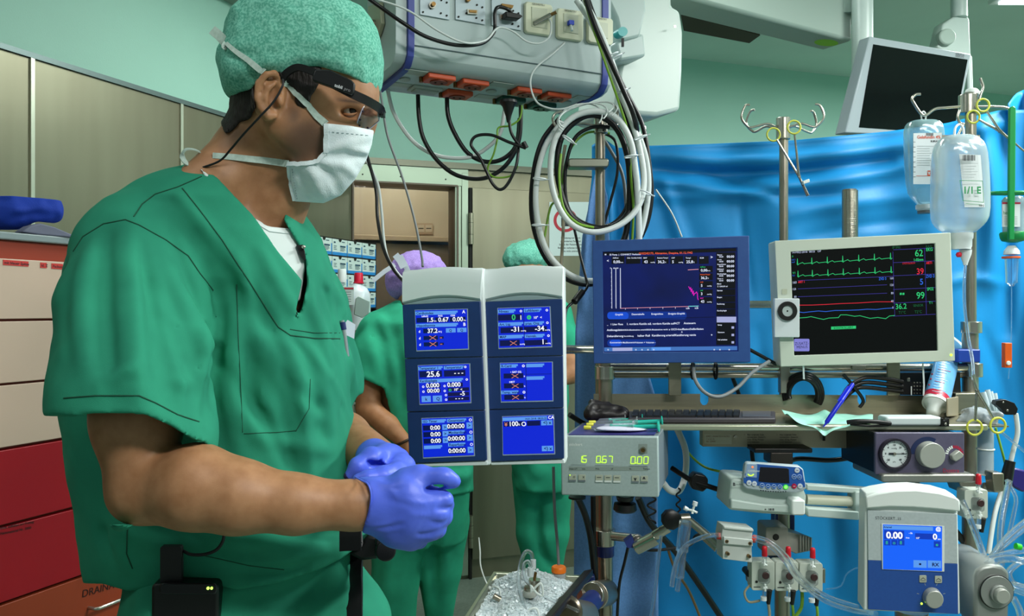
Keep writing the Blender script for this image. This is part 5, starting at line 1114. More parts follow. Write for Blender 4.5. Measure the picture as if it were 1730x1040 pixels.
m = MB(); m.tube(spline([A(1003, 212, 1.92), A(985, 209, 1.91), A(965, 212, 1.90), A(952, 221, 1.89), A(942, 218, 1.88), A(934, 203, 1.87), A(938, 192, 1.87), A(950, 188, 1.87)], 6), .0032, chrome); m.build('hook', I2)
m = MB(); m.tube(spline([A(1028, 210, 1.92), A(1038, 210, 1.91), A(1044, 200, 1.9), A(1042, 184, 1.9), A(1040, 178, 1.9)], 6), .0032, chrome); m.build('hook', I2)
m = MB(); m.tube(spline([A(1028, 208, 1.92), A(1060, 215, 1.96), A(1085, 228, 1.97), A(1090, 218, 1.97), A(1083, 204, 1.97), A(1078, 202, 1.97)], 6), .003, chrome); m.build('hook', I2)
m = MB(); m.rrect(flat(1000, 275, 1.88), 960, 267, 1029, 282, 5, -.045, 0, mat('bar_steel', '8f9284', .35, .9)); m.build('pole_bracket', ST, bevel=.003)
I3 = T('iv_pole', 'right infusion pole with steel hub holding the two fluid bottles', 'infusion pole', A(1640, 1000, 2.0))
m = pole(1640, 185, 555, 1.95, .0125); m.build('pole', I3); m = pole(1635, 160, 192, 1.95, .021, chrome); m.build('hub', I3, bevel=.002)
m = MB(); m.lathe(A(1642, 160, 1.95), (.35, 0, 1), [(0, .018), (.008, .017), (.014, .010), (.016, .001)], white); m.build('hub_cap', I3)
for pts in ([(1622, 180), (1598, 182), (1580, 184), (1565, 194), (1556, 192), (1545, 176), (1541, 167), (1547, 160), (1555, 159)], [(1622, 186), (1618, 198), (1622, 208), (1628, 210), (1622, 222), (1618, 230)], [(1648, 180), (1680, 180), (1700, 182), (1708, 188)], [(1654, 172), (1657, 160), (1661, 148), (1658, 138), (1656, 132)]):
    m = MB(); m.tube(spline([A(x, y, 1.93 - .02 * (len(pts) > 6)) for x, y in pts], 6), .0034, chrome); m.build('hook', I3)
m = MB(); m.rrect(flat(1635, 235, 1.9), 1575, 228, 1656, 236, 2, -.02, 0, chromed); m.build('cross_plate', I3)
I4 = T('steel_post', 'short ribbed steel post rising behind the white patient monitor', 'post', A(1437, 640, 1.97))
m = pole(1436, 322, 640, 1.95, .0185, mat('ribbed_steel', 'a9a596', .3, .95, bump=(90, .4), aniso=(.1, .1, 8))); m.build('post', I4); m = pole(1435, 320, 324, 1.95, .0165, chromed); m.build('end_cap', I4)
# ---------------------------------------------------------------- display columns
navy = mat('module_navy', '1c3a72', .45, noise=(40, '1a366b', 2)); colw = mat('column_white', 'e0e8e8', .4)
sbg = mat('screen_blue', '0a26d8', .3, em=.85); sbar = mat('screen_light_blue', '5c9cf2', .3, em=.85); sdk = mat('screen_dark', '081560', .3, em=.55); swh = mat('screen_white', 'f0f4ff', .3, em=1); sgr = mat('screen_green', '38c878', .3, em=.9); srd = mat('screen_red', 'e08878', .3, em=.8); sin_ = mat('screen_ink', '0c1c70', .3, em=.4); sbez = mat('screen_bezel', '9fb2c6', .4)
def column(px, tl, tr, bl, outline, navyq, splits, screens, side, label):
    P = Pl(tl, tr, bl); t = T('display_column', label, 'screen column', P.p((tl[0] + tr[0]) / 2, bl[1]), 'upright screen columns on the arm')
    m = MB(); m.prism(P, outline, -.055, -.003, colw); m.build('housing', t, bevel=.003)
    # domed white head
    y0, y1 = outline[0][1], navyq[0][1]; x0, x1 = navyq[0][0], navyq[1][0]; n = 10; rg = []
    for i in range(n + 1):
        u = i / n; x = x0 + (x1 - x0) * u; xt = outline[0][0] + 1 + (outline[-1][0] - outline[0][0] - 2) * u
        yt = y0 + (outline[-1][1] - y0) * u - 6 * math.sin(math.pi * u) + 2; yb = navyq[0][1] + (navyq[1][1] - navyq[0][1]) * u - 9 * math.sin(math.pi * u) - 1
        rg.append([P.p(xt, yt, -.02), P.p(xt, yt + 2, .002), P.p(xt, yt + 8, .0055), P.p((x + xt) / 2, (yt + yb) / 2, .0065), P.p(x, yb - 3, .0065), P.p(x, yb, .001), P.p(x, yb, -.01), P.p(xt, yt, -.03)])
    m = MB(); m.ring(rg, colw); m.build('head_cover', t, ang=.9)
    def L(y, s): # x on the navy edge
        a, c = (navyq[0], navyq[3]) if s == 0 else (navyq[1], navyq[2]); return a[0] + (c[0] - a[0]) * (y - a[1]) / (c[1] - a[1])
    ys = [navyq[0][1]] + splits + [navyq[3][1]]; yr = [navyq[1][1]] + [s - 3 for s in splits] + [navyq[2][1]]
    for i in range(3):
        m = MB(); a, c, e, f_ = ys[i] + .7, ys[i + 1] - .7, yr[i] + .7, yr[i + 1] - .7
        m.prism(P, [(L(a, 0), a), (L(e, 1), e), (L(f_, 1), f_), (L(c, 0), c)], -.01, .006, navy)
        if i == 0: # arched upper edge filler
            m.prism(P, [(L(a, 0) + (L(e, 1) - L(a, 0)) * k / 10, a + (e - a) * k / 10 - 8.5 * math.sin(math.pi * k / 10)) for k in range(11)], -.01, .004, mat('arch_grey', '8fa3a8', .4))
        md_ = m.build('screen_module', t, bevel=.001)
        m = MB(); q = screens[i]; m.prism(P, [(q[0][0] - 1, q[0][1] - 1), (q[1][0] + 1.5, q[1][1] - 1), (q[2][0] + 1.5, q[2][1] + 2), (q[3][0] - 1, q[3][1] + 2)], .006, .0068, sbez)
        m.add([P.p(x, y, .0072) for x, y in q], [[3, 2, 1, 0]], sbg)
        # local coordinates 0..100 over the screen
        def S(u, v): 
            u, v = u / 100, v / 100; return ((q[0][0] * (1 - u) + q[1][0] * u) * (1 - v) + (q[3][0] * (1 - u) + q[2][0] * u) * v, (q[0][1] * (1 - u) + q[1][1] * u) * (1 - v) + (q[3][1] * (1 - u) + q[2][1] * u) * v)
        sl = (q[1][1] - q[0][1]) / (q[1][0] - q[0][0])
        def B(u0, v0, u1, v1, mm, n=.0076): m.add([P.p(*S(a_, b_), n) for a_, b_ in ((u0, v0), (u0, v1), (u1, v1), (u1, v0))], [[0, 1, 2, 3]], mm)
        def X(u, v, sz, tx, mm=swh, al='LEFT', bo=.02): x, y = S(u, v); m.text(P, x, y, sz, tx, mm, .0082, al, bold=bo, dx=sl)
        def bar(u0, u1, v, tx=''): B(u0, v, u1 - 3, v + 9, sbar); B(u1 - 3, v, u1, v + 5, sbar); X(u0 + 2, v + 7.5, 4, tx, sin_) if tx else None
        def cross(u, v): 
            for s_ in (-1, 1): a_, c_ = S(u - 6, v - 5 * s_), S(u + 6, v + 5 * s_); m.line(P, [a_, c_], 1, .0085, srd)
        px(i, B, X, bar, cross); m.build('screen', md_, smooth=False)
    m = MB(); b4 = navyq[3]; b3 = navyq[2]; m.prism(P, [(b4[0], b4[1] + 1), (b3[0], b3[1] + 1), (outline[-3][0], outline[-3][1] - 1) if 0 else (b3[0] + 1, b3[1] + 8), (b4[0] + 1, b4[1] + 6)], -.004, .002, colw); m.build('foot_strip', t, bevel=.001)
    return P, t
def left_s(i, B, X, bar, cross):
    if i == 0:
        bar(0, 82, 3, 'Cardioindex'); bar(0, 82, 34, 'Hypothermie'); X(12, 17, 2.6, 'LaBuSd'); X(44, 17, 2.6, 'FiO2'); X(68, 17, 2.6, 'CDR')
        for a, b_ in ((2, 36), (38, 64), (66, 97)): B(a, 19, b_, 31, sdk)
        X(35, 30, 7, '1.5', al='RIGHT'); X(64, 30, 7, '0.67', al='RIGHT'); X(92, 30, 7, '0.00', al='RIGHT'); X(36, 29.5, 2.2, 'l/m'); X(93, 29.5, 2.2, 'l/m')
        B(14, 47, 42, 58, sdk); X(42, 57.5, 7, '37.2', al='RIGHT'); X(43, 57, 2.6, 'W-J'); B(58, 47, 77, 58, sbar); B(80, 47, 98, 58, sbar); X(67, 56, 4, 'Q', sin_, 'CENTER'); X(89, 56, 4, 'Q', sin_, 'CENTER')
        for v in (70, 86): B(14, v - 5, 42, v + 5, sdk); cross(32, v); B(45, v - 3, 53, v + 3, sdk); X(46, v + 2, 2.5, 'xx', srd)
        for v in (53, 70, 86): X(5, v + 3, 4, 'd')
        X(91, 10, 5, 'A'); X(92, 42, 5, 'B')
    elif i == 1:
        bar(0, 48, 3, 'Temperatur 1'); bar(50, 90, 3, 'Temperatur 2'); B(2, 15, 46, 31, sdk); B(50, 15, 92, 31, sdk); X(42, 30, 9, '25.6', al='RIGHT'); X(88, 27, 7, '- - -', al='RIGHT'); bar(0, 87, 36, 'Kardioplegie')
        B(14, 48, 42, 59, sdk); X(40, 58, 7, '0.000', al='RIGHT'); B(57, 48, 86, 59, sdk); X(82, 58, 7, '0.000', al='RIGHT'); B(14, 62, 42, 72, sdk); X(40, 71.5, 6.5, '00:00', al='RIGHT')
        B(56, 61, 98, 70, sdk); B(56, 73, 98, 83, sdk); B(56, 85, 98, 95, sdk); X(90, 82, 7, '-5', al='RIGHT'); X(86, 93, 6, '- - -', al='RIGHT'); X(58, 70, 6, 'o', sgr); X(68, 69, 4, '10"  <'); B(4, 80, 22, 96, sbar); B(26, 80, 44, 96, sbar); X(11, 92, 5, 'k', sin_); X(33, 92, 5, 'Q', sin_)
        for v in (58, 71): X(6, v, 5, 'o')
        for u, v in ((48, 58), (48, 71), (50, 82), (50, 94), (90, 10), (92, 43)): X(u, v, 5, 'o')
    else:
        bar(0, 48, 3, 'ISD Timer'); bar(50, 88, 3, 'Gesamtzeit'); bar(50, 84, 34, 'Myokardisch'); bar(50, 84, 66, 'Reperfusion'); bar(2, 38, 70)
        for k_ in range(3): v = 24 + k_ * 17; B(2, v - 6, 38, v + 7, sdk); X(36, v + 5.5, 6.8, '0:00', al='RIGHT'); B(40, v - 7, 50, v + 7, sbar); X(43, v + 4, 5, '>', sin_)
        for k_ in range(3): v = 22 + k_ * 32; B(50, v - 7, 84, v + 8, sdk); X(84, v + 5.5, 6.8, '0:00:00', al='RIGHT'); B(88, v - 8, 99, v + 8, sbar); X(91, v + 4, 5, '>', sin_); X(93, v - 11, 4.5, 'O')
def right_s(i, B, X, bar, cross):
    if i == 0:
        bar(0, 34, 3, 'Niveau'); bar(50, 84, 3, 'Luftblasen'); bar(0, 48, 36, 'Art. Ltg.'); bar(50, 88, 36, 'prae. Org.'); bar(0, 48, 68, 'MAP'); bar(50, 88, 68, 'Venvak.'); B(0, 16, 46, 31, sdk); X(30, 30, 9, '0', sgr, 'CENTER'); X(44, 30, 7, 'I', al='CENTER'); X(56, 29, 8, 'o', sgr, bo=.08); X(68, 29, 4, '10"  <')
        for u, v, t_ in ((46, 60, '-31'), (92, 60, '-34'), (92, 94, '1')): B(u - 42, v - 11, u + 1, v + 3, sdk); X(u - 4, v, 8.2, t_, al='RIGHT'); X(u - 3, v, 2.2, 'mmHg')
        B(2, 81, 40, 96, sdk); cross(28, 89); X(40, 94, 2.2, 'mmHg'); B(49, 0, 50, 100, sdk)
        for u, v in ((42, 11), (92, 11), (92, 43), (93, 76)): X(u, v, 5.5, 'o')
    elif i == 1:
        bar(0, 34, 3, 'R-Card'); bar(50, 85, 3); bar(50, 85, 36); bar(0, 34, 72, 'Temp. wand'); X(30, 26, 3.2, '• SAT O2', al='CENTER'); X(22, 52, 3.2, 'HKT', al='CENTER')
        for v in (34, 60, 90): B(6, v - 7, 44, v + 6, sdk); cross(28, v); X(45, v + 3, 2.2, '%')
        B(49, 0, 50, 100, sdk); B(50, 30, 100, 31, sdk); X(42, 11, 6, 'o'); X(42, 80, 6, 'o')
    else:
        B(0, 2, 88, 11, sbar); X(44, 9.5, 3, '14.01.2018  08:55:25', sin_); B(2, 13, 42, 26, sdk); X(12, 25, 7.5, '100'); X(31, 24, 3, '%'); X(37, 26, 7, 'O'); X(4, 25, 6, '¥', srd); B(48, 13, 74, 26, sdk); B(76, 13, 98, 26, sbar); B(76, 80, 98, 94, sbar)
        for v in (23, 91): X(80, v, 5.5, '◀ x' if 0 else '<) x', sin_)
        X(90, 9.5, 5, 'CA')
column(left_s, (680, 455, 1.52), (815, 450, 1.50), (695, 789, 1.52), [(680, 456), (682, 520), (694, 789), (828, 786), (816, 452)], [(681, 514), (812, 508), (823, 777), (693, 782)], [605, 692 + 3], [[(703, 524), (790, 522), (792, 588), (706, 591)], [(708, 617), (794, 614), (796, 678), (711, 681)], [(714, 706), (799, 703), (802, 767), (717, 771)]], 0, 'left upright white and navy column with three blue data screens')
column(right_s, (818, 452, 1.52), (951, 448, 1.50), (830, 787, 1.52), [(818, 454), (820, 520), (829, 786), (956, 783), (952, 449)], [(819, 509), (950, 504), (953, 774), (829, 779)], [603, 691], [[(842, 521), (929, 518), (932, 584), (844, 587)], [(846, 613), (933, 611), (934, 675), (848, 677)], [(850, 703), (935, 700), (937, 764), (851, 766)]], 0, 'right upright white and navy column showing -31 and -34 on its top screen')
ca = T('column_arm', 'horizontal steel arm holding both screen columns to the pole', 'support arm', A(960, 590, 1.8)); m = MB(); m.cyl(A(800, 590, 1.66), A(1010, 590, 1.90), .010, chrome); m.build('arm_bar', ca)
m = MB(); m.rrect(flat(820, 600, 1.64), 760, 560, 880, 640, 3, -.02, 0, chromed); m.build('mounting_plate', ca, bevel=.002)
# ---------------------------------------------------------------- blue console monitor
BM_ = Pl((1001, 407, 1.80), (1265, 398, 1.76), (1004, 613, 1.80)); fb_ = mat('frame_blue', '2f5496', .4, noise=(60, '2c4f90', 2))
MO = T('console_monitor', 'blue framed heart-lung console monitor with dark blue graph page', 'monitor', BM_.p(1135, 612))
m = MB(); m.prism(BM_, [(1003, 406), (1263, 398), (1266, 401), (1268, 609), (1265, 612), (1006, 613.5), (1003, 610), (1001, 409)], -.05, -.002, fb_)
m.build('back_housing', MO, bevel=.003)
m = MB(); o_ = [(1001, 407), (1265, 398), (1267.5, 611), (1003, 613.5)]; i_ = [(1018, 425), (1245, 418), (1247, 593), (1020, 595)]
def ringf(mb, P, o_, i_, n0, n1, mm):
    mb.ring([[P.p(*o_[k_], n0), P.p(*o_[k_], n1), P.p(*i_[k_], n1), P.p(*i_[k_], n0)] for k_ in range(4)], mm, closed=True)
ringf(m, BM_, o_, i_, -.004, .004, fb_); m.build('bezel', MO, bevel=.0012)
m = MB(); k0 = mat('page_navy', '0a1a5c', .3, em=.5, noise=(9, '0a2180', 2)); k1 = mat('page_black', '080c20', .3, em=.25); k2 = mat('page_pale', 'b8bff0', .3, em=.7); k3 = mat('tab_blue', '1450d8', .3, em=.8); mg = mat('trace_magenta', 'd818b8', .3, em=.9); ro_ = mat('trace_pink', 'e89aa8', .3, em=.9); orr = mat('text_orange', 'f0603a', .3, em=.9); tb = mat('taskbar_blue', '4a80d0', .3, em=.7); wt = mat('text_white', 'dfe8ff', .3, em=.9); gn = mat('text_green', '28d080', .3, em=.8); cy_ = mat('trace_cyan', '70d8d8', .3, em=.9)
Q = lambda x, y: (990 + x / 4.159, 390 + y / 4.16)
def zq(x0, y0, x1, y1, mm, n=.0006, s=-.03):
    a_, b_ = Q(x0, y0), Q(x1, y1); h_ = b_[0] - a_[0]; m.add([BM_.p(a_[0], a_[1], n), BM_.p(a_[0], b_[1], n), BM_.p(b_[0], b_[1] + s * h_, n), BM_.p(b_[0], a_[1] + s * h_, n)], [[0, 1, 2, 3]], mm)
def zt(x, y, s_, t_, mm=None, al='LEFT', b_=.02): a_ = Q(x, y); m.text(BM_, a_[0], a_[1], s_ / 4.16, t_, mm or wt, .0012, al, bold=b_, dx=-.015)
m.add([BM_.p(1017, 424, 0), BM_.p(1019, 596, 0), BM_.p(1248, 594, 0), BM_.p(1246, 417, 0)], [[0, 1, 2, 3]], k0)
zq(120, 148, 1055, 172, k1, .0004); zq(915, 150, 1050, 800, k1, .0004, 0); zt(130, 172, 16, '≈'); zt(165, 172, 11, 'S5 Pump  |  CONNECT Perfusion'); zt(372, 165, 14, '0102242173, Altmantoc, Despina, 01.12.1942', orr)
for x0, x1, lb, v_, un in ((180, 270, 'AdFlow', '0,00', 'l/min'), (280, 382, 'Cals. Cardiac-Index', '', ''), (395, 482, 'MAP', '43', 'mmHg'), (492, 580, 'Patient-Temp1', '36,2', '°C'), (592, 682, 'CVP', '5', 'mmHg'), (692, 782, 'Temp1', '25,8', '°C'), (792, 862, 'BCM', '', '')):
    zq(x0, 178, x1, 232, k1, .0008); zt(x0 + 8, 194, 9, lb)
    if v_: zt(x0 + 12, 226, 19, v_); zt(x0 + 58, 224, 8, un)
zt(146, 218, 18, '<'); zt(874, 194, 20, '>'); zq(145, 245, 795, 560, k1, .0006) if 0 else None
for x in (180, 210, 242): m.line(BM_, [Q(x, 262), Q(x + 2, 543)], .8, .001, wt)
for x, t_ in ((168, '7'), (192, '80 100'), (168, '')):
    zt(x, 266, 9, t_)
for k_ in range(28): m.line(BM_, [Q(206, 264 + k_ * 10), Q(211, 264 + k_ * 10)], .5, .001, wt); m.line(BM_, [Q(238, 264 + k_ * 10), Q(243, 264 + k_ * 10)], .5, .001, wt); m.line(BM_, [Q(176, 264 + k_ * 10), Q(180, 264 + k_ * 10)], .5, .001, wt) if k_ % 3 == 0 else None
m.line(BM_, [Q(240, 543), Q(790, 528)], .8, .001, ro_); m.line(BM_, [Q(722, 529), Q(788, 527)], 1.2, .0014, cy_)
for x in (277, 362, 450, 540, 628, 718, 780): m.line(BM_, [Q(x, 543 - (x - 240) * .02), Q(x, 552 - (x - 240) * .02)], .6, .001, wt)
zt(702, 549, 10, '0:00'); zt(764, 547, 10, '0:20'); m.line(BM_, [Q(718, 273), Q(788, 269)], 1, .001, ro_)
m.line(BM_, [Q(*p) for p in ((722, 392), (730, 408), (735, 398), (738, 425), (744, 408), (748, 440), (754, 422), (756, 452), (762, 440), (770, 436), (776, 428), (782, 440), (784, 470), (788, 482))], 1.3, .001, mg)
for y, t_, v_, u_, mm in ((255, 'AdFlow', '0,00', 'l/min', gn), (308, 'Patient-Temp1', '36,2', '°C', orr), (362, 'CVP', '5', 'mmHg', orr), (420, 'LAP', '3', 'mmHg', gn), (474, 'MAP', '43', 'mmHg', mg)):
    zq(795, y - 10, 890, y + 36, k1, .0007, 0); zt(802, y + 2, 8, t_, mm); zt(806, y + 30, 18, v_); zt(850, y + 28, 8, u_)
for k_, t_ in enumerate(['Bypass', 'Aorta', 'Reperfusion', 'Stillstand', 'Kardioplegie', 'Timer 6']): y = 180 + k_ * 33.5; zt(922, y - 8, 8.5, t_); zt(935, y + 6, 9, '00:00'); zt(988, y + 8, 16, '00:00')
for k_, t_ in enumerate(['Menü', 'Starten', 'Biegen', 'Rechnung', 'Kardioplegie']): y = 376 + k_ * 47; zt(920, y, 9, t_); m.line(BM_, [Q(915, y + 32), Q(1052, y + 30)], .6, .0012, k0)
zt(922, 394, 9, 'Σ 1200,00 ml'); zq(918, 602, 1055, 642, k2, .0012, 0)
for k_, t_ in enumerate(['Setup', 'Fahrtore', 'Full anhalten']): y = 664 + k_ * 52; zt(925, y, 9, t_); zq(1022, y + 6, 1040, y + 22, k2, .0012, 0)
m.rrect(BM_, 1026, 526, 1160, 539, 5, 0, .0006, mat('tab_dark', '0a3aa8', .3, em=.6)); m.rrect(BM_, 1026, 527, 1062, 539, 5, .0004, .001, k3)
for x, t_ in ((232, 'Graphik'), (365, 'Datentabelle'), (500, 'Ereignisliste'), (636, 'Ereignis-Graphik')): zt(x, 592 - (x - 232) * .015, 12, t_, al='CENTER')
zq(145, 625, 905, 628, k1, .0008)
for (x, y, s_, t_) in ((147, 662, 14, '_   1 Liter Fluss'), (285, 660, 15, '1. vordere Kanüle zu'), (448, 658, 15, '2. vordere Kanüle auf'), (620, 655, 15, 'ACT     Ansteuern'), (147, 702, 15, 'Antikoagulation'), (272, 700, 11, 'BGA-Blutabnahme arteriell'), (430, 698, 11, 'BGA-Blutabnahme venös'), (582, 697, 14, 'x OCO-Insufflation'), (728, 695, 14, 'Defibrillation'), (147, 745, 15, 'Dekanülierung'), (265, 743, 10, 'Durchlüftung'), (362, 742, 15, 'halber Fluß'), (462, 740, 15, 'Kanülierung arteriell'), (625, 738, 15, 'Kanülierung venös')): zt(x, y, s_ * .9, t_)
zt(668, 720, 16, '↖' if 0 else '^'); zt(876, 738, 16, '+')
m.rrect(BM_, 1026, 573, 1108, 585, 5, 0, .0006, MATS['tab_dark']); m.rrect(BM_, 1030, 573.5, 1050, 584.5, 5, .0004, .001, k3)
for x, t_ in ((210, 'Kommentare'), (300, 'Medikamente'), (380, 'Volumen +'), (455, 'Volumen -')): zt(x, 788, 11, t_, al='CENTER')
zq(128, 818, 1062, 846, tb, .0007, -.01); zq(186, 820, 326, 843, k2, .001, -.01); zq(460, 818, 596, 838, MATS['screen_light_blue'], .001, -.01)
for x in (150, 345, 388, 430, 470, 895, 935, 1000): zt(x, 838, 14, 'o')
m.build('screen', MO, smooth=False)
# ---------------------------------------------------------------- white patient monitor
WM = Pl((1308, 407, 1.80), (1604, 393, 1.765), (1317, 619, 1.80)); wf = mat('frame_ivory', 'c6cfc0', .42)
PM = T('patient_monitor', 'ivory framed patient monitor showing ECG curves, 62 and 99', 'monitor', WM.p(1460, 615))
m = MB(); m.prism(WM, [(1308, 409), (1310, 406.5), (1602, 392.5), (1605, 395), (1612, 607), (1610, 610), (1320, 619), (1317, 616)], -.06, -.002, wf); m.build('back_housing', PM, bevel=.004)
i_ = [(1335, 425), (1578, 411), (1583, 592), (1341, 600)]
m = MB(); ringf(m, WM, [(1308, 407), (1604.5, 393), (1612, 609), (1318, 619)], i_, -.004, .005, wf); m.build('bezel', PM, bevel=.0015)
m = MB(); bk = mat('ecg_black', '020303', .2); eg = mat('ecg_green', '2fd07a', .3, em=.8); egd = mat('ecg_dim_green', '1a7848', .3, em=.6); er = mat('ecg_red', 'e0243a', .3, em=.9); eb = mat('ecg_blue', '2c68e0', .3, em=.9); el = mat('ecg_line', '4038a0', .3, em=.8); ew = mat('ecg_white', 'c8d4f4', .3, em=.8); key = mat('ecg_key', '8f90e8', .3, em=.7)
m.add([WM.p(x, y, 0) for x, y in ((1334, 424), (1340, 601), (1584, 593), (1579, 410))], [[0, 1, 2, 3]], bk)
Z = lambda x, y: (1290 + x / 4, 380 + y / 4)
def et(x, y, s_, t_, mm, al='LEFT', b_=.0, sq=1): a_ = Z(x, y); m.text(WM, a_[0], a_[1], s_ / 4, t_, mm, .0008, al, bold=b_, dx=-.05, squeeze=sq)
def elx(pts, w_, mm): m.line(WM, [Z(*p) for p in pts], w_, .0006, mm)
et(190, 192, 13, '14-MRZ-2018  08:55   OP', ew); et(192, 218, 12, 'II', eg); et(190, 240, 11, 'I:0,1', eb); et(190, 256, 11, 'mV', eb); et(195, 330, 14, 'V1', eg); et(195, 346, 11, '0,1', eb)
for y0, y1, k_ in ((264, 224, 0), (346, 316, 1)):
    pts = []; bt_ = [228, 325, 430, 534, 642, 748, 857]
    L0 = lambda x: y0 + (y1 - y0) * (x - 228) / 645
    for b0 in bt_:
        b0 += k_ * 4
        pts += [(b0 - 42, L0(b0 - 42) - 1), (b0 - 22, L0(b0 - 22) - 2), (b0 - 8, L0(b0) - 2), (b0 - 2, L0(b0) + 2), (b0, L0(b0) - 36), (b0 + 3, L0(b0) + 6), (b0 + 10, L0(b0) - 1), (b0 + 34, L0(b0 + 34) - 9), (b0 + 48, L0(b0 + 48) + 1)]
    pts = [p for p in sorted(pts) if 226 <= p[0] <= 873]; elx(pts, .9, eg)
for (ya, yb_, x1) in ((375, 346, 873), (431, 403, 833), (484, 460, 833)): elx([(232, ya), (x1, yb_)], .7, el)
et(194, 396, 17, '160', ew, sq=.8); et(194, 440, 15, '120', ew, sq=.8); et(206, 492, 15, '80', ew, sq=.8); et(233, 392, 15, 'ART 1', er, sq=.8, b_=.03); et(778, 372, 18, 'ZVD 3', eb, sq=.7, b_=.02)
for y, t_ in ((366, '160'), (411, '120'), (466, '80'), (520, '40'), (564, '0')): et(878, y, 15, t_, ew, 'RIGHT', sq=.8)
elx([(228, 541), (330, 540), (420, 536), (520, 530), (640, 526), (760, 518), (876, 518)], 1, er); elx([(228, 586), (270, 591), (310, 586), (370, 580), (420, 584), (480, 577), (560, 576), (640, 573), (700, 568), (760, 570), (820, 563), (876, 560)], 1, eb)
elx([(228, 628), (290, 624), (320, 618), (370, 630), (405, 637), (440, 628), (505, 625), (520, 606), (560, 606), (615, 616), (650, 612), (720, 630), (770, 624), (825, 632), (850, 614), (885, 610)], 1, eg); et(228, 646, 14, '•', eg)
a_ = [Z(456, 686), Z(624, 680), Z(624, 699), Z(456, 706)]; m.add([WM.p(x, y, .0005) for x, y in a_], [[0, 3, 2, 1]], eg); et(540, 700, 14, 'KONTROLLIERT', bk, 'CENTER', sq=.9)
for y in (160, 247, 336, 428, 520, 608): elx([(876, y + 7), (1160, y - 6)], .7, el)
elx([(873, 180), (886, 612)], .6, el); elx([(1087, 155), (1100, 605)], .7, el)
et(868, 160, 15, 'SP SP02', egd, sq=.8); et(1095, 152, 14, 'PULS1', egd, sq=.8); et(1078, 209, 45, '62', eg, 'RIGHT', .01, .85); et(1080, 240, 17, '1-02mm', eg, 'RIGHT', sq=.8, b_=.03); et(1097, 176, 22, 'EKG', eg, sq=.75, b_=.02); et(938, 266, 13, 'SYSTOLISCH', er, sq=.8); et(1083, 330, 40, '39', er, 'RIGHT', .01, .85); et(1098, 264, 17, 'ART1', er, sq=.7, b_=.03)
et(1080, 401, 40, '5', eb, 'RIGHT', .01, .85); et(1097, 356, 20, 'ZVD 3', eb, sq=.7, b_=.02); et(1089, 495, 45, '99', eg, 'RIGHT', .01, .85); et(1104, 442, 20, 'SPO₂' if 0 else 'SPO2', eg, sq=.65, b_=.02)
for x in (920, 938): a_ = [Z(x, 458), Z(x + 13, 457), Z(x + 13, 471), Z(x, 472)]; m.add([WM.p(u, v, .0006) for u, v in a_], [[0, 3, 2, 1]], eg)
et(890, 568, 36, '36.2', eg, b_=.01, sq=.85); et(912, 600, 19, 'T1°C', egd, sq=.8); et(1010, 552, 16, 'SENSOR', egd, sq=.8); et(1020, 596, 19, 'T2°C', egd, sq=.8); et(1116, 533, 17, 'T1', eg)
m.rrect(WM, 1341.5, 572, 1367.5, 593, 2, 0, .0006, key); et(258, 808, 19, 'ZUSATZ-', bk, 'CENTER', sq=.85); et(260, 832, 19, 'MENUS', bk, 'CENTER', sq=.85)
m.build('screen', PM, smooth=False)
kb = MB(); kb.rrect(WM, 1305, 504, 1347, 569, 2, .006, .02, mat('module_white', 'd5dde0', .35)); kn = kb.build('knob_module', PM, bevel=.0015)
kb = MB(); kb.annulus(WM, 1326, 525, 9, 16, .02, .026, mat('knob_black', '1c1b1a', .35)); kb.build('dial_ring', kn); kb = MB(); kb.disc(WM, 1326, 525, 9.2, .02, .023, mat('knob_disc', 'b9c6c4', .35)); kb.disc(WM, 1326, 525, 1.4, .023, .0236, bk, k=10); kb.build('dial_centre', kn)
kb = MB(); kb.disc(WM, 1605, 599, 2.1, .005, .0062, mat('power_led', 'b8ff40', .4, em=2.5), k=10); kb.build('power_light', PM)
kb = MB(); kb.rrect(WM, 1320, 488, 1329, 497, 1, .005, .0058, mat('clip_mark', 'b5bba4', .5)); kb.build('cover_mark', PM)
# ---------------------------------------------------------------- flow display box
XP = Pl((948, 738, 1.60), (1112, 738, 1.545), (950, 834, 1.60)); fbx = mat('box_grey', 'a9b9b8', .45, noise=(200, 'a2b2b1', 2)); led = mat('led_green', 'b4f03c', .4, em=1.6)
FB = T('flow_display_box', 'grey instrument box with green digits 1.5, 0.67 and 0.00', 'instrument', XP.p(1030, 838))
m = MB(); dpt = -.20; m.prism(XP, [(949, 738), (1111, 738), (1112, 838), (950, 834)], dpt, -.001, mat('box_side', '6f7a80', .5)); m.build('casing', FB, bevel=.002)
m = MB(); m.prism(XP, [(948, 736), (1112, 737), (1113, 839), (949, 835)], -.012, .004, fbx); m.build('front_panel', FB, bevel=.0025)
m = MB(); a = XP.p(955, 738, -.02); tp_ = [XP.p(958, 738, -.015), XP.p(1104, 738, -.015), XP.p(1104, 738, -.185), XP.p(958, 738, -.185)]; m.add([q + V((0, 0, .0012)) for q in tp_] + [q + V((0, 0, .003)) for q in tp_], [[0, 1, 2, 3], [4, 7, 6, 5], [0, 4, 5, 1], [1, 5, 6, 2], [2, 6, 7, 3], [3, 7, 4, 0]], mat('top_violet', '38347a', .4)); m.build('top_plate', FB)
m = MB(); m.text(XP, 962, 752, 4.6, 'stöckert', white, .0046, bold=.02, dx=0)
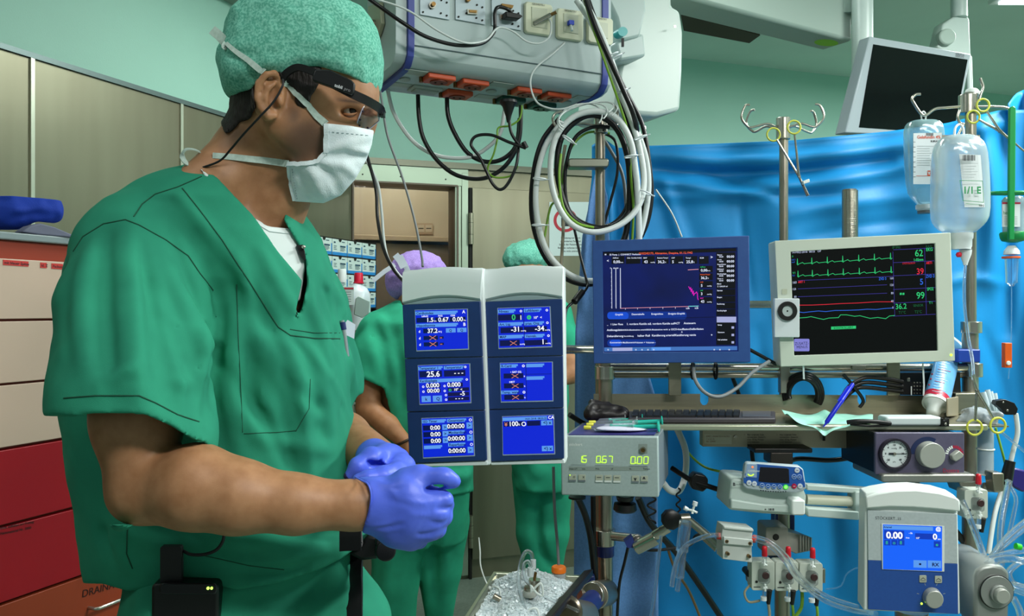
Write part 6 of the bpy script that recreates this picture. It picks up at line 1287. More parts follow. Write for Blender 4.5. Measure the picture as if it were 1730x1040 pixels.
m.seg7(XP, 977, 780, 6, 11, '1', led, .0048); m.quad(XP, 984, 778, 986, 780, .0048, led); m.seg7(XP, 984.5, 780, 6.5, 11, '5', led, .0048); m.seg7(XP, 1008, 780.5, 6.5, 11, '0', led, .0048); m.quad(XP, 1015.5, 778.5, 1017, 780.5, .0048, led); m.seg7(XP, 1018, 780.5, 6.5, 11, '67', led, .0048); m.seg7(XP, 1066, 782, 7, 11.5, '0', led, .0048); m.quad(XP, 1074, 780, 1075.6, 782, .0048, led); m.seg7(XP, 1077, 782, 7, 11.5, '00', led, .0048)
for a, b_, y in ((965, 990, 784), (1006, 1037, 785), (1063, 1094, 786)): m.line(XP, [(a, y), (b_, y + .3)], .5, .0046, MATS['box_side'])
m.quad(XP, 962, 787, 1095, 794, .0045, mat('legend_strip', '8d9a94', .5))
for x, t_ in ((963, 'l/min LIT.'), (984, 'min'), (1007, 'PUL'), (1033, 'LF'), (1064, 'lit.'), (1087, 'Tempo')): m.text(XP, x, 792, 2.6, t_, ink, .0048)
m.build('front_print', FB, smooth=False)
for x, k_ in ((962, 0), (978, 0), (1007, 1), (1022, 1), (1037, 1), (1068, 2), (1083, 2)):
    y = 800 + (x - 962) * .02; m = MB(); m.rrect(XP, x, y, x + 12, y + 12, 1, .004, .006, mat('key_grey', 'b0b5a4', .5)); c_ = white if k_ == 1 else MATS['box_side']; m.quad(XP, x, y + 9, x + 12, y + 12, .0063, c_)
    if k_ == 2: m.text(XP, x + 6, y + 8, 6, 'v' if x < 1080 else '^', ink, .0063, 'CENTER', bold=.05)
    elif k_ == 1: m.line(XP, [(x + 3, y + 4), (x + 9, y + 4)], 1, .0063, ink)
    else: m.text(XP, x + 9, y + 6, 5, 'o' if x < 970 else 'x', ink, .0063, 'CENTER')
    m.build('key', FB, bevel=.0005)
m = MB(); m.disc(XP, 964, 801, 1, .006, .007, led, k=8); m.build('status_light', FB)
m = MB(); m.quad(XP, 1079, 749, 1094, 765, .0044, MATS['legend_strip']); m.annulus(XP, 1087, 759, 3.6, 5.4, .004, .008, chromed, k=20); m.disc(XP, 1087, 759, 3.6, .004, .006, brass, k=16); m.build('sensor_socket', FB)
m = MB(); m.lathe(A(1056, 838, 1.60), (0, 0, -1), [(0, .018), (.008, .016), (.012, .008), (.014, .022), (.026, .024), (.030, .020), (.032, .004)], blackp); m.build('fastening_knob', FB)
m = MB(); m.lathe(A(975, 838, 1.66), (0, 0, -1), [(0, .018), (.004, .018), (.006, .012)], blackp); m.build('foot', FB)
m = MB(); m.cyl(A(1056, 836, 1.60), A(1056, 843, 1.60), .012, MATS['box_grey']); m.build('boss', FB)
# gauze and syringes on the box
gz = Fld(A(985, 745, 1.56), A(1100, 715, 1.8), .003); ztop = XP.p(1030, 738, -.1).z + .003
fcl = lambda x, n, z=0: XP.p(x, 738, -n) + V((0, 0, .004 + z))
m = MB(); gp = [fcl(990, .02), fcl(1092, .03), fcl(1096, .085), fcl(1050, .10), fcl(992, .07)]
m.add([V((p.x, p.y, ztop + .001)) for p in gp] + [V((p.x, p.y, ztop + .009 + .004 * (i % 2))) for i, p in enumerate(gp)], [[0, 1, 2, 3, 4], [9, 8, 7, 6, 5]] + [[i, 5 + i, 5 + (i + 1) % 5, (i + 1) % 5] for i in range(5)], mat('gauze_white', 'd8d8ea', .8, bump=(200, .5))); m.build('gauze_pad', label='white folded gauze pad under the syringes on the instrument box', cat='gauze', sub=2)
clr = mat('clear_plastic', 'e6eef2', .12, glass=.8, alpha=.8, ior=1.2); tq = mat('plunger_teal', '22b3a0', .4); ylw = mat('cap_yellow', 'dcd84a', .4)
def syringe(a, b_, lab, tip=ylw):
    a, b_ = V(a), V(b_); d = (b_ - a).normalized(); t = T('syringe', lab, 'syringe', a, 'syringes on the instrument box'); L_ = (b_ - a).length
    m = MB(); m.lathe(a, d, [(0, .002), (.008, .0035), (.012, .0075), (L_ * .62, .0075), (L_ * .625, .013), (L_ * .64, .013), (L_ * .642, .006)], clr, k=14); m.build('barrel', t)
    m = MB(); m.lathe(a + d * L_ * .3, d, [(0, .0068), (L_ * .02, .0068), (L_ * .04, .0045), (L_ * .66, .0045), (L_ * .665, .011), (L_ * .68, .011), (L_ * .685, .002)], tq, k=12); m.build('plunger', t)
    m = MB(); m.lathe(a - d * .012, d, [(0, .003), (.001, .0045), (.014, .004), (.016, .002)], tip, k=12); m.build('tip_cap', t)
zz = ztop + .018
pt_ = lambda x, y, d: A(x, y, d)
syringe(A(1000, 717, 1.69), A(1122, 711, 1.66), 'teal syringe lying at the back, yellow cap at left end')
syringe(A(996, 722, 1.65), A(1116, 720, 1.60), 'front teal syringe with turquoise plunger on the gauze')
syringe(A(1004, 713, 1.72), A(1088, 708, 1.70), 'small syringe behind the two teal syringes')
# black pouch
pb_ = Fld(A(985, 712, 1.68), A(1066, 665, 1.86), .003)
lo_ = A(985, 715, 1.68); hi_ = A(1066, 660, 1.86); pb_ = Fld((lo_.x - .01, 1.66, lo_.z - .01), (hi_.x + .01, 1.88, hi_.z + .01), .003)
pb_.chain([A(998, 700, 1.75), A(1052, 702, 1.75)], [.015, .013], .006); pb_.chain([A(1000, 689, 1.76), A(1050, 692, 1.76)], [.013, .010], .004); pb_.chain([A(1000, 680, 1.77), A(1028, 684, 1.77)], [.009, .007], .004); pb_.chain([A(1002, 696, 1.80), A(1052, 698, 1.80)], [.02, .016], .01); pb_.noise(.015, .002, 2)
pb_.fold([(992, 692), (1020, 694), (1055, 694)], .004, -.004); pb_.build('black_pouch', mat('black_leather', '181214', .45, bump=(80, .6)), label='crumpled black leather pouch at the left end of the shelf', cat='pouch')
# keyboard
KY = T('keyboard', 'flat dark grey keyboard with touchpad lying on the steel shelf', 'keyboard', V((A(1190, 705, 1.74).x, 1.74, zs)))
def sh(px, n): return V(((px - CX) / F * n, n, zs))
def sl(x0, x1, n0, n1, h0, h1, mm, mb): a, b_, c_, d_ = sh(x0, n0), sh(x1, n0), sh(x1, n1), sh(x0, n1); H = lambda q, h: q + V((0, 0, h)); return mb.add([H(q, h0) for q in (a, b_, c_, d_)] + [H(q, h1) for q in (a, b_, c_, d_)], [[0, 3, 2, 1], [4, 5, 6, 7], [0, 1, 5, 4], [1, 2, 6, 5], [2, 3, 7, 6], [3, 0, 4, 7]], mm)
kg = mat('keyboard_grey', '3d3a40', .5)
m = MB(); sl(1062, 1310, 1.685, 1.80, .0005, .012, kg, m); m.build('keyboard_base', KY, bevel=.003)
keym = mat('key_cap', '151418', .5); protok = None
for r_ in range(6):
    n0 = 1.695 + r_ * .0165
    for c_ in range(15):
        if r_ == 0 and 4 < c_ < 9: continue
        x = 1068 + c_ * 12.2 + r_ * .4
        if protok is None:
            m = MB(); sl(x, x + 10, n0, n0 + .0135, .012, .0165, keym, m); protok = m.build('key', KY); p0 = sh(x, n0)
        elif r_ * 15 + c_ < 98:
            o = protok.copy(); COL.objects.link(o); o.parent = KY; o.location = protok.location + sh(x, n0) - p0
m = MB(); sl(1068 + 5 * 12.2, 1068 + 9 * 12.2 - 3, 1.695, 1.7085, .012, .0165, keym, m); m.build('space_bar', KY)
m = MB(); sl(1254, 1302, 1.70, 1.79, .012, .0135, mat('pad_grey', '4a474e', .3), m); m.build('touchpad', KY, bevel=.001)
# mint cloth under blue pen
ct = MB(); import itertools
top_ = [(1317, 692), (1335, 697), (1360, 699), (1378, 701), (1393, 692), (1398, 691), (1410, 702), (1430, 700), (1450, 700), (1462, 704), (1476, 712)]; bot_ = [(1330, 700), (1345, 712), (1360, 717), (1378, 724), (1392, 738), (1396, 734), (1408, 729), (1425, 722), (1440, 716), (1458, 713), (1474, 714)]
R = []
for j in range(7):
    v = j / 6; row = []
    for i, ((ax, ay), (bx_, by)) in enumerate(zip(top_, bot_)):
        dd_ = 1.80 - .16 * v; q = A(ax + (bx_ - ax) * v, ay + (by - ay) * v, dd_); q.z = max(q.z, zs + .004) if dd_ > 1.66 else q.z; q.z += .004 * math.sin(i * 2.1 + j * 1.3); row.append(q)
    R.append(row)
n = len(top_); ct.add([p for r_ in R for p in r_], [[j * n + i, (j + 1) * n + i, (j + 1) * n + i + 1, j * n + i + 1] for j in range(6) for i in range(n - 1)], mat('mint_cloth', 'a5dccb', .8, noise=(25, '8fd0bd', 3), bump=(200, .4)))
ct.build('mint_cloth', label='crumpled mint green cloth hanging over the shelf edge under the pen', cat='cloth', solid=.0015, sub=2)
pe = T('pen', 'blue ballpoint pen leaning on the mint cloth at the shelf edge', 'pen', A(1390, 722, 1.63)); bl = mat('pen_blue', '1828c8', .3)
a, b_ = A(1391, 721, 1.63), A(1441, 648, 1.68); d = (b_ - a).normalized(); m = MB(); m.lathe(a, d, [(0, .0006), (.012, .0028), (.014, .0046), (.07, .0048), (.072, .0054), (.078, .0054), (.08, .0046), ((b_ - a).length - .004, .0044), ((b_ - a).length, .0035)], bl, k=14); m.build('barrel', pe)
m = MB(); s_ = d.cross(V((0, 1, 0))).normalized(); m.box(a + d * .092 + s_ * .007 + V((0, -.002, 0)), d * .022, s_ * .0012, (0, .0022, 0), bl); m.build('clip', pe)
# black handle, white strip, clip, bag, straws
m = MB(); m.tube(spline([A(1431, 713, 1.64), A(1450, 711, 1.63), A(1480, 712, 1.63), A(1504, 715, 1.64)], 6), .0045, blackr); m.tube(spline([A(1436, 716, 1.64), A(1470, 719, 1.63), A(1500, 718, 1.64)], 5), .0028, blackp); m.build('black_tool', label='slim black rubber tool lying on the shelf edge right of the cloth', cat='tool')
m = MB(); m.rrect(flat(1545, 712, 1.64), 1497, 704, 1592, 719, 5, -.04, 0, mat('milky_white', 'c6d2d2', .4)); m.build('plastic_tray', label='long low white plastic tray on the shelf below the gel tube', cat='tray', bevel=.004)
m = MB(); m.prism(flat(1596, 712, 1.64), [(1589, 706), (1593, 706), (1593, 710), (1600, 710), (1600, 706), (1603, 706), (1603, 720), (1589, 720)], -.01, .002, blackp); m.disc(flat(1596, 716, 1.637), 1597, 716, 2.3, 0, .002, chrome, k=12); m.build('bracket_clip', label='small black clip with a screw standing on the shelf edge', cat='clip', bevel=.0006)
bg_ = Fld((A(1600, 720, 1.7).x, 1.62, zs - .004), (A(1705, 720, 1.7).x, 1.82, zs + .06), .003)
bg_.chain([A(1618, 711, 1.72), A(1645, 703, 1.72), A(1670, 706, 1.70)], [.006, .018, .013], .012); bg_.ell(A(1650, 697, 1.73), (.03, .02, .012), .01); bg_.chain([A(1672, 706, 1.69), A(1690, 700, 1.67)], [.014, .006], .01); bg_.noise(.008, .0022, 3); bg_.noise(.02, .002, 8)
bg_.build('plastic_bag', mat('crinkled_plastic', 'b4bcc0', .25, noise=(70, '98a2a8', 3), bump=(90, 1), alpha=.8), it=1, label='crumpled clear plastic bag at the right end of the shelf', cat='bag')
for i, (x, y0, x1, y1) in enumerate([(1661, 662, 1673, 700), (1668, 658, 1678, 700), (1673, 661, 1682, 700), (1680, 664, 1686, 702), (1664, 668, 1672, 702)]):
    m = MB(); m.tube([A(x, y0, 1.74 + .01 * i), A(x1, y1, 1.73 + .01 * i)], .0055, mat('straw_white', 'b9cbd2', .35), k=10); m.build('plastic_tube', label='short frosted plastic tube bundled upright at the right shelf end', cat='tube', group='frosted tubes at the right shelf end')
# gel tube
TB_ = T('gel_tube', 'blue and white gel tube standing on its cap by the right pole', 'tube', A(1578, 705, 1.70))
ga, gb = A(1580, 684, 1.775), A(1611, 570, 1.905); d = (gb - ga).normalized(); L_ = (gb - ga).length; gx = d.cross(V((0, 1, 0))).normalized(); gy = d.cross(gx)
def grings(u0, u1, n, f): return [[ga + d * (L_ * (u0 + (u1 - u0) * i / n)) + gx * math.cos(t) * f(u0 + (u1 - u0) * i / n)[0] + gy * math.sin(t) * f(u0 + (u1 - u0) * i / n)[1] for t in [6.283185 * k / 22 for k in range(22)]] for i in range(n + 1)]
fw = lambda u: (.028 + .003 * u, .024 * (1 - u) + .003)
m = MB(); m.ring(grings(.0, .04, 1, fw), white); m.ring(grings(.04, .11, 1, fw), mat('gel_red', 'b01c3a', .4)); m.ring(grings(.11, .96, 8, fw), mat('gel_blue', '5c9cd0', .35, noise=(30, '6aa8d8', 2))); m.ring(grings(.96, 1, 1, fw), white); gt_ = m.build('tube_body', TB_)
m = MB(); m.lathe(ga + d * .002, -d, [(0, .0255), (.005, .022), (.010, .016), (.030, .0135), (.034, .009)], white, k=22); m.build('screw_cap', TB_)
GTr = bvh(gt_); m = MB(); pg = mat('gel_print', 'c8dff0', .5)
for i in range(17):
    f_ = .14 + i * .035
    c0 = ga + d * L_ * f_
    X0, Y0 = CX + (c0.x / c0.y) * F, CY - (c0.z - CH) / c0.y * F; w_ = (6, 11, 14, 9)[i % 4]
    q = snaps(GTr, [(X0 - 11, Y0 - 3), (X0 - 11 + w_ * 1.5, Y0 - 3 + w_ * .33)], .0006, None, 3)
    if len(q) > 1: m.tube(q, .0007, pg if i % 5 else MATS['gel_red'], 4)
for (x, y) in ((1573, 640), (1575, 632), (1570, 650)): q = snap(GTr, x, y, .0006); m.ball(q, .0022, MATS['gel_red'], 6)
m.build('print', gt_)
# ---------------------------------------------------------------- gas blender with gauge
GB = T('gas_blender', 'violet grey gas blender with round pressure gauge and big white dial', 'gas blender', A(1550, 800, 1.62)); vg = mat('blender_violet', '57536a', .45, noise=(90, '524e65', 2))
GBP = flat(1550, 765, 1.62, yaw=.03)
m = MB(); m.prism(GBP, [(1479, 731), (1627, 733), (1628, 800), (1480, 799)], -.16, -.002, blackp); m.build('casing', GB, bevel=.002)
m = MB(); m.rrect(GBP, 1478, 730, 1628, 801, 2, -.006, .003, vg); m.build('front_panel', GB, bevel=.002)
m = MB(); m.annulus(GBP, 1508, 765, 22.5, 26, .003, .013, mat('gauge_rim', '3a3540', .25, .6), k=40); m.disc(GBP, 1508, 765, 23, .003, .006, mat('gauge_face', 'ccd6d6', .5), k=36); gg = m.build('gauge', GB)
m = MB()
for i in range(33):
    a = math.radians(130 + i * 280 / 32); r0 = 18 if i % 4 == 0 else 19.5; m.line(GBP, [(1508 + r0 * math.cos(a), 765 + r0 * math.sin(a)), (1508 + 21.5 * math.cos(a), 765 + 21.5 * math.sin(a))], .9 if i % 4 == 0 else .45, .0066, ink)
for i, t_ in enumerate(['-20', '0', '4', '10', '20', '30', '40']): a = math.radians(135 + i * 45); m.text(GBP, 1508 + 14.5 * math.cos(a), 766.5 + 14.5 * math.sin(a), 3.2, t_, ink, .0066, 'CENTER', bold=.03)
m.text(GBP, 1508, 757, 2.4, 'mmHg', ink, .0066, 'CENTER'); m.text(GBP, 1508, 780, 2.6, 'kPa', ink, .0066, 'CENTER')
m.line(GBP, [(1501, 765), (1528, 765)], 1, .008, ink); m.line(GBP, [(1500, 765), (1506, 765)], 3.5, .008, ink); m.disc(GBP, 1508, 765, 2.4, .0066, .010, chromed, k=12); m.build('scale', gg, smooth=False)
m = MB(); m.annulus(GBP, 1565, 766, 22, 29, .003, .0042, mat('dial_navy', '14244c', .5), a0=180, a1=300); m.build('dial_scale', GB)
m = MB(); m.disc(GBP, 1566, 766, 22, .003, .022, mat('dial_silver', 'a9aca4', .35, .3), .04, 40); dl = m.build('dial', GB, bevel=.0015)
m = MB()
for i in range(12): a = math.radians(-170 + i * 15); m.line(GBP, [(1611 + 12 * math.cos(a), 767 + 12 * math.sin(a)), (1611 + 14.5 * math.cos(a), 767 + 14.5 * math.sin(a))], 2.4, .0036, MATS['gel_red'] if i > 4 else white)
m.text(GBP, 1591, 797, 6.5, 'D', MATS['gel_red'], .0034); m.text(GBP, 1598, 797, 6.5, 'ostra', MATS['gel_red'], .0034, squeeze=1.1); m.build('panel_print', GB, smooth=False)
m = MB(); m.prism(GBP, [(1601, 767), (1613, 758), (1621, 765), (1619, 770), (1608, 777), (1603, 774)], .003, .016, MATS['dial_silver']); m.build('selector_knob', GB, bevel=.002)
for x in (1494, 1611): m = MB(); m.cyl(A(x, 801, 1.66), A(x, 806, 1.66), .009, blackp); m.build('foot', GB)
PT = T('support_arm', 'flat steel arm plate below the gas blender clamped to the pole', 'support arm', A(1560, 815, 1.70)); m = MB(); m.rrect(flat(1565, 808, 1.60), 1490, 801, 1650, 815, 5, -.14, 0, mat('plate_grey', '8f9089', .4, .6)); m.build('arm_plate', PT, bevel=.003)
m = MB(); m.prism(flat(1640, 820, 1.72), [(1620, 812), (1660, 812), (1660, 834), (1628, 834)], -.06, .0, chromed); m.cyl(A(1660, 822, 1.72), A(1690, 824, 1.70), .010, chromed); m.prism(flat(1680, 820, 1.68), [(1676, 798), (1697, 799), (1697, 830), (1680, 832)], -.03, .0, chromed); m.build('clamp_block', PT, bevel=.003)
m = MB(); m.prism(flat(1530, 815, 1.74), [(1512, 812), (1530, 812), (1530, 830), (1512, 830)], -.03, 0, blackp); m.build('bracket_foot', PT)
# ---------------------------------------------------------------- forceps with yellow rings
ry = mat('ring_yellow', 'cfd14e', .4)
def forceps(name, lab, r1, r2, piv, tip1, tip2, d, dd=.0, rr=.0125, rw=1.0):
    t = T(name, lab, 'clamp', A(*piv, d)); P = flat(piv[0], piv[1], d)
    for (rx, ry_), tp__, s_ in ((r1, tip2, 1), (r2, tip1, -1)):
        o = A(rx, ry_, d + dd * s_); m = MB(); k_ = 22
        m.tube([o + V((math.cos(a) * rr * rw, .0015 * s_, math.sin(a) * rr)) for a in [6.283185 * i / k_ for i in range(k_)]], .0024, ry, closed=True); m.build('finger_ring', t)
        pv = A(*piv, d) + V((0, .0015 * s_, 0)); dr = (pv - o).normalized(); m = MB(); m.tube(spline([o + dr * rr, o + dr * rr * 1.6, (o + pv) / 2, pv, (pv + A(*tp__, d)) / 2, A(*tp__, d) + V((0, .001 * s_, 0))], 5), [.0026] * 10 + [.003] * 10 + [.0022] * 6, chrome); m.build('blade', t)
    m = MB(); m.cyl(A(*piv, d) - V((0, .004, 0)), A(*piv, d) + V((0, .004, 0)), .003, chrome, k=12); m.build('pivot', t)
    return t
forceps('forceps', 'yellow ringed forceps hanging below the infusion line at the right shelf end', (1647, 722), (1685, 718), (1651, 660), (1643, 633), (1646, 632), 1.635, .004, .0155)
forceps('forceps', 'yellow ringed forceps hooked on the empty infusion pole', (1307, 227), (1341, 215), (1350, 298), (1366, 330), (1364, 331), 2.02, .01, .0165)
forceps('forceps', 'yellow ringed forceps clipped at the right hub, pointing down right', (1645, 197), (1660, 178), (1690, 222), (1745, 268), (1744, 266), 1.86, .006, .0145)
m = MB(); m.box(A(1361, 307, 2.01), (.008, 0, .003), (0, .006, 0), (-.001, 0, .004), white); m.build('tip_guard', label='small white tube piece gripped by the forceps on the empty pole', cat='tube', bevel=.001)
# ---------------------------------------------------------------- infusion bottles
fluid = mat('saline_milky', 'd2e4ec', .12, glass=.4, alpha=.68, noise=(6, 'c2d8e4', 2)); fluid2 = mat('gelatin_milky', 'b4d6d8', .12, glass=.4, alpha=.62, noise=(6, '8db8c0', 2)); milk = mat('bottle_shoulder', 'd6dee0', .35); lbl = mat('label_white', 'd3dadc', .5)
def ibottle(nm, lab, prof, d, tilt, ryf, mm): # prof: list (y, x0, x1)
    t = T(nm, lab, 'infusion bottle', A((prof[-1][1] + prof[-1][2]) / 2, prof[-1][0], d)); R = []
    for y, x0, x1 in prof:
        a, b_ = A(x0, y, d), A(x1, y, d); c_ = (a + b_) / 2; rx = (b_.x - a.x) / 2; e = 2.6
        R.append([c_ + V((math.copysign(abs(math.cos(t_)) ** (2 / e), math.cos(t_)) * rx, math.copysign(abs(math.sin(t_)) ** (2 / e), math.sin(t_)) * min(rx * .75, ryf), 0)) for t_ in [6.283185 * k / 32 for k in range(32)]])
    m = MB(); m.ring(R, mm); o = m.build('bottle_body', t, sub=1, ang=1.5); return t, o
IB1, o1 = ibottle('infusion_bottle', 'infusion bottle with red print and narrow neck hanging on the left hook', [(203, 1544, 1576), (206, 1534, 1586), (215, 1529, 1592), (240, 1529, 1593), (320, 1532, 1592), (334, 1540, 1586), (342, 1549, 1580), (348, 1551, 1578)], 1.93, 0, .034, fluid2)
m = MB(); m.lathe(A(1563, 346, 1.93), (0, 0, -1), [(0, .021), (.010, .021), (.012, .018), (.014, .018)], milk); m.lathe(A(1563, 356, 1.93), (0, 0, -1), [(0, .017), (.006, .017)], mat('stopper_grey', '6a6f72', .5)); m.build('stopper', IB1)
m = MB(); m.tube(spline([A(1558, 205, 1.92), A(1556, 194, 1.92), A(1560, 188, 1.92), A(1564, 194, 1.92), A(1563, 205, 1.92)], 5), .0018, white); m.build('hanger_loop', IB1)
P1_ = flat(1565, 260, 1.93 - .0375); m = MB(); m.prism(P1_, [(1543, 225), (1591, 224), (1590, 311), (1543, 311)], -.001, .0006, lbl); m.text(P1_, 1549, 234, 5.2, 'Gelafundin 4%', orr if 0 else mat('label_orange', 'cc4a22', .5), .001, bold=.02, squeeze=.92); m.text(P1_, 1572, 240, 3, 'B.BRAUN', ink, .001, bold=.03)
for i in range(7): m.line(P1_, [(1565 + i * 1.8, 225), (1565 + i * 1.8, 229)], 1, .001, ink)
for i in range(9): m.line(P1_, [(1549, 247 + i * 4), (1570 if i % 3 else 1578, 247 + i * 4)], .7, .001, mat('print_grey', '8a9496', .6))
for i in range(8): m.line(P1_, [(1543, 240 + i * 8.4), (1546, 240 + i * 8.4)], .7, .001, ink)
m.text(P1_, 1576, 284, 9.5, 'EL', MATS['label_orange'], .001, 'RIGHT', bold=.02, up=True, squeeze=-1 if 0 else 1); m.text(P1_, 1584, 303, 4.2, 'Gelafundin 4%', MATS['label_orange'], .001, 'LEFT', up=True, squeeze=.8); m.line(P1_, [(1548, 297), (1588, 297)], .8, .001, MATS['label_orange'])
m.build('label', IB1, smooth=False)
IB2, o2 = ibottle('infusion_bottle', 'large clear infusion bottle marked 1/1 E hanging in front', [(228, 1603, 1634), (231, 1592, 1648), (242, 1582, 1658), (256, 1578, 1664), (300, 1576, 1667), (360, 1575, 1669), (376, 1578, 1663), (388, 1588, 1650), (396, 1601, 1643)], 1.80, 0, .042, fluid)
m = MB(); m.lathe(A(1622, 394, 1.80), (0, 0, -1), [(0, .027), (.012, .026), (.014, .024), (.030, .0235), (.033, .022), (.036, .022)], milk); m.build('bottle_cap', IB2)
m = MB(); m.tube(spline([A(1612, 232, 1.79), A(1614, 216, 1.80), A(1621, 210, 1.81), A(1627, 217, 1.80), A(1628, 232, 1.79)], 5), .0026, milk); m.build('hanger_loop', IB2)
TB2 = bvh(o2); m = MB()
def curved(P4, n_, mm, off): # label laid on the curved bottle
    R = []
    for j in range(9):
        v = j / 8; R.append([snap(TB2, (P4[0][0] * (1 - u) + P4[1][0] * u) * (1 - v) + (P4[3][0] * (1 - u) + P4[2][0] * u) * v, (P4[0][1] * (1 - u) + P4[1][1] * u) * (1 - v) + (P4[3][1] * (1 - u) + P4[2][1] * u) * v, off, 1.76) for u in [i / 8 for i in range(9)]])
    m.add([p for r_ in R for p in r_], [[j * 9 + i, j * 9 + i + 1, (j + 1) * 9 + i + 1, (j + 1) * 9 + i] for j in range(8) for i in range(8)], mm)
curved([(1620, 260), (1656, 262), (1663, 350), (1629, 350)], 8, lbl, .0012)
P2_ = Pl((1620, 260, 1.7545), (1656, 262, 1.7575), (1629, 350, 1.7545)); P2_.o = P2_.o + P2_.n * .0065
for i in range(11): m.line(P2_, [(1625 + i * 2, 263), (1625 + i * 2, 271)], 1 + (i % 3) * .4, .0035, ink)
for i in range(6): m.line(P2_, [(1622, 276 + i * 4.6), (1650 - (i % 3) * 3, 276.5 + i * 4.6)], .6, .0035, MATS['print_grey'])
gp_ = mat('print_green', '1f8a50', .5); m.text(P2_, 1625, 327, 11, '1/1 E', gp_, .0036, bold=.03, squeeze=.95)
q = [(1620, 305), (1658, 306), (1660, 342), (1625, 339), (1620, 305)]; m.line(P2_, q, .9, .0036, gp_); m.text(P2_, 1652, 349, 3, 'NBG', ink, .0036, bold=.03); m.line(P2_, [(1630, 344), (1656, 346)], .8, .0036, gp_)
m.build('label', IB2, smooth=False)
m = MB(); gs = clr; m.lathe(A(1631, 422, 1.80), (0, 0, -1), [(0, .013), (.010, .012), (.030, .005), (.034, .0045)], milk); m.ball(A(1620, 430, 1.79), .0065, MATS['cap_red'], 6); ivs = m.build('spike_chamber', label='white drip spike with red plug under the large infusion bottle', cat='drip chamber')
tubec = mat('clear_tubing', 'e2ecf0', .06, glass=.92, alpha=.62, ior=1.3); 
def tube_(pts, r, mm, lab=None, name='tubing', cat='tube', par=None, n=7, k=8):
    mb = MB(); mb.tube(spline([A(*p) for p in pts], n), r, mm, k=k); return mb.build(name, par, label=lab, cat=cat)
tube_([(1631, 448, 1.79), (1629, 480, 1.78), (1630, 520, 1.77), (1636, 570, 1.74), (1643, 610, 1.70), (1644, 640, 1.67)], .0035, tubec, 'clear infusion line running down from the large bottle to the forceps', 'infusion_line')
# green bottle holder
gr = mat('holder_green', '1a8c48', .35); GH = T('bottle_holder', 'green plastic hanging holder with ring around a small bottle', 'holder', A(1710, 412, 1.86))
m = MB(); m.prism(flat(1709, 300, 1.82), [(1706, 182), (1712, 178), (1717, 182), (1716, 300), (1714, 405), (1705, 405), (1705, 300)], -.008, .0, gr); m.build('hanger_bar', GH, bevel=.002)
m = MB(); c_ = A(1712, 326, 1.86); m.tube([c_ + V((math.cos(a) * .052, math.sin(a) * .04, math.sin(a) * .004)) for a in [6.283185 * i / 28 for i in range(28)]], .0042, gr, closed=True); m.build('ring', GH)
m = MB(); m.lathe(A(1712, 392, 1.86), (0, 0, -1), [(0, .027), (.004, .029), (.014, .027), (.020, .024), (.024, .01)], gr); m.build('cup', GH)
BT2 = T('small_bottle', 'small labelled glass bottle upside down in the green holder', 'bottle', A(1712, 392, 1.86))
m = MB(); m.lathe(A(1712, 392, 1.86), (0, 0, 1), [(0, .022), (.075, .024), (.082, .018)], mat('vial_glass', 'a9c0c4', .1, glass=.5)); m.build('glass', BT2)
P3_ = flat(1712, 365, 1.834); m = MB(); m.prism(P3_, [(1693, 342), (1723, 342), (1723, 383), (1693, 383)], -.001, .001, lbl); m.line(P3_, [(1694, 343), (1722, 343)], 3, .0016, MATS['gel_red']); m.text(P3_, 1694, 362, 6, 'hepco', gp_, .0016, squeeze=.8)
for i in range(6): m.line(P3_, [(1696, 366 + i * 2.6), (1718, 366 + i * 2.6)], .6, .0016, MATS['print_grey'])
m.build('label', BT2, smooth=False)
DC = T('drip_chamber', 'clear drip chamber with orange collar below the green holder', 'drip chamber', A(1709, 480, 1.86))
m = MB(); m.lathe(A(1709, 415, 1.86), (0, 0, -1), [(0, .008), (.012, .016), (.02, .017)], milk); m.build('spike', DC); m = MB(); m.lathe(A(1708, 433, 1.86), (0, 0, -1), [(0, .019), (.004, .0195), (.005, .017)], mat('collar_orange', 'dc5a20', .4)); m.build('collar', DC); m = MB(); m.lathe(A(1709, 437, 1.86), (0, 0, -1), [(0, .014), (.05, .012), (.056, .012), (.058, .008), (.064, .004)], tubec); m.build('chamber', DC)
tube_([(1709, 484, 1.86), (1709, 530, 1.86), (1708, 580, 1.86), (1704, 640, 1.86)], .0012, tubec, 'thin clear line below the drip chamber passing the orange clamp', 'infusion_line')
m = MB(); m.rrect(flat(1704, 600, 1.84), 1698, 579, 1710, 621, 1, -.014, 0, mat('clamp_orange', 'd85a18', .4)); m.disc(flat(1704, 600, 1.838), 1703, 613, 3.6, 0, .004, white); m.build('roller_clamp', label='orange roller clamp on the thin line at right', cat='clamp', bevel=.001)
# ---------------------------------------------------------------- pump control panel
SP = Pl((1462, 832, 1.50), (1620, 838, 1.47), (1459, 1033, 1.50)); SPc = T('pump_control', 'white pump control panel with blue screen reading 0.00 and grey knob', 'pump control', SP.p(1540, 1035))
m = MB(); m.prism(SP, [(1462, 834), (1480, 829), (1510, 824), (1545, 823), (1585, 828), (1612, 836), (1618, 842), (1623, 1038), (1590, 1037), (1459, 1031)], -.05, -.001, white); m.build('housing', SPc, bevel=.003)
m = MB(); m.prism(SP, [(1462, 857), (1461, 838), (1480, 831), (1510, 826), (1545, 825), (1585, 830), (1612, 838), (1619, 843), (1620, 862), (1580, 858), (1540, 855), (1500, 854), (1475, 856)], -.001, .009, white); m.build('head_cover', SPc, bevel=.003)
m = MB(); m.prism(SP, [(1465, 861), (1616, 867), (1617, 951), (1466, 945)], -.001, .003, mat('panel_grey', 'b5c0c2', .45, noise=(200, 'adb8ba', 2))); m.prism(SP, [(1466, 945), (1617, 951), (1618, 1036), (1466, 1028)], -.001, .003, mat('panel_blue', '25509c', .45, noise=(200, '234c96', 2))); fp_ = m.build('front_panel', SPc, bevel=.0008)
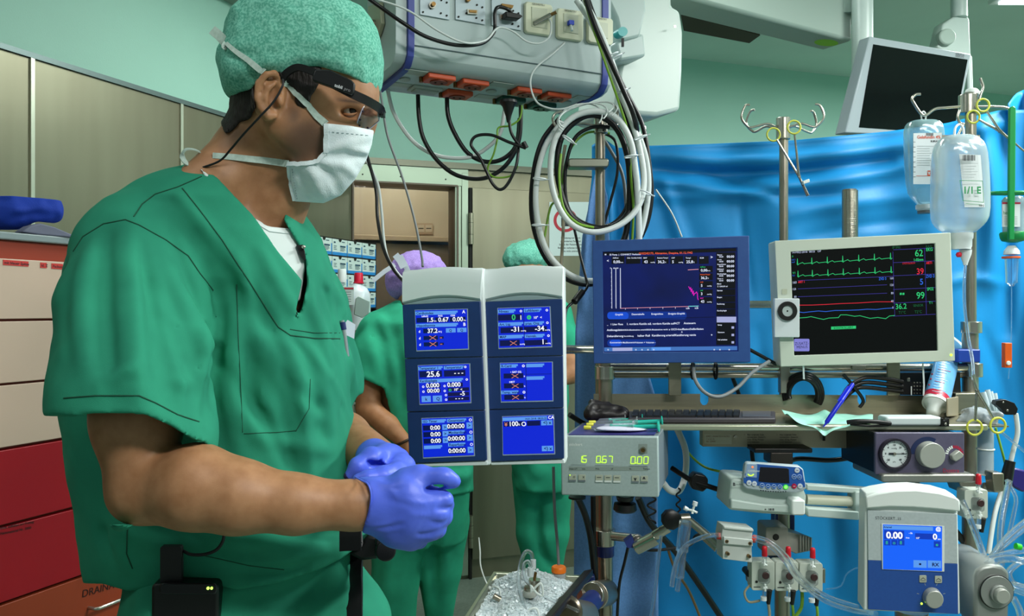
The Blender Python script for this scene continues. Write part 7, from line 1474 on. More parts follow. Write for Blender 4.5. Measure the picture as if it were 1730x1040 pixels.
m = MB(); m.prism(SP, [(1488, 883), (1594, 887), (1594, 964), (1489, 960)], .003, .005, white); m.build('screen_frame', SPc, bevel=.0006)
m = MB(); U = lambda x, y: (1430 + x / 4.333, 800 + y / 4.333)
def sq(x0, y0, x1, y1, mm, n=.0056): a, b_, c_, d_ = U(x0, y0), U(x1, y0 + (x1 - x0) * .035), U(x1, y1 + (x1 - x0) * .035), U(x0, y1); m.add([SP.p(q[0], q[1], n) for q in (a, d_, c_, b_)], [[0, 1, 2, 3]], mm)
def st(x, y, s_, t_, mm=swh, al='LEFT', b_=.03): q = U(x, y); m.text(SP, q[0], q[1], s_ / 4.333, t_, mm, .0062, al, bold=b_, dx=.03)
bb_ = mat('screen_azure', '1260f4', .3, em=.95)
sq(262, 364, 693, 690, bb_, .0053); sq(266, 370, 626, 398, sbar, .0057); st(266, 388, 12, 'Arteriell', sin_); st(645, 408, 26, '@'); sq(270, 405, 416, 470, mat('screen_mid', '0a3cc0', .3, em=.8)); st(285, 463, 48, '0.00', b_=.04); st(428, 465, 9, 'l/min'); st(450, 432, 12, '■ l/s' if 0 else '- l/s'); sq(496, 428, 656, 470, MATS['screen_mid']); st(500, 468, 12, '1/2"'); st(625, 472, 42, '0', b_=.04); st(660, 474, 9, 'rpm')
for x in (270, 322, 372): sq(x, 476, x + 46, 516, MATS['screen_mid']); st(x + 10, 508, 26, 'o' if x == 322 else '8', sgr, b_=0)
sq(632, 486, 680, 532, MATS['screen_mid']); st(646, 520, 22, 'o', sgr); sq(484, 624, 580, 678, sbar); sq(588, 626, 686, 680, sbar); sq(524, 646, 540, 660, sin_, .006); st(618, 668, 26, 'RX', sin_)
m.build('screen', SPc, smooth=False)
m = MB(); m.text(SP, 1478, 876, 5.2, 'STÖCKERT', ink, .0032, dx=.035, squeeze=.9); m.text(SP, 1511, 877, 4.6, '...S5', ink, .0032, dx=.035)
for a in range(6): an = math.radians(-220 + a * 52); m.line(SP, [(1572 + 21 * math.cos(an), 1006 + 21 * math.sin(an)), (1572 + 24 * math.cos(an), 1006 + 24 * math.sin(an))], 1, .0032, MATS['print_grey'])
m.build('front_print', fp_, smooth=False)
for x, y in ((1558, 976), (1584, 977)): m = MB(); m.rrect(SP, x - 6, y - 6, x + 6, y + 6, 1.5, .003, .005, MATS['key_grey']); m.line(SP, [(x - 4, y + 1), (x, y - 2), (x + 4, y + 1)], .9, .0053, ink); m.line(SP, [(x - 4, y + 3), (x + 4, y + 3)], .7, .0053, ink); m.build('key', SPc, bevel=.0004)
m = MB(); m.disc(SP, 1573, 1006, 16, .003, .021, MATS['dial_silver'], .08, 36); m.build('control_knob', SPc, bevel=.0015)
m = MB(); m.disc(SP, 1556, 1018, 1.8, .003, .004, MATS['power_led'], k=10); m.build('status_light', SPc)
m = MB(); m.cyl(A(1540, 1030, 1.55), V((A(1540, 1030, 1.55).x, 1.55, .02)), .03, chromed); m.cyl(V((A(1540, 1030, 1.55).x, 1.55, 0)), V((A(1540, 1030, 1.55).x, 1.55, .03)), .07, chromed); m.build('stand_column', SPc)
# pump head
PH = T('roller_pump', 'grey cylindrical pump head with round silver knob at the lower right', 'pump head', A(1680, 1100, 1.52)); phg = mat('pump_grey', '8f9490', .4, .4)
m = MB(); HP = flat(1682, 995, 1.46, yaw=-.1); m.prism(HP, [(1648, 1060), (1648, 975), (1652, 964), (1662, 957), (1680, 954), (1697, 958), (1708, 968), (1709, 985), (1706, 1060)], -.14, -.004, phg); m.build('pump_housing', PH, bevel=.006)
m = MB(); m.disc(HP, 1683, 999, 28, -.01, .004, phg, .02, 44); m.annulus(HP, 1683, 999, 27.5, 29, .0, .0025, blackp, 44); m.build('rotor_cover', PH, bevel=.001)
m = MB(); m.disc(HP, 1685, 1001, 15.5, .004, .010, phg, .03, 36); m.disc(HP, 1686, 1001, 12.5, .010, .020, MATS['dial_silver'], .06, 32); m.build('release_knob', PH, bevel=.001)
m = MB(); m.cyl(A(1680, 1050, 1.53), V((A(1680, 1050, 1.53).x, 1.53, .02)), .05, phg); m.cyl(V((A(1680, 1050, 1.53).x, 1.53, 0)), V((A(1680, 1050, 1.53).x, 1.53, .03)), .07, phg); m.build('pedestal', PH)
# ---------------------------------------------------------------- syringe pump
YP = Pl((1258, 782, 1.60), (1360, 788, 1.585), (1254, 828, 1.60)); pg_ = mat('pump_pale', 'b9c8c2', .4); YS = T('syringe_pump', 'pale syringe pump with small dark display and coloured round keys', 'syringe pump', A(1340, 870, 1.62))
m = MB(); m.prism(flat(1300, 840, 1.605), [(1240, 809), (1262, 810), (1358, 825), (1364, 838), (1360, 872), (1290, 868), (1235, 862), (1231, 858), (1236, 813)], -.10, -.004, pg_); bd = m.build('pump_body', YS, bevel=.006)
m = MB(); m.prism(flat(1300, 850, 1.60), [(1234, 842), (1290, 850), (1345, 852), (1340, 866), (1290, 863), (1233, 858)], -.01, .006, pg_); m.text(flat(1300, 850, 1.60), 1290, 860.5, 3.6, '=  1818', ink, .0064, bold=.03); m.build('lower_ledge', YS, bevel=.003)
m = MB(); m.prism(YP, [(1262, 781), (1350, 787), (1357, 792), (1362, 824), (1357, 829), (1345, 832), (1300, 831), (1262, 826), (1254, 820), (1258, 785)], -.02, .002, mat('fascia_grey', 'a8b6bc', .4)); m.build('control_head', YS, bevel=.003)
m = MB(); pbl = mat('fascia_blue', '2458a8', .4); m.prism(YP, [(1278, 783), (1350, 789), (1355, 793), (1358, 812), (1335, 813), (1290, 809), (1260, 806), (1258, 800)], .002, .0026, pbl); m.prism(YP, [(1256, 806), (1300, 810), (1335, 813), (1359, 812), (1360, 822), (1340, 820), (1300, 821), (1262, 818), (1256, 814)], .002, .0027, pbl)
m.prism(YP, [(1262, 783), (1279, 784), (1278, 806), (1259, 804)], .002, .0028, mat('fascia_light', '8fa8c8', .4)); m.text(YP, 1263, 796, 3, 'CAREfusion', white, .003, bold=.02); m.build('fascia', YS, bevel=0)
m = MB(); m.prism(YP, [(1284, 788), (1329, 790), (1332, 792), (1333, 815), (1300, 814), (1281, 812)], .0026, .004, mat('lcd_off', '1a1820', .25)); m.annulus(YP, 1268, 797, 4.5, 6.5, .003, .0034, led, 16, 30, 150); m.build('display', YS, bevel=.0005)
for x, y, c_ in ((1265, 814.5, 'w'), (1274, 816, 'w'), (1287, 819, 'b'), (1297, 820.5, 'b'), (1307, 821, 'b'), (1317, 821.5, 'b'), (1327, 821.5, 'g'), (1341, 820, 'r'), (1351, 820, 'w'), (1346, 793.5, 'w'), (1341, 804, 'b'), (1350, 804.5, 'b')):
    m = MB(); m.disc(YP, x, y, 4.2, .0026, .0042, {'w': white, 'b': mat('key_ring_blue', '9cb8e0', .4), 'g': MATS['power_led'] if 0 else mat('key_green', '38d838', .4, em=.8), 'r': mat('key_red', 'b01848', .4)}[c_], k=16); m.disc(YP, x, y, 3.1, .0042, .0048, pbl if c_ in 'b' else (mat('key_pale', 'cfd8ec', .4) if c_ == 'w' else {'g': mat('key_green_inner', '8cff6c', .4, em=1), 'r': MATS['key_red']}[c_]), k=14)
    m.line(YP, [(x - 1.5, y), (x + 1.5, y)], .8, .005, ink if c_ == 'w' else white); m.build('key', YS)
m = MB(); m.disc(YP, 1271, 788, 1.7, .002, .0036, mat('alarm_led', 'f06a3a', .4, em=2), k=10); m.build('alarm_light', YS)
m = MB()
for i in range(11): m.disc(YP, 1285 + i * 4.2, 828.5 + i * .2 - (i - 5) ** 2 * .04, 1.1, .002, .0026, ink, k=6)
m.build('speaker_slots', YS)
m = MB(); m.rrect(flat(1347, 856, 1.585), 1336, 843, 1359, 869, 4, -.03, .006, white); m.build('syringe_clamp', YS, bevel=.003)
m = MB(); m.box((A(1360, 821, 1.62) + A(1482, 829, 1.62)) / 2, (A(1482, 829, 1.62) - A(1360, 821, 1.62)) / 2, (0, .012, 0), (0, 0, .0055), pg_); m.box((A(1360, 862, 1.61) + A(1446, 868, 1.61)) / 2, (A(1446, 868, 1.61) - A(1360, 862, 1.61)) / 2, (0, .015, 0), (0, 0, .0085), pg_); m.build('slide_rail', YS, bevel=.002)
m = MB(); m.cyl(A(1362, 843, 1.62), A(1446, 847, 1.62), .0105, mat('rod_cream', 'bfc3ae', .4)); m.build('plunger_rod', YS)
m = MB(); m.rrect(flat(1453, 850, 1.60), 1445, 830, 1461, 876, 3, -.04, .0, pg_); m.build('plunger_carriage', YS, bevel=.002)
m = MB(); m.text(flat(1245, 820, 1.600), 1238, 820, 5, 'B', ink, .0005, bold=.05); m.text(flat(1245, 820, 1.600), 1243, 819, 2.8, 'medical', ink, .0005); m.build('lettering', YS, smooth=False)
# middle pole with mount and transducers
MP = T('pump_pole', 'dark lower pole with blue clamp carrying the syringe pump', 'pole', A(1318, 1200, 1.74)); m = pole(1322, 755, fl(1.74), 1.74, .0165); m.build('pole', MP)
m = MB(); m.rrect(flat(1330, 875, 1.73), 1312, 868, 1343, 904, 3, -.04, 0, mat('clamp_navy', '1d2f66', .4)); m.rrect(flat(1320, 950, 1.70), 1308, 925, 1334, 960, 3, -.04, 0, mat('clamp_dark', '14203c', .45)); m.build('clamp_jaw', MP, bevel=.002)
m = MB(); m.rrect(flat(1312, 765, 1.70), 1275, 757, 1373, 765, 2, -.06, 0, blackp); m.rrect(flat(1320, 775, 1.70), 1302, 764, 1340, 784, 2, -.05, 0, mat('dark_metal', '3a3632', .4, .6)); m.build('upper_clamp', MP, bevel=.002)
GM = T('pump_mount', 'grey plastic mounting block with round hole below the syringe pump', 'mount', A(1330, 935, 1.68)); gm = mat('mount_grey', '8d8e84', .5)
m = MB(); m.rrect(flat(1313, 915, 1.655), 1294, 890, 1332, 939, 4, -.06, 0, gm); m.disc(flat(1311, 907, 1.654), 1311, 907, 5.5, -.01, .001, dark, k=20); m.build('front_block', GM, bevel=.002)
m = MB(); m.prism(flat(1350, 920, 1.665, yaw=.3), [(1330, 898), (1365, 905), (1372, 908), (1370, 930), (1345, 935), (1330, 928)], -.06, 0, gm)
for i in range(5): m.prism(flat(1360, 920, 1.665, yaw=.3), [(1350 + i * 4.5, 903 + i), (1352 + i * 4.5, 903 + i), (1352 + i * 4.5, 932 - i), (1350 + i * 4.5, 932 - i)], 0, .004, gm)
m.build('ribbed_jaw', GM, bevel=.001)
redc = mat('stopper_red', 'c01828', .35, sss=.1)
def transducer(x, y, d, lab, base=mat('transducer_base', 'c0c8bc', .45)):
    t = T('pressure_transducer', lab, 'pressure transducer', A(x, y + 30, d), 'pressure transducers on the rack'); P = flat(x, y, d)
    m = MB(); m.rrect(P, x - 20, y - 25, x + 19, y + 24, 4, -.03, 0, base); m.line(P, [(x - 16, y + 18), (x - 6, y + 18)], 1.5, .0005, ink); m.disc(P, x - 12, y + 9, 2.4, 0, .002, dark, k=10); m.build('base_plate', t, bevel=.0015)
    m = MB(); m.rrect(P, x - 10, y - 13, x + 8, y + 10, 5, 0, .012, tubec); m.disc(P, x, y - 5, 6, .012, .016, mat('membrane_dark', '3a2424', .35), k=18); m.build('dome', t, bevel=.001)
    m = MB(); m.cyl(P.p(x, y + 10, .008), P.p(x - 1, y + 36, .008), .0045, tubec); m.cyl(P.p(x - 2, y + 32, .008), P.p(x - 2, y + 38, .008), .006, milk, k=12); m.build('luer_connector', t)
    m = MB(); c_ = P.p(x - 1, y + 15, .014); m.cyl(c_ - V((0, 0, .007)), c_ + V((0, 0, .007)), .002, white); m.box(c_, (.004, 0, 0), (0, .002, 0), (0, 0, .0015), white); m.cyl(P.p(x - 6, y - 26, .012), P.p(x + 2, y - 22, .014), .002, white); m.cyl(P.p(x - 2, y - 32, .012), P.p(x - 3, y - 22, .014), .0022, white); m.ball(P.p(x - 3, y - 25, .012), .0035, white, 6); m.build('stopcock', t)
    m = MB(); m.cyl(P.p(x, y - 22, .006), P.p(x, y - 36, .006), .0045, tubec); m.build('upper_tube', t); m = MB(); m.lathe(P.p(x, y - 36, .006), (0, 0, 1), [(0, .0055), (.012, .0052), (.018, .005), (.02, .003)], redc, k=14); m.build('red_cap', t)
    m = MB(); m.cyl(P.p(x + 9, y + 22, .004), P.p(x + 8, y + 46, .0), .0055, blackp, .004, k=12); m.build('cable_plug', t); return t
transducer(1290, 973, 1.60, 'left transducer of the row of three with red caps'); transducer(1330, 974, 1.60, 'middle transducer of the row of three with red caps'); transducer(1371, 976, 1.60, 'right transducer of the row of three with red caps'); transducer(1650, 852, 1.60, 'single transducer below the gas blender at the right pole')
m = MB(); m.disc(flat(1267, 970, 1.62), 1266, 969, 6, -.03, .0, blackp); m.rrect(flat(1330, 960, 1.64), 1264, 960, 1395, 985, 2, -.02, 0, chromed); m.build('transducer_rack', label='steel bar rack carrying the three pressure transducers', cat='rack', bevel=.002)
# white clamp box and articulated arm
WC = T('tubing_clamp', 'white ribbed clamp block with screws and red hose ends', 'clamp', A(1246, 948, 1.6)); WPl = flat(1246, 918, 1.58, yaw=.1)
m = MB(); m.prism(WPl, [(1222, 887), (1272, 892), (1271, 905), (1270, 920), (1271, 950), (1221, 944), (1221, 918), (1219, 905)], -.035, 0, mat('clamp_white', 'b9c0bb', .45)); m.prism(WPl, [(1221, 905), (1270, 910), (1270, 921), (1221, 917)], 0, .006, MATS['clamp_white']); m.prism(WPl, [(1222, 888), (1272, 893), (1272, 897), (1222, 892)], 0, .004, MATS['clamp_white']); m.build('clamp_body', WC, bevel=.0012)
for x, y in ((1226, 912.5), (1265, 916), (1228, 933.5), (1264, 938)): m = MB(); m.disc(WPl, x, y, 3, 0, .007, brass, k=12); m.disc(WPl, x, y, 1.7, .007, .0075, dark, k=6); m.build('screw', WC)
for x, y in ((1219, 907), (1275, 912)): m = MB(); m.cyl(WPl.p(x - 4, y, -.01), WPl.p(x + 4, y + 1, -.01), .007, mat('hose_end_red', 'b83222', .4)); m.build('hose_end', WC)
AA = T('articulated_arm', 'chromed articulated arm with black star knob clamped to the left pole', 'support arm', A(1100, 930, 1.75)); 
for a, b_, r in (((1035, 905, 1.80), (1075, 909, 1.76), .010), ((1075, 925, 1.74), (1110, 907, 1.72), .0155), ((1105, 905, 1.72), (1130, 890, 1.71), .011), ((1160, 875, 1.69), (1200, 908, 1.66), .0085), ((1190, 903, 1.67), (1214, 925, 1.65), .0115)): m = MB(); m.cyl(A(*a), A(*b_), r, chrome); m.build('arm_segment', AA, bevel=.001)
m = MB(); m.ball(A(1077, 912, 1.76), .014, chromed, 10); m.prism(flat(1075, 915, 1.735), [(1055, 915), (1068, 905), (1075, 925), (1060, 925)], -.02, 0, MATS['clamp_blue']); m.build('elbow_joint', AA)
m = MB(); kp = A(1136, 880, 1.66); m.lathe(kp + V((0, .03, 0)), (0, -1, 0), [(0, .008), (.004, .020), (.022, .021), (.026, .016)], blackp, k=9); m.build('star_knob', AA); m = MB(); m.cyl(A(1150, 876, 1.69), A(1165, 875, 1.69), .011, chromed); m.build('joint', AA)
# sample tube (clear cylinder) hanging
m = MB(); m.tube([A(1158, 880, 1.62), A(1152, 930, 1.62)], .0125, tubec, 16); m.tube([A(1152, 930, 1.62), A(1148, 975, 1.62)], .0095, tubec, 16); m.tube([A(1148, 975, 1.62), A(1144, 998, 1.62)], .005, tubec, 12); m.build('clear_bulb_tube', label='clear plastic dropper tube hanging from the articulated arm', cat='tube')
m = MB(); q = A(1170, 862, 1.62); m.ball(q, .004, white, 6); 
for dx, dz in ((-.011, .003), (.004, .012), (.009, -.004), (-.001, -.006)): m.tube([q, q + V((dx, -.002, dz))], .0025, white)
m.cyl(q + V((.004, 0, .010)), q + V((.006, 0, .018)), .005, milk, k=10); m.cyl(q + V((-.010, 0, .002)), q + V((-.017, 0, .006)), .0045, milk, k=10); m.build('three_way_stopcock', label='small white stopcock standing above the clear dropper tube', cat='stopcock')
# ferrite block, black boxes
m = MB(); m.prism(flat(1183, 815, 1.75), [(1168, 806), (1175, 799), (1192, 803), (1197, 810), (1196, 824), (1188, 831), (1170, 826), (1166, 818)], -.03, 0, blackp); m.build('cable_ferrite', label='black ferrite block on the cable right of the flow box', cat='ferrite', bevel=.003)
m = MB(); FN = flat(1550, 640, 1.84); m.prism(FN, [(1522, 630), (1622, 628), (1624, 668), (1522, 667)], -.06, 0, blackp)
for i in range(4):
    for j in range(4): m.disc(FN, 1544 + i * 5, 646 + j * 6, 1.2, 0, .003, chromed, k=8)
m.rrect(FN, 1532, 638, 1537, 644, 1, 0, .002, chromed); m.quad(FN, 1538, 652, 1540, 667, .002, white)
m.build('junction_box', label='black connector box under the white monitor behind the gel tube', cat='junction box', bevel=.002)
# black probe handle right, purple thing
m = MB(); m.prism(flat(1700, 690, 1.72), [(1682, 676), (1696, 674), (1712, 680), (1718, 690), (1715, 700), (1698, 700), (1690, 690), (1680, 682)], -.012, .004, blackp); m.disc(flat(1700, 690, 1.716), 1701, 693, 2, 0, .003, chrome, k=10); m.disc(flat(1700, 690, 1.716), 1694, 679, 1.6, 0, .003, chrome, k=10); m.build('probe_handle', label='black hinged handle with a grey cable right of the shelf', cat='handle', bevel=.003)
m = MB(); m.prism(flat(1715, 815, 1.80), [(1700, 800), (1715, 790), (1735, 795), (1745, 820), (1730, 832), (1712, 822)], -.02, 0, mat('purple_plastic', '2c2470', .35)); m.build('purple_clip', label='dark purple plastic clip at the right edge among the tubes', cat='clip', bevel=.004)
# frosted cylinder strapped to the right pole
m = MB(); m.cyl(A(1665, 722, 1.72), A(1665, 800, 1.72), .0155, mat('frosted_plastic', 'a9b9c0', .3, alpha=.75)); fc = m.build('frosted_canister', label='frosted plastic cylinder strapped beside the right pole', cat='cylinder')
for y in (758, 800): m = MB(); m.tube([A(1665, y, 1.72) + V((math.cos(a) * .0165, math.sin(a) * .0165, 0)) for a in [6.283185 * i / 18 for i in range(18)]], .0017, white, closed=True); m.build('strap', fc)
# ---------------------------------------------------------------- ice tray at the bottom
IT = T('ice_tray', 'steel basin filled with crushed ice at the bottom of the photo', 'basin', A(900, 1050, 1.6))
zi = A(900, 985, 1.62).z; zi = A(910, 965, 1.75).z
cs = [A(x, y, F * (CH - zi) / (y - CY)) for x, y in ((835, 966), (985, 972), (915, 1052), (782, 1048))]
def rings_(s0, z0, s1, z1): 
    c_ = sum(cs, V()) / 4; return [c_ + (p - c_) * s0 + V((0, 0, z0)) for p in cs], [c_ + (p - c_) * s1 + V((0, 0, z1)) for p in cs]
m = MB(); R = [rings_(s, z, 1, 0)[0] for s, z in ((1.02, -.002), (1.02, .001), (.94, .001), (.92, -.002), (.86, -.06), (.88, -.062), (.93, -.006))]; m.ring(R, mat('basin_steel', 'a9ab98', .3, .9), closed=True); m.add(rings_(.87, -.061, 1, 0)[0], [[0, 1, 2, 3]], MATS['basin_steel']); m.build('basin', IT, bevel=.003)
a, b_ = cs[1] + V((.01, 0, .004)), cs[2] + V((.012, 0, .004)); m = MB(); m.box((a + b_) / 2, (b_ - a) / 2 * 1.05, (.011, .006, 0), (0, 0, .008), mat('rail_dark', '2c2422', .3, .5)); m.build('side_rail', IT, bevel=.003)
m = MB(); a, b_ = cs[3] + V((0, 0, 0)), cs[2] + V((0, 0, 0)); m.cyl(a + V((0, -.01, -.002)), b_ + V((0, -.01, -.002)), .006, chrome); m.build('front_rail', IT)
m = MB(); c_ = sum(cs, V()) / 4; m.cyl(V((c_.x, c_.y, .02)), V((c_.x, c_.y, zi - .07)), .025, chromed); m.cyl(V((c_.x, c_.y, 0)), V((c_.x, c_.y, .03)), .18, chromed); m.box(V((c_.x, c_.y, zi - .067)), (.1, 0, 0), (0, .08, 0), (0, 0, .005), chromed); m.build('pedestal', IT)
ice = mat('crushed_ice', 'f2fafc', .15, glass=.3, ior=1.3, noise=(60, 'e0eef2', 3)); rs = random.Random(3); m = MB()
for i in range(4200):
    u, v = rs.random(), rs.random(); p = cs[0] * (1 - u) * (1 - v) + cs[1] * u * (1 - v) + cs[2] * u * v + cs[3] * (1 - u) * v; c_ = sum(cs, V()) / 4; p = c_ + (p - c_) * .88
    hz = -.012 + .028 * math.exp(-((u - .45) ** 2 + (v - .05) ** 2) * 9) + .01 * math.sin(u * 9) * math.sin(v * 7); p = p + V((0, 0, hz - rs.random() * .006)); s_ = .0014 + rs.random() * .0022
    M_ = Matrix.Rotation(rs.random() * 6, 3, 'X') @ Matrix.Rotation(rs.random() * 6, 3, 'Z'); m.box(p, M_ @ V((s_, 0, 0)), M_ @ V((0, s_ * .8, 0)), M_ @ V((0, 0, s_ * .7)), ice)
nn = 14; vs = []
for j in range(nn):
    for i in range(nn):
        u, v = i / (nn - 1), j / (nn - 1); p = cs[0] * (1 - u) * (1 - v) + cs[1] * u * (1 - v) + cs[2] * u * v + cs[3] * (1 - u) * v; c_ = sum(cs, V()) / 4; p = c_ + (p - c_) * .9; vs.append(p + V((0, 0, -.014 + .028 * math.exp(-((u - .45) ** 2 + (v - .05) ** 2) * 9) + .01 * math.sin(u * 9) * math.sin(v * 7))))
m.add(vs, [[j * nn + i, (j + 1) * nn + i, (j + 1) * nn + i + 1, j * nn + i + 1] for j in range(nn - 1) for i in range(nn - 1)], ice)
m.build('crushed_ice', label='heap of crushed ice filling the steel basin', cat='ice', kind='stuff', smooth=False)
dI = 1.72; OB = T('specimen_bottle', 'small clear bottle with bright orange cap standing in the ice', 'bottle', A(944, 975, dI)); m = MB(); m.lathe(A(944, 975, dI), (0, 0, 1), [(0, .013), (.001, .0148), (.010, .0148), (.011, .0135)], mat('vial_clear', 'c8ced0', .2, glass=.4)); m.build('bottle_body', OB); m = MB(); m.lathe(A(944, 966, dI), (0, 0, 1), [(0, .0135), (.001, .0158), (.010, .0158), (.0125, .014)], mat('cap_orange', 'f07818', .4)); m.build('cap', OB)
CT = T('metal_connector', 'round metal connector with stem standing in the ice', 'connector', A(895, 1010, 1.62)); dC = 1.60
m = MB(); m.cyl(A(895, 1040, dC), A(896, 1005, dC), .003, chromed); m.cyl(A(895, 1006, dC), A(895, 996, dC), .0135, mat('washer_white', 'b8bab2', .4)); m.cyl(A(895, 996, dC), A(896, 992, dC), .0125, chromed); m.cyl(A(902, 1000, dC + .02), A(903, 978, dC + .02), .012, chrome); m.cyl(A(903, 978, dC + .02), A(905, 966, dC + .02), .003, brass); m.build('metal_body', CT)
m = MB(); m.cyl(A(896, 972, dC + .01), A(896, 958, dC + .01), .0058, milk, k=12); m.cyl(A(901, 960, dC + .03), A(901, 945, dC + .03), .0055, milk, k=12); m.build('luer_hub', CT)
wt_ = mat('tube_white_soft', 'cfd4d2', .3)
for lab, pts, r in (('clear line looping over the ice to the front clamp', [(900, 948, 1.63), (898, 935, 1.63), (890, 931, 1.63), (883, 940, 1.62), (878, 960, 1.61), (877, 990, 1.59), (884, 1020, 1.56), (892, 1045, 1.54)], .0042), ('clear line curving down beside the metal connector', [(897, 958, 1.61), (893, 948, 1.61), (886, 952, 1.61), (885, 965, 1.60), (889, 980, 1.60), (897, 990, 1.59)], .0038), ('clear line running from the connector to the arm clamp', [(912, 1000, 1.58), (930, 1012, 1.56), (955, 1022, 1.55), (978, 1032, 1.54)], .0035)): tube_(pts, r, tubec, lab, 'clear_line')
for lab, pts in (('white pinch clamp on the lines above the ice', [(898, 1000), (906, 990), (914, 985), (917, 998), (916, 1006), (908, 1002), (902, 996), (897, 988)]), ('white pinch clamp at the lower edge of the ice basin', [(890, 1040), (894, 1030), (903, 1027), (908, 1030), (910, 1042), (900, 1045)])): m = MB(); m.tube(spline([A(x, y, 1.55) for x, y in pts], 4), .0022, white, closed=True); m.build('pinch_clamp', label=lab, cat='clamp')
m = MB(); m.cyl(A(834, 1006, 1.6), A(845, 1012, 1.6), .006, chromed); m.tube(spline([A(809, 908, 1.75), A(811, 930, 1.72), A(812, 955, 1.70), (A(820, 980, 1.68)), A(828, 992, 1.66), A(836, 990, 1.65), A(844, 995, 1.64), A(846, 1006, 1.62)], 6), .0016, white); m.ball(A(828, 993, 1.66), .004, white, 6); m.build('thin_white_line', label='thin white line curving from the door side to the basin rim', cat='tube')
# big chrome clamps next to the basin
KC = T('swivel_clamp', 'big chromed swivel clamp on the left pole beside the ice basin', 'clamp', A(1000, 1030, 1.75))
m = MB(); m.cyl(A(1005, 1005, 1.74), A(1024, 1000, 1.86), .030, chromed); m.cyl(A(1000, 1004, 1.73), A(1006, 1004, 1.75), .026, chrome); m.cyl(A(975, 1040, 1.66), A(1005, 1010, 1.74), .022, MATS['clamp_blue']); m.build('swivel_joint', KC, bevel=.002)
m = MB(); m.cyl(A(958, 1036, 1.58), A(990, 1040, 1.66), .030, chromed); m.lathe(A(962, 1030, 1.58), (-.6, -1, .1), [(0, .03), (.004, .031), (.01, .026), (.012, .01)], mat('worn_brass_steel', '7a7264', .3, .9)); m.build('lower_joint', KC, bevel=.002)
m = MB(); m.cyl(A(978, 1003, 1.74), A(1000, 1003, 1.76), .012, chromed); m.build('pin', KC)
m = MB(); m.prism(flat(1000, 985, 1.80), [(975, 975), (1005, 972), (1008, 1000), (970, 1010)], -.02, 0, MATS['clamp_navy']); m.build('blue_insert', KC, bevel=.003)
# ---------------------------------------------------------------- cables and hoses
cw_ = mat('cable_white', 'd5dcda', .35); cb_ = mat('cable_black', '0e0e10', .35); cg_ = mat('cable_grey', '7d8284', .4); cy2 = mat('cable_green_yellow', '7aa832', .4); cbe = mat('cable_beige', 'a39c84', .45); tie_w = mat('cable_tie', 'e4ebee', .4)
def cable(pts, r, mm, lab, name='cable', n=8, k=8, cat='cable', group=None):
    mb = MB(); mb.tube(spline([A(*p) for p in pts], n), r, mm, k=k); return mb.build(name, label=lab, cat=cat, group=group)
def loop(cx, cy, rx, ry, d, a0, a1, n=26, rot=0, dd=.02): return [(cx + rx * math.cos(a) * math.cos(rot) - ry * math.sin(a) * math.sin(rot), cy + rx * math.cos(a) * math.sin(rot) + ry * math.sin(a) * math.cos(rot), d + dd * math.sin(a * 1.5)) for a in [math.radians(a0 + (a1 - a0) * i / n) for i in range(n + 1)]]
cable([(974, 0, 1.84), (1000, 40, 1.84), (1022, 90, 1.84), (1040, 140, 1.85), (1060, 185, 1.87), (1078, 240, 1.88), (1088, 300, 1.88), (1080, 345, 1.87), (1050, 378, 1.86), (1005, 392, 1.85), (965, 378, 1.85), (940, 340, 1.85), (930, 290, 1.85), (938, 235, 1.85), (965, 200, 1.85), (1003, 188, 1.85), (1040, 198, 1.85), (1064, 235, 1.85), (1074, 290, 1.86), (1078, 340, 1.87), (1080, 405, 1.88)], .0072, cw_, 'thick white hose of the coil, inner loop above the blue monitor', 'hose')
cable([(986, 0, 1.86), (1010, 45, 1.86), (1034, 105, 1.86), (1055, 170, 1.87), (1072, 210, 1.88), (1092, 270, 1.9), (1095, 330, 1.9), (1080, 400, 1.9), (1050, 450, 1.89), (1005, 474, 1.88), (960, 462, 1.87), (925, 425, 1.87), (908, 370, 1.87), (906, 310, 1.87), (920, 250, 1.87), (950, 205, 1.87)], .0068, cw_, 'thick white hose of the coil, outer loop reaching lowest', 'hose')
cable([(978, -5, 1.88), (1004, 40, 1.88), (1028, 100, 1.88), (1046, 160, 1.89), (1060, 200, 1.9), (1070, 250, 1.9), (1072, 300, 1.9), (1066, 350, 1.9), (1040, 380, 1.88), (1000, 384, 1.88), (965, 365, 1.87), (948, 325, 1.87), (941, 280, 1.87), (950, 230, 1.87), (980, 200, 1.87), (1010, 195, 1.87), (1040, 215, 1.88), (1058, 255, 1.88), (1064, 310, 1.89), (1060, 380, 1.9), (1052, 410, 1.9)], .0072, cb_, 'black cable wound inside the white hose coil')
cable([(994, 0, 1.90), (1012, 50, 1.90), (1036, 110, 1.90), (1060, 160, 1.91), (1085, 210, 1.92), (1096, 270, 1.92), (1101, 330, 1.92), (1092, 380, 1.92), (1070, 420, 1.92), (1040, 455, 1.91), (1000, 480, 1.90), (955, 470, 1.89), (918, 430, 1.89), (899, 370, 1.89), (900, 300, 1.89), (915, 240, 1.89), (945, 200, 1.89)], .0056, cb_, 'black cable along the outside of the white hose coil')
cable([(1000, 15, 1.92), (1020, 70, 1.92), (1042, 130, 1.92), (1060, 180, 1.92), (1066, 230, 1.92), (1070, 290, 1.92), (1058, 350, 1.92), (1030, 380, 1.92), (990, 378, 1.91), (960, 350, 1.90), (955, 290, 1.90), (970, 235, 1.90), (1000, 215, 1.90), (1030, 215, 1.90)], .0045, cb_, 'thin black cable in the middle of the coil')
cable([(987, 0, 1.82), (1003, 50, 1.82), (1024, 110, 1.82), (1046, 175, 1.84), (1062, 230, 1.88), (1066, 300, 1.88), (1070, 350, 1.89), (1068, 405, 1.89)], .0030, cy2, 'green and yellow earth cable running down the bundle')
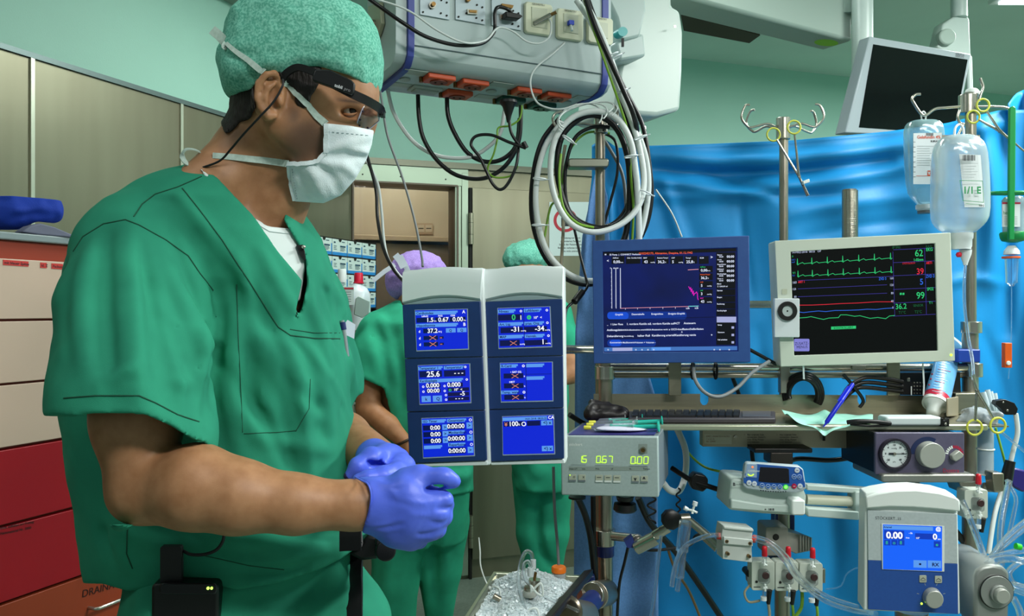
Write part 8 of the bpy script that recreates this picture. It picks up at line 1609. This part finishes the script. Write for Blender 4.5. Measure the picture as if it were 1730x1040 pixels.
cable([(1030, 225, 1.93), (990, 225, 1.92), (960, 260, 1.91), (945, 330, 1.91), (930, 350, 1.91), (920, 400, 1.90)], .0028, cy2, 'green and yellow earth cable crossing inside the coil')
cable([(1003, 384, 1.86), (975, 376, 1.85), (952, 350, 1.85), (945, 300, 1.85), (948, 260, 1.86)], .0030, cy2, 'short green and yellow cable at the inner left of the coil')
cable([(990, 0, 1.815), (1008, 50, 1.815), (1030, 100, 1.82), (1052, 150, 1.83), (1072, 200, 1.85), (1082, 260, 1.94), (1088, 330, 1.94), (1084, 400, 1.94)], .0060, cb_, 'straight black cable on the right side of the coil')
cable([(1020, 225, 1.95), (1040, 240, 1.95), (1043, 290, 1.95), (1030, 345, 1.95), (1020, 380, 1.95)], .0035, cb_, 'black cable hanging just right of the pole top')
cable([(1020, 235, 1.97), (1050, 290, 1.97), (1058, 350, 1.97), (1060, 410, 1.97)], .0042, cg_, 'grey cable passing behind the right side of the coil')
cable([(955, 245, 1.93), (948, 300, 1.93), (952, 370, 1.93), (948, 450, 1.93)], .0040, cbe, 'beige cable dropping behind the right screen column')
cable([(970, 385, 1.9), (980, 430, 1.88), (990, 470, 1.86), (992, 485, 1.84), (975, 505, 1.82), (958, 520, 1.8), (954, 545, 1.78)], .0032, cb_, 'black cable with ferrite between column and blue monitor')
m = MB(); m.cyl(A(984, 492, 1.83), A(970, 510, 1.81), .008, blackp); m.build('ferrite_sleeve', label='black ferrite sleeve on the cable left of the blue monitor', cat='ferrite', bevel=.001)
for i, (x, y, a, d) in enumerate([(1034, 94, -.5, 1.84), (1050, 155, -.4, 1.85), (1082, 232, -.3, 1.86), (1066, 264, -.15, 1.84), (1090, 325, .4, 1.87), (912, 302, .1, 1.85), (910, 380, .0, 1.85), (960, 235, .6, 1.84), (1041, 97, -.5, 1.86)]):
    m = MB(); u_ = V((math.cos(a), 0, -math.sin(a))); w_ = V((math.sin(a), 0, math.cos(a))); c_ = A(x, y, d)
    m.tube([c_ + u_ * math.cos(t) * .015 + V((0, math.sin(t) * .013, 0)) for t in [6.283185 * j / 16 for j in range(16)]], .0018, tie_w, closed=True); m.tube([c_ + u_ * .015, c_ + u_ * .023 + V((0, -.004, 0))], .0015, tie_w)
    m.build('cable_tie', label='white cable tie %s' % ['high on the straight bundle', 'on the bundle just above the coil', 'at upper right of the coil', 'inside right on the inner hose', 'at right of the coil beside the drape', 'at outer left of the coil, upper', 'at outer left of the coil, lower', 'at upper left on the inner hose', 'doubled up high on the bundle'][i], cat='cable tie', group='cable ties on the coil')
for i, (rx, ry, cx, cy) in enumerate([(42, 20, 985, 196), (48, 14, 990, 190), (38, 24, 980, 200), (52, 18, 992, 194)]): cable(loop(cx, cy, rx, ry, 1.84 + i * .006, 150, 400, 20, -.25), .0018, cw_, 'thin white wire coiled on the hook above the pole, loop %s' % ['tallest', 'flattest', 'smallest', 'widest'][i], 'wire')
cable([(958, 55, 1.96), (955, 70, 1.93), (935, 90, 1.90), (905, 115, 1.87), (896, 140, 1.86), (905, 170, 1.85), (925, 182, 1.84), (950, 184, 1.83), (975, 176, 1.83)], .0022, cw_, 'thin white network cable from the outlet to the hook')
cable([(924, 28, 1.92), (931, 40, 1.86), (928, 62, 1.85), (912, 73, 1.84), (890, 70, 1.83), (868, 54, 1.82), (850, 47, 1.81), (838, 49, 1.80), (820, 68, 1.78), (785, 72, 1.74), (740, 52, 1.72), (690, 18, 1.70), (640, 0, 1.68), (600, -10, 1.66)], .0022, cw_, 'thin white cable hanging across the pendant front')
cable([(868, 28, 1.86), (858, 16, 1.83), (842, 12, 1.82), (836, 22, 1.81), (836, 45, 1.81), (832, 58, 1.80), (812, 74, 1.78), (770, 76, 1.74), (720, 62, 1.71), (680, 38, 1.69), (640, 10, 1.68), (610, -12, 1.66)], .0042, cb_, 'thick black cable hanging across the pendant front')
cable([(631, 70, 1.86), (634, 110, 1.80), (645, 170, 1.72), (655, 230, 1.72), (680, 300, 1.72), (700, 370, 1.72), (712, 430, 1.70), (714, 450, 1.68)], .0026, cg_, 'grey cable falling from the pendant end to the left column')
cable([(608, 225, 1.86), (622, 270, 1.85), (635, 320, 1.84), (638, 370, 1.83), (648, 420, 1.80), (665, 455, 1.77), (682, 475, 1.74)], .0038, cb_, 'black cable dropping in front of the window to the left column')
cable([(618, 270, 1.88), (638, 310, 1.87), (645, 360, 1.86), (648, 400, 1.84), (655, 435, 1.82), (672, 462, 1.78), (684, 474, 1.76)], .0034, cw_, 'white cable dropping in front of the window to the left column')
cable([(655, 152, 1.95), (665, 190, 1.95), (690, 230, 1.95), (720, 255, 1.95), (755, 266, 1.95), (795, 265, 1.95), (825, 248, 1.95), (845, 225, 1.95), (852, 190, 1.95), (854, 180, 1.95)], .0048, cw_, 'white hose sagging below the socket unit')
cable([(706, 160, 1.93), (708, 200, 1.93), (716, 235, 1.93), (738, 270, 1.93), (770, 295, 1.93), (810, 302, 1.93), (842, 290, 1.93), (865, 265, 1.93), (878, 230, 1.93), (880, 178, 1.93)], .0052, cb_, 'black cable sagging lowest below the socket unit')
cable([(755, 165, 1.95), (757, 195, 1.95), (768, 225, 1.95), (790, 258, 1.95), (820, 273, 1.95), (850, 268, 1.95), (872, 245, 1.95), (878, 200, 1.95)], .0055, cb_, 'black cable sagging in the middle below the socket unit')
cable([(860, 200, 1.84), (864, 225, 1.84), (878, 245, 1.84), (888, 250, 1.84), (860, 240, 1.84), (830, 228, 1.84), (804, 230, 1.84), (796, 245, 1.84), (810, 265, 1.84), (820, 285, 1.84), (832, 310, 1.84), (845, 320, 1.84), (858, 310, 1.84), (872, 280, 1.84), (876, 250, 1.85)], .0036, cb_, 'black mains cable knotted in a loop below its plug')
cable([(882, 178, 1.86), (878, 200, 1.86), (862, 212, 1.86), (842, 216, 1.86), (840, 235, 1.86), (834, 260, 1.86), (824, 285, 1.87), (835, 299, 1.87), (862, 297, 1.87), (875, 280, 1.87)], .0022, cy2, 'green and yellow earth wire hanging beside the black plug')
m = MB(); m.lathe(A(859, 170, 1.84), (0, 0, -1), [(0, .020), (.006, .021), (.014, .014), (.036, .0065), (.05, .004)], blackp, k=16); m.build('mains_plug', label='black mains plug in the green socket under the pendant', cat='plug')
m = MB(); m.cyl(A(884, 240, 1.84), A(889, 250, 1.84), .006, blackp); m.build('cable_end', label='black cable end sticking out of the knotted cable', cat='plug')
# cables at the lower left and centre
cable([(962, 700, 1.78), (985, 714, 1.80), (1010, 722, 1.82)], .0060, cb_, 'black cable emerging between column and instrument box'); cable([(975, 838, 1.78), (992, 880, 1.80), (1002, 940, 1.82), (1010, 1060, 1.84)], .0075, cb_, 'thick black cable falling left of the pole'); cable([(1002, 838, 1.84), (1003, 900, 1.84), (1006, 960, 1.84), (1008, 1060, 1.84)], .0060, cb_, 'second black cable close to the left pole')
cable([(1078, 840, 1.84), (1100, 885, 1.86), (1140, 930, 1.90), (1180, 985, 1.94), (1230, 1060, 1.98)], .0080, cb_, 'thick black cable running diagonally to the lower right'); cable([(1062, 920, 1.80), (1055, 950, 1.82), (1046, 990, 1.84), (1042, 1060, 1.86)], .0035, cb_, 'thin black cable hanging from the arm joint')
cable([(1075, 920, 1.74), (1090, 928, 1.74), (1120, 928, 1.74), (1165, 920, 1.74), (1175, 905, 1.74), (1190, 900, 1.74)], .0034, cb_, 'black cable looping under the articulated arm')
cable([(1125, 915, 1.9), (1140, 960, 1.9), (1165, 1000, 1.92), (1190, 1060, 1.94)], .0032, mat('cable_tan', '8a6a40', .45), 'tan hose running down in front of the drape')
cable([(1143, 722, 1.84), (1158, 760, 1.84), (1158, 800, 1.84), (1148, 828, 1.82), (1132, 828, 1.80), (1120, 815, 1.78)], .0075, cw_, 'white hose curving behind the flow box', 'hose'); cable([(1135, 640, 1.9), (1148, 725, 1.88), (1160, 760, 1.86), (1190, 788, 1.82), (1230, 798, 1.76), (1258, 801, 1.66)], .0028, cy2, 'green and yellow earth cable reaching the syringe pump')
cable([(1135, 790, 1.80), (1170, 812, 1.76), (1200, 822, 1.74), (1235, 833, 1.70)], .0060, cb_, 'black power cable through the ferrite to the syringe pump'); cable([(1172, 615, 1.80), (1174, 640, 1.76), (1190, 662, 1.74), (1215, 670, 1.74), (1245, 655, 1.76), (1270, 630, 1.78), (1300, 610, 1.80)], .0042, cg_, 'grey cable sagging between both monitors')
cable([(1266, 590, 1.84), (1290, 603, 1.84), (1312, 615, 1.84)], .0042, cb_, 'black cable between blue and white monitors'); cable([(1235, 630, 1.9), (1248, 665, 1.92), (1255, 690, 1.92)], .0050, cb_, 'black cable hanging behind the rail below the blue monitor')
for i in range(3): cable(loop(1357, 665, 32 - i * 4, 34 - i * 4, 1.84 - i * .008, -200, 30, 16), .0055, cb_, 'coiled black cable under the white monitor, %s loop' % ['outer', 'middle', 'inner'][i])
for i in range(3): cable([(1420, 680, 1.83), (1432 + i * 5, 655 - i * 4 + i * 6, 1.83), (1460, 638 + i * 8, 1.83), (1500, 640 + i * 9, 1.83), (1525, 645 + i * 8, 1.83)], .0048, cb_, 'black cable arching under the white monitor, %s arc' % ['upper', 'middle', 'lower'][i])
cable([(1425, 632, 1.82), (1440, 650, 1.82), (1458, 675, 1.82), (1452, 688, 1.82)], .004, cb_, 'black cable crossing the notch of the shelf back'); m = MB(); m.tube([A(1357, 616, 1.80), A(1358, 640, 1.80)], .0022, tie_w); m.build('cable_tie', label='white tie holding the coiled black cable under the monitor', cat='cable tie'); m = MB(); m.tube([A(1559, 613, 1.80), A(1561, 650, 1.79), A(1560, 668, 1.79)], .002, tie_w); m.build('cable_tie', label='long white tie hanging under the right side of the white monitor', cat='cable tie')
for x in (1170, 1209): m = MB(); c_ = A(x, 626, 1.85); m.tube([c_ + V((0, math.cos(t) * .013, math.sin(t) * .018)) for t in [6.283185 * j / 16 for j in range(16)]], .003, blackr, closed=True); m.build('rail_strap', label='black rubber strap around the double rail, %s one below the blue monitor' % ('left' if x < 1200 else 'right'), cat='strap')
cable([(1320, 790, 1.80), (1345, 775, 1.84), (1400, 777, 1.84), (1440, 772, 1.82), (1475, 762, 1.80)], .0058, cb_, 'black cable running from the pump pole to the gas blender'); cable([(1270, 758, 1.82), (1276, 790, 1.82), (1300, 800, 1.84)], .005, cb_, 'black cable below the support plate'); cable([(1455, 735, 1.80), (1475, 745, 1.80), (1485, 742, 1.80)], .008, cb_, 'thick black hose at the left side of the gas blender'); cable([(1545, 812, 1.85), (1570, 850, 1.86), (1600, 880, 1.86), (1640, 930, 1.88)], .008, cb_, 'black cable passing behind the pump control panel')
for zz_ in (0,):
    q = [(1101 + 7 * math.sin(i * .9), 838 + i * 2.9, 1.72) for i in range(17)]; cable(q, .0022, cb_, 'black spiral cable hanging under the flow box', n=3); q = [(1146 + 3.5 * math.sin(i * 1.3), 824 + i * 3.3, 1.70) for i in range(17)]; cable(q, .0020, cb_, 'black bead chain hanging to the star knob', n=3, cat='chain')
for lab, pts, r in (('clear hose arching from the dropper tube to the white clamp', [(1135, 990, 1.58), (1142, 950, 1.58), (1158, 922, 1.58), (1190, 906, 1.57), (1218, 903, 1.57)], .0048), ('clear hose from the white clamp across the transducers', [(1276, 910, 1.56), (1300, 920, 1.55), (1325, 945, 1.54), (1350, 980, 1.53), (1390, 1012, 1.53), (1440, 1030, 1.55), (1480, 1036, 1.60)], .0052), ('second clear hose crossing in front of the transducers', [(1272, 905, 1.57), (1300, 914, 1.56), (1330, 940, 1.55), (1356, 976, 1.54), (1395, 1005, 1.54), (1450, 1024, 1.56)], .0036),
    ('long clear line hanging left of the dropper tube', [(1117, 905, 1.66), (1112, 950, 1.66), (1108, 990, 1.66), (1102, 1030, 1.66), (1096, 1060, 1.66)], .0035), ('thin clear line curling from the right transducer', [(1395, 995, 1.62), (1420, 990, 1.62), (1430, 970, 1.62), (1445, 960, 1.62), (1460, 958, 1.62)], .0014),
    ('clear tube slanting down right of the pump control', [(1625, 845, 1.58), (1640, 880, 1.56), (1655, 920, 1.54), (1664, 945, 1.52)], .0062), ('clear tube rising at the right edge', [(1692, 955, 1.56), (1690, 900, 1.56), (1697, 850, 1.58), (1705, 812, 1.60)], .0060), ('clear tube sweeping to the right above the pump head', [(1640, 980, 1.5), (1665, 955, 1.48), (1690, 945, 1.47), (1720, 945, 1.46), (1760, 960, 1.45)], .0065), ('second clear tube sweeping above the pump head', [(1626, 975, 1.53), (1660, 948, 1.51), (1700, 935, 1.50), (1750, 925, 1.50)], .0058),
    ('clear tube bending from the right edge into the pump head', [(1760, 930, 1.48), (1730, 945, 1.48), (1705, 965, 1.47), (1712, 985, 1.46), (1735, 992, 1.45)], .0055), ('clear tube crossing diagonally at the right edge', [(1760, 860, 1.55), (1720, 890, 1.55), (1690, 920, 1.54), (1670, 950, 1.53)], .0055), ('upper clear tube at the right edge', [(1760, 870, 1.58), (1715, 905, 1.57), (1680, 935, 1.56), (1650, 960, 1.55)], .005), ('clear tube curving at the lower right corner', [(1712, 1010, 1.46), (1722, 1030, 1.46), (1728, 1060, 1.46)], .0065), ('ribbed clear hose at the lower right edge', [(1710, 990, 1.5), (1735, 998, 1.5), (1770, 1004, 1.5)], .011), ('thin clear tube rising beside the white cable', [(1700, 920, 1.62), (1712, 870, 1.62), (1716, 840, 1.62), (1700, 810, 1.64)], .004), ('thin line running from shelf end to the right edge', [(1690, 728, 1.7), (1710, 745, 1.7), (1740, 770, 1.7)], .003)): tube_(pts, r, tubec, lab, 'clear_hose')
cable([(1716, 698, 1.72), (1719, 730, 1.72), (1712, 760, 1.72), (1706, 785, 1.72), (1695, 820, 1.72), (1680, 870, 1.70), (1670, 935, 1.68)], .0050, cw_, 'white cable from the black handle down past the pump head'); m = MB(); m.cyl(A(1707, 778, 1.715), A(1698, 818, 1.715), .010, blackp, .013); m.build('cable_plug', label='black cable plug on the white cable at the right', cat='plug'); cable([(1682, 722, 1.75), (1695, 770, 1.75), (1702, 800, 1.75)], .0026, cy2, 'green and yellow wire below the right shelf end')
m = MB(); m.cyl(A(1716, 922, 1.5), A(1724, 924, 1.5), .006, mat('bright_green', '2cc828', .4)); m.build('tube_clip', label='bright green clip on a clear tube at the right edge', cat='clip')
for i, x in enumerate((1290, 1330, 1371)): cable([(x + 8, 1018, 1.60), (x + 10, 1040, 1.60), (x + 4, 1060, 1.60)], .003, [cbe, cy2, cy2][i], 'cable leaving the %s transducer of the row downwards' % ['left', 'middle', 'right'][i])
cable([(1270, 985, 1.61), (1258, 1000, 1.61), (1265, 1016, 1.61), (1284, 1014, 1.60)], .0024, cbe, 'beige loop of cable beside the left transducer'); cable([(1355, 995, 1.62), (1354, 1025, 1.62), (1340, 1045, 1.62)], .0036, cy2, 'bright green and yellow cable right of the middle transducer')
cable([(1108, 320, 2.1), (1135, 360, 2.1), (1152, 400, 2.1)], .0022, cw_, 'thin white line running down over the blue drape'); cable([(1240, 245 + 190, 2.0), (1242, 480, 2.0)], .002, cg_, 'short grey line behind the blue monitor') if 0 else None
cable([(935, 788, 1.78), (937, 860, 1.76), (942, 920, 1.74), (944, 958, 1.73)], .0032, cg_, 'grey line hanging below the right column towards the orange capped bottle')
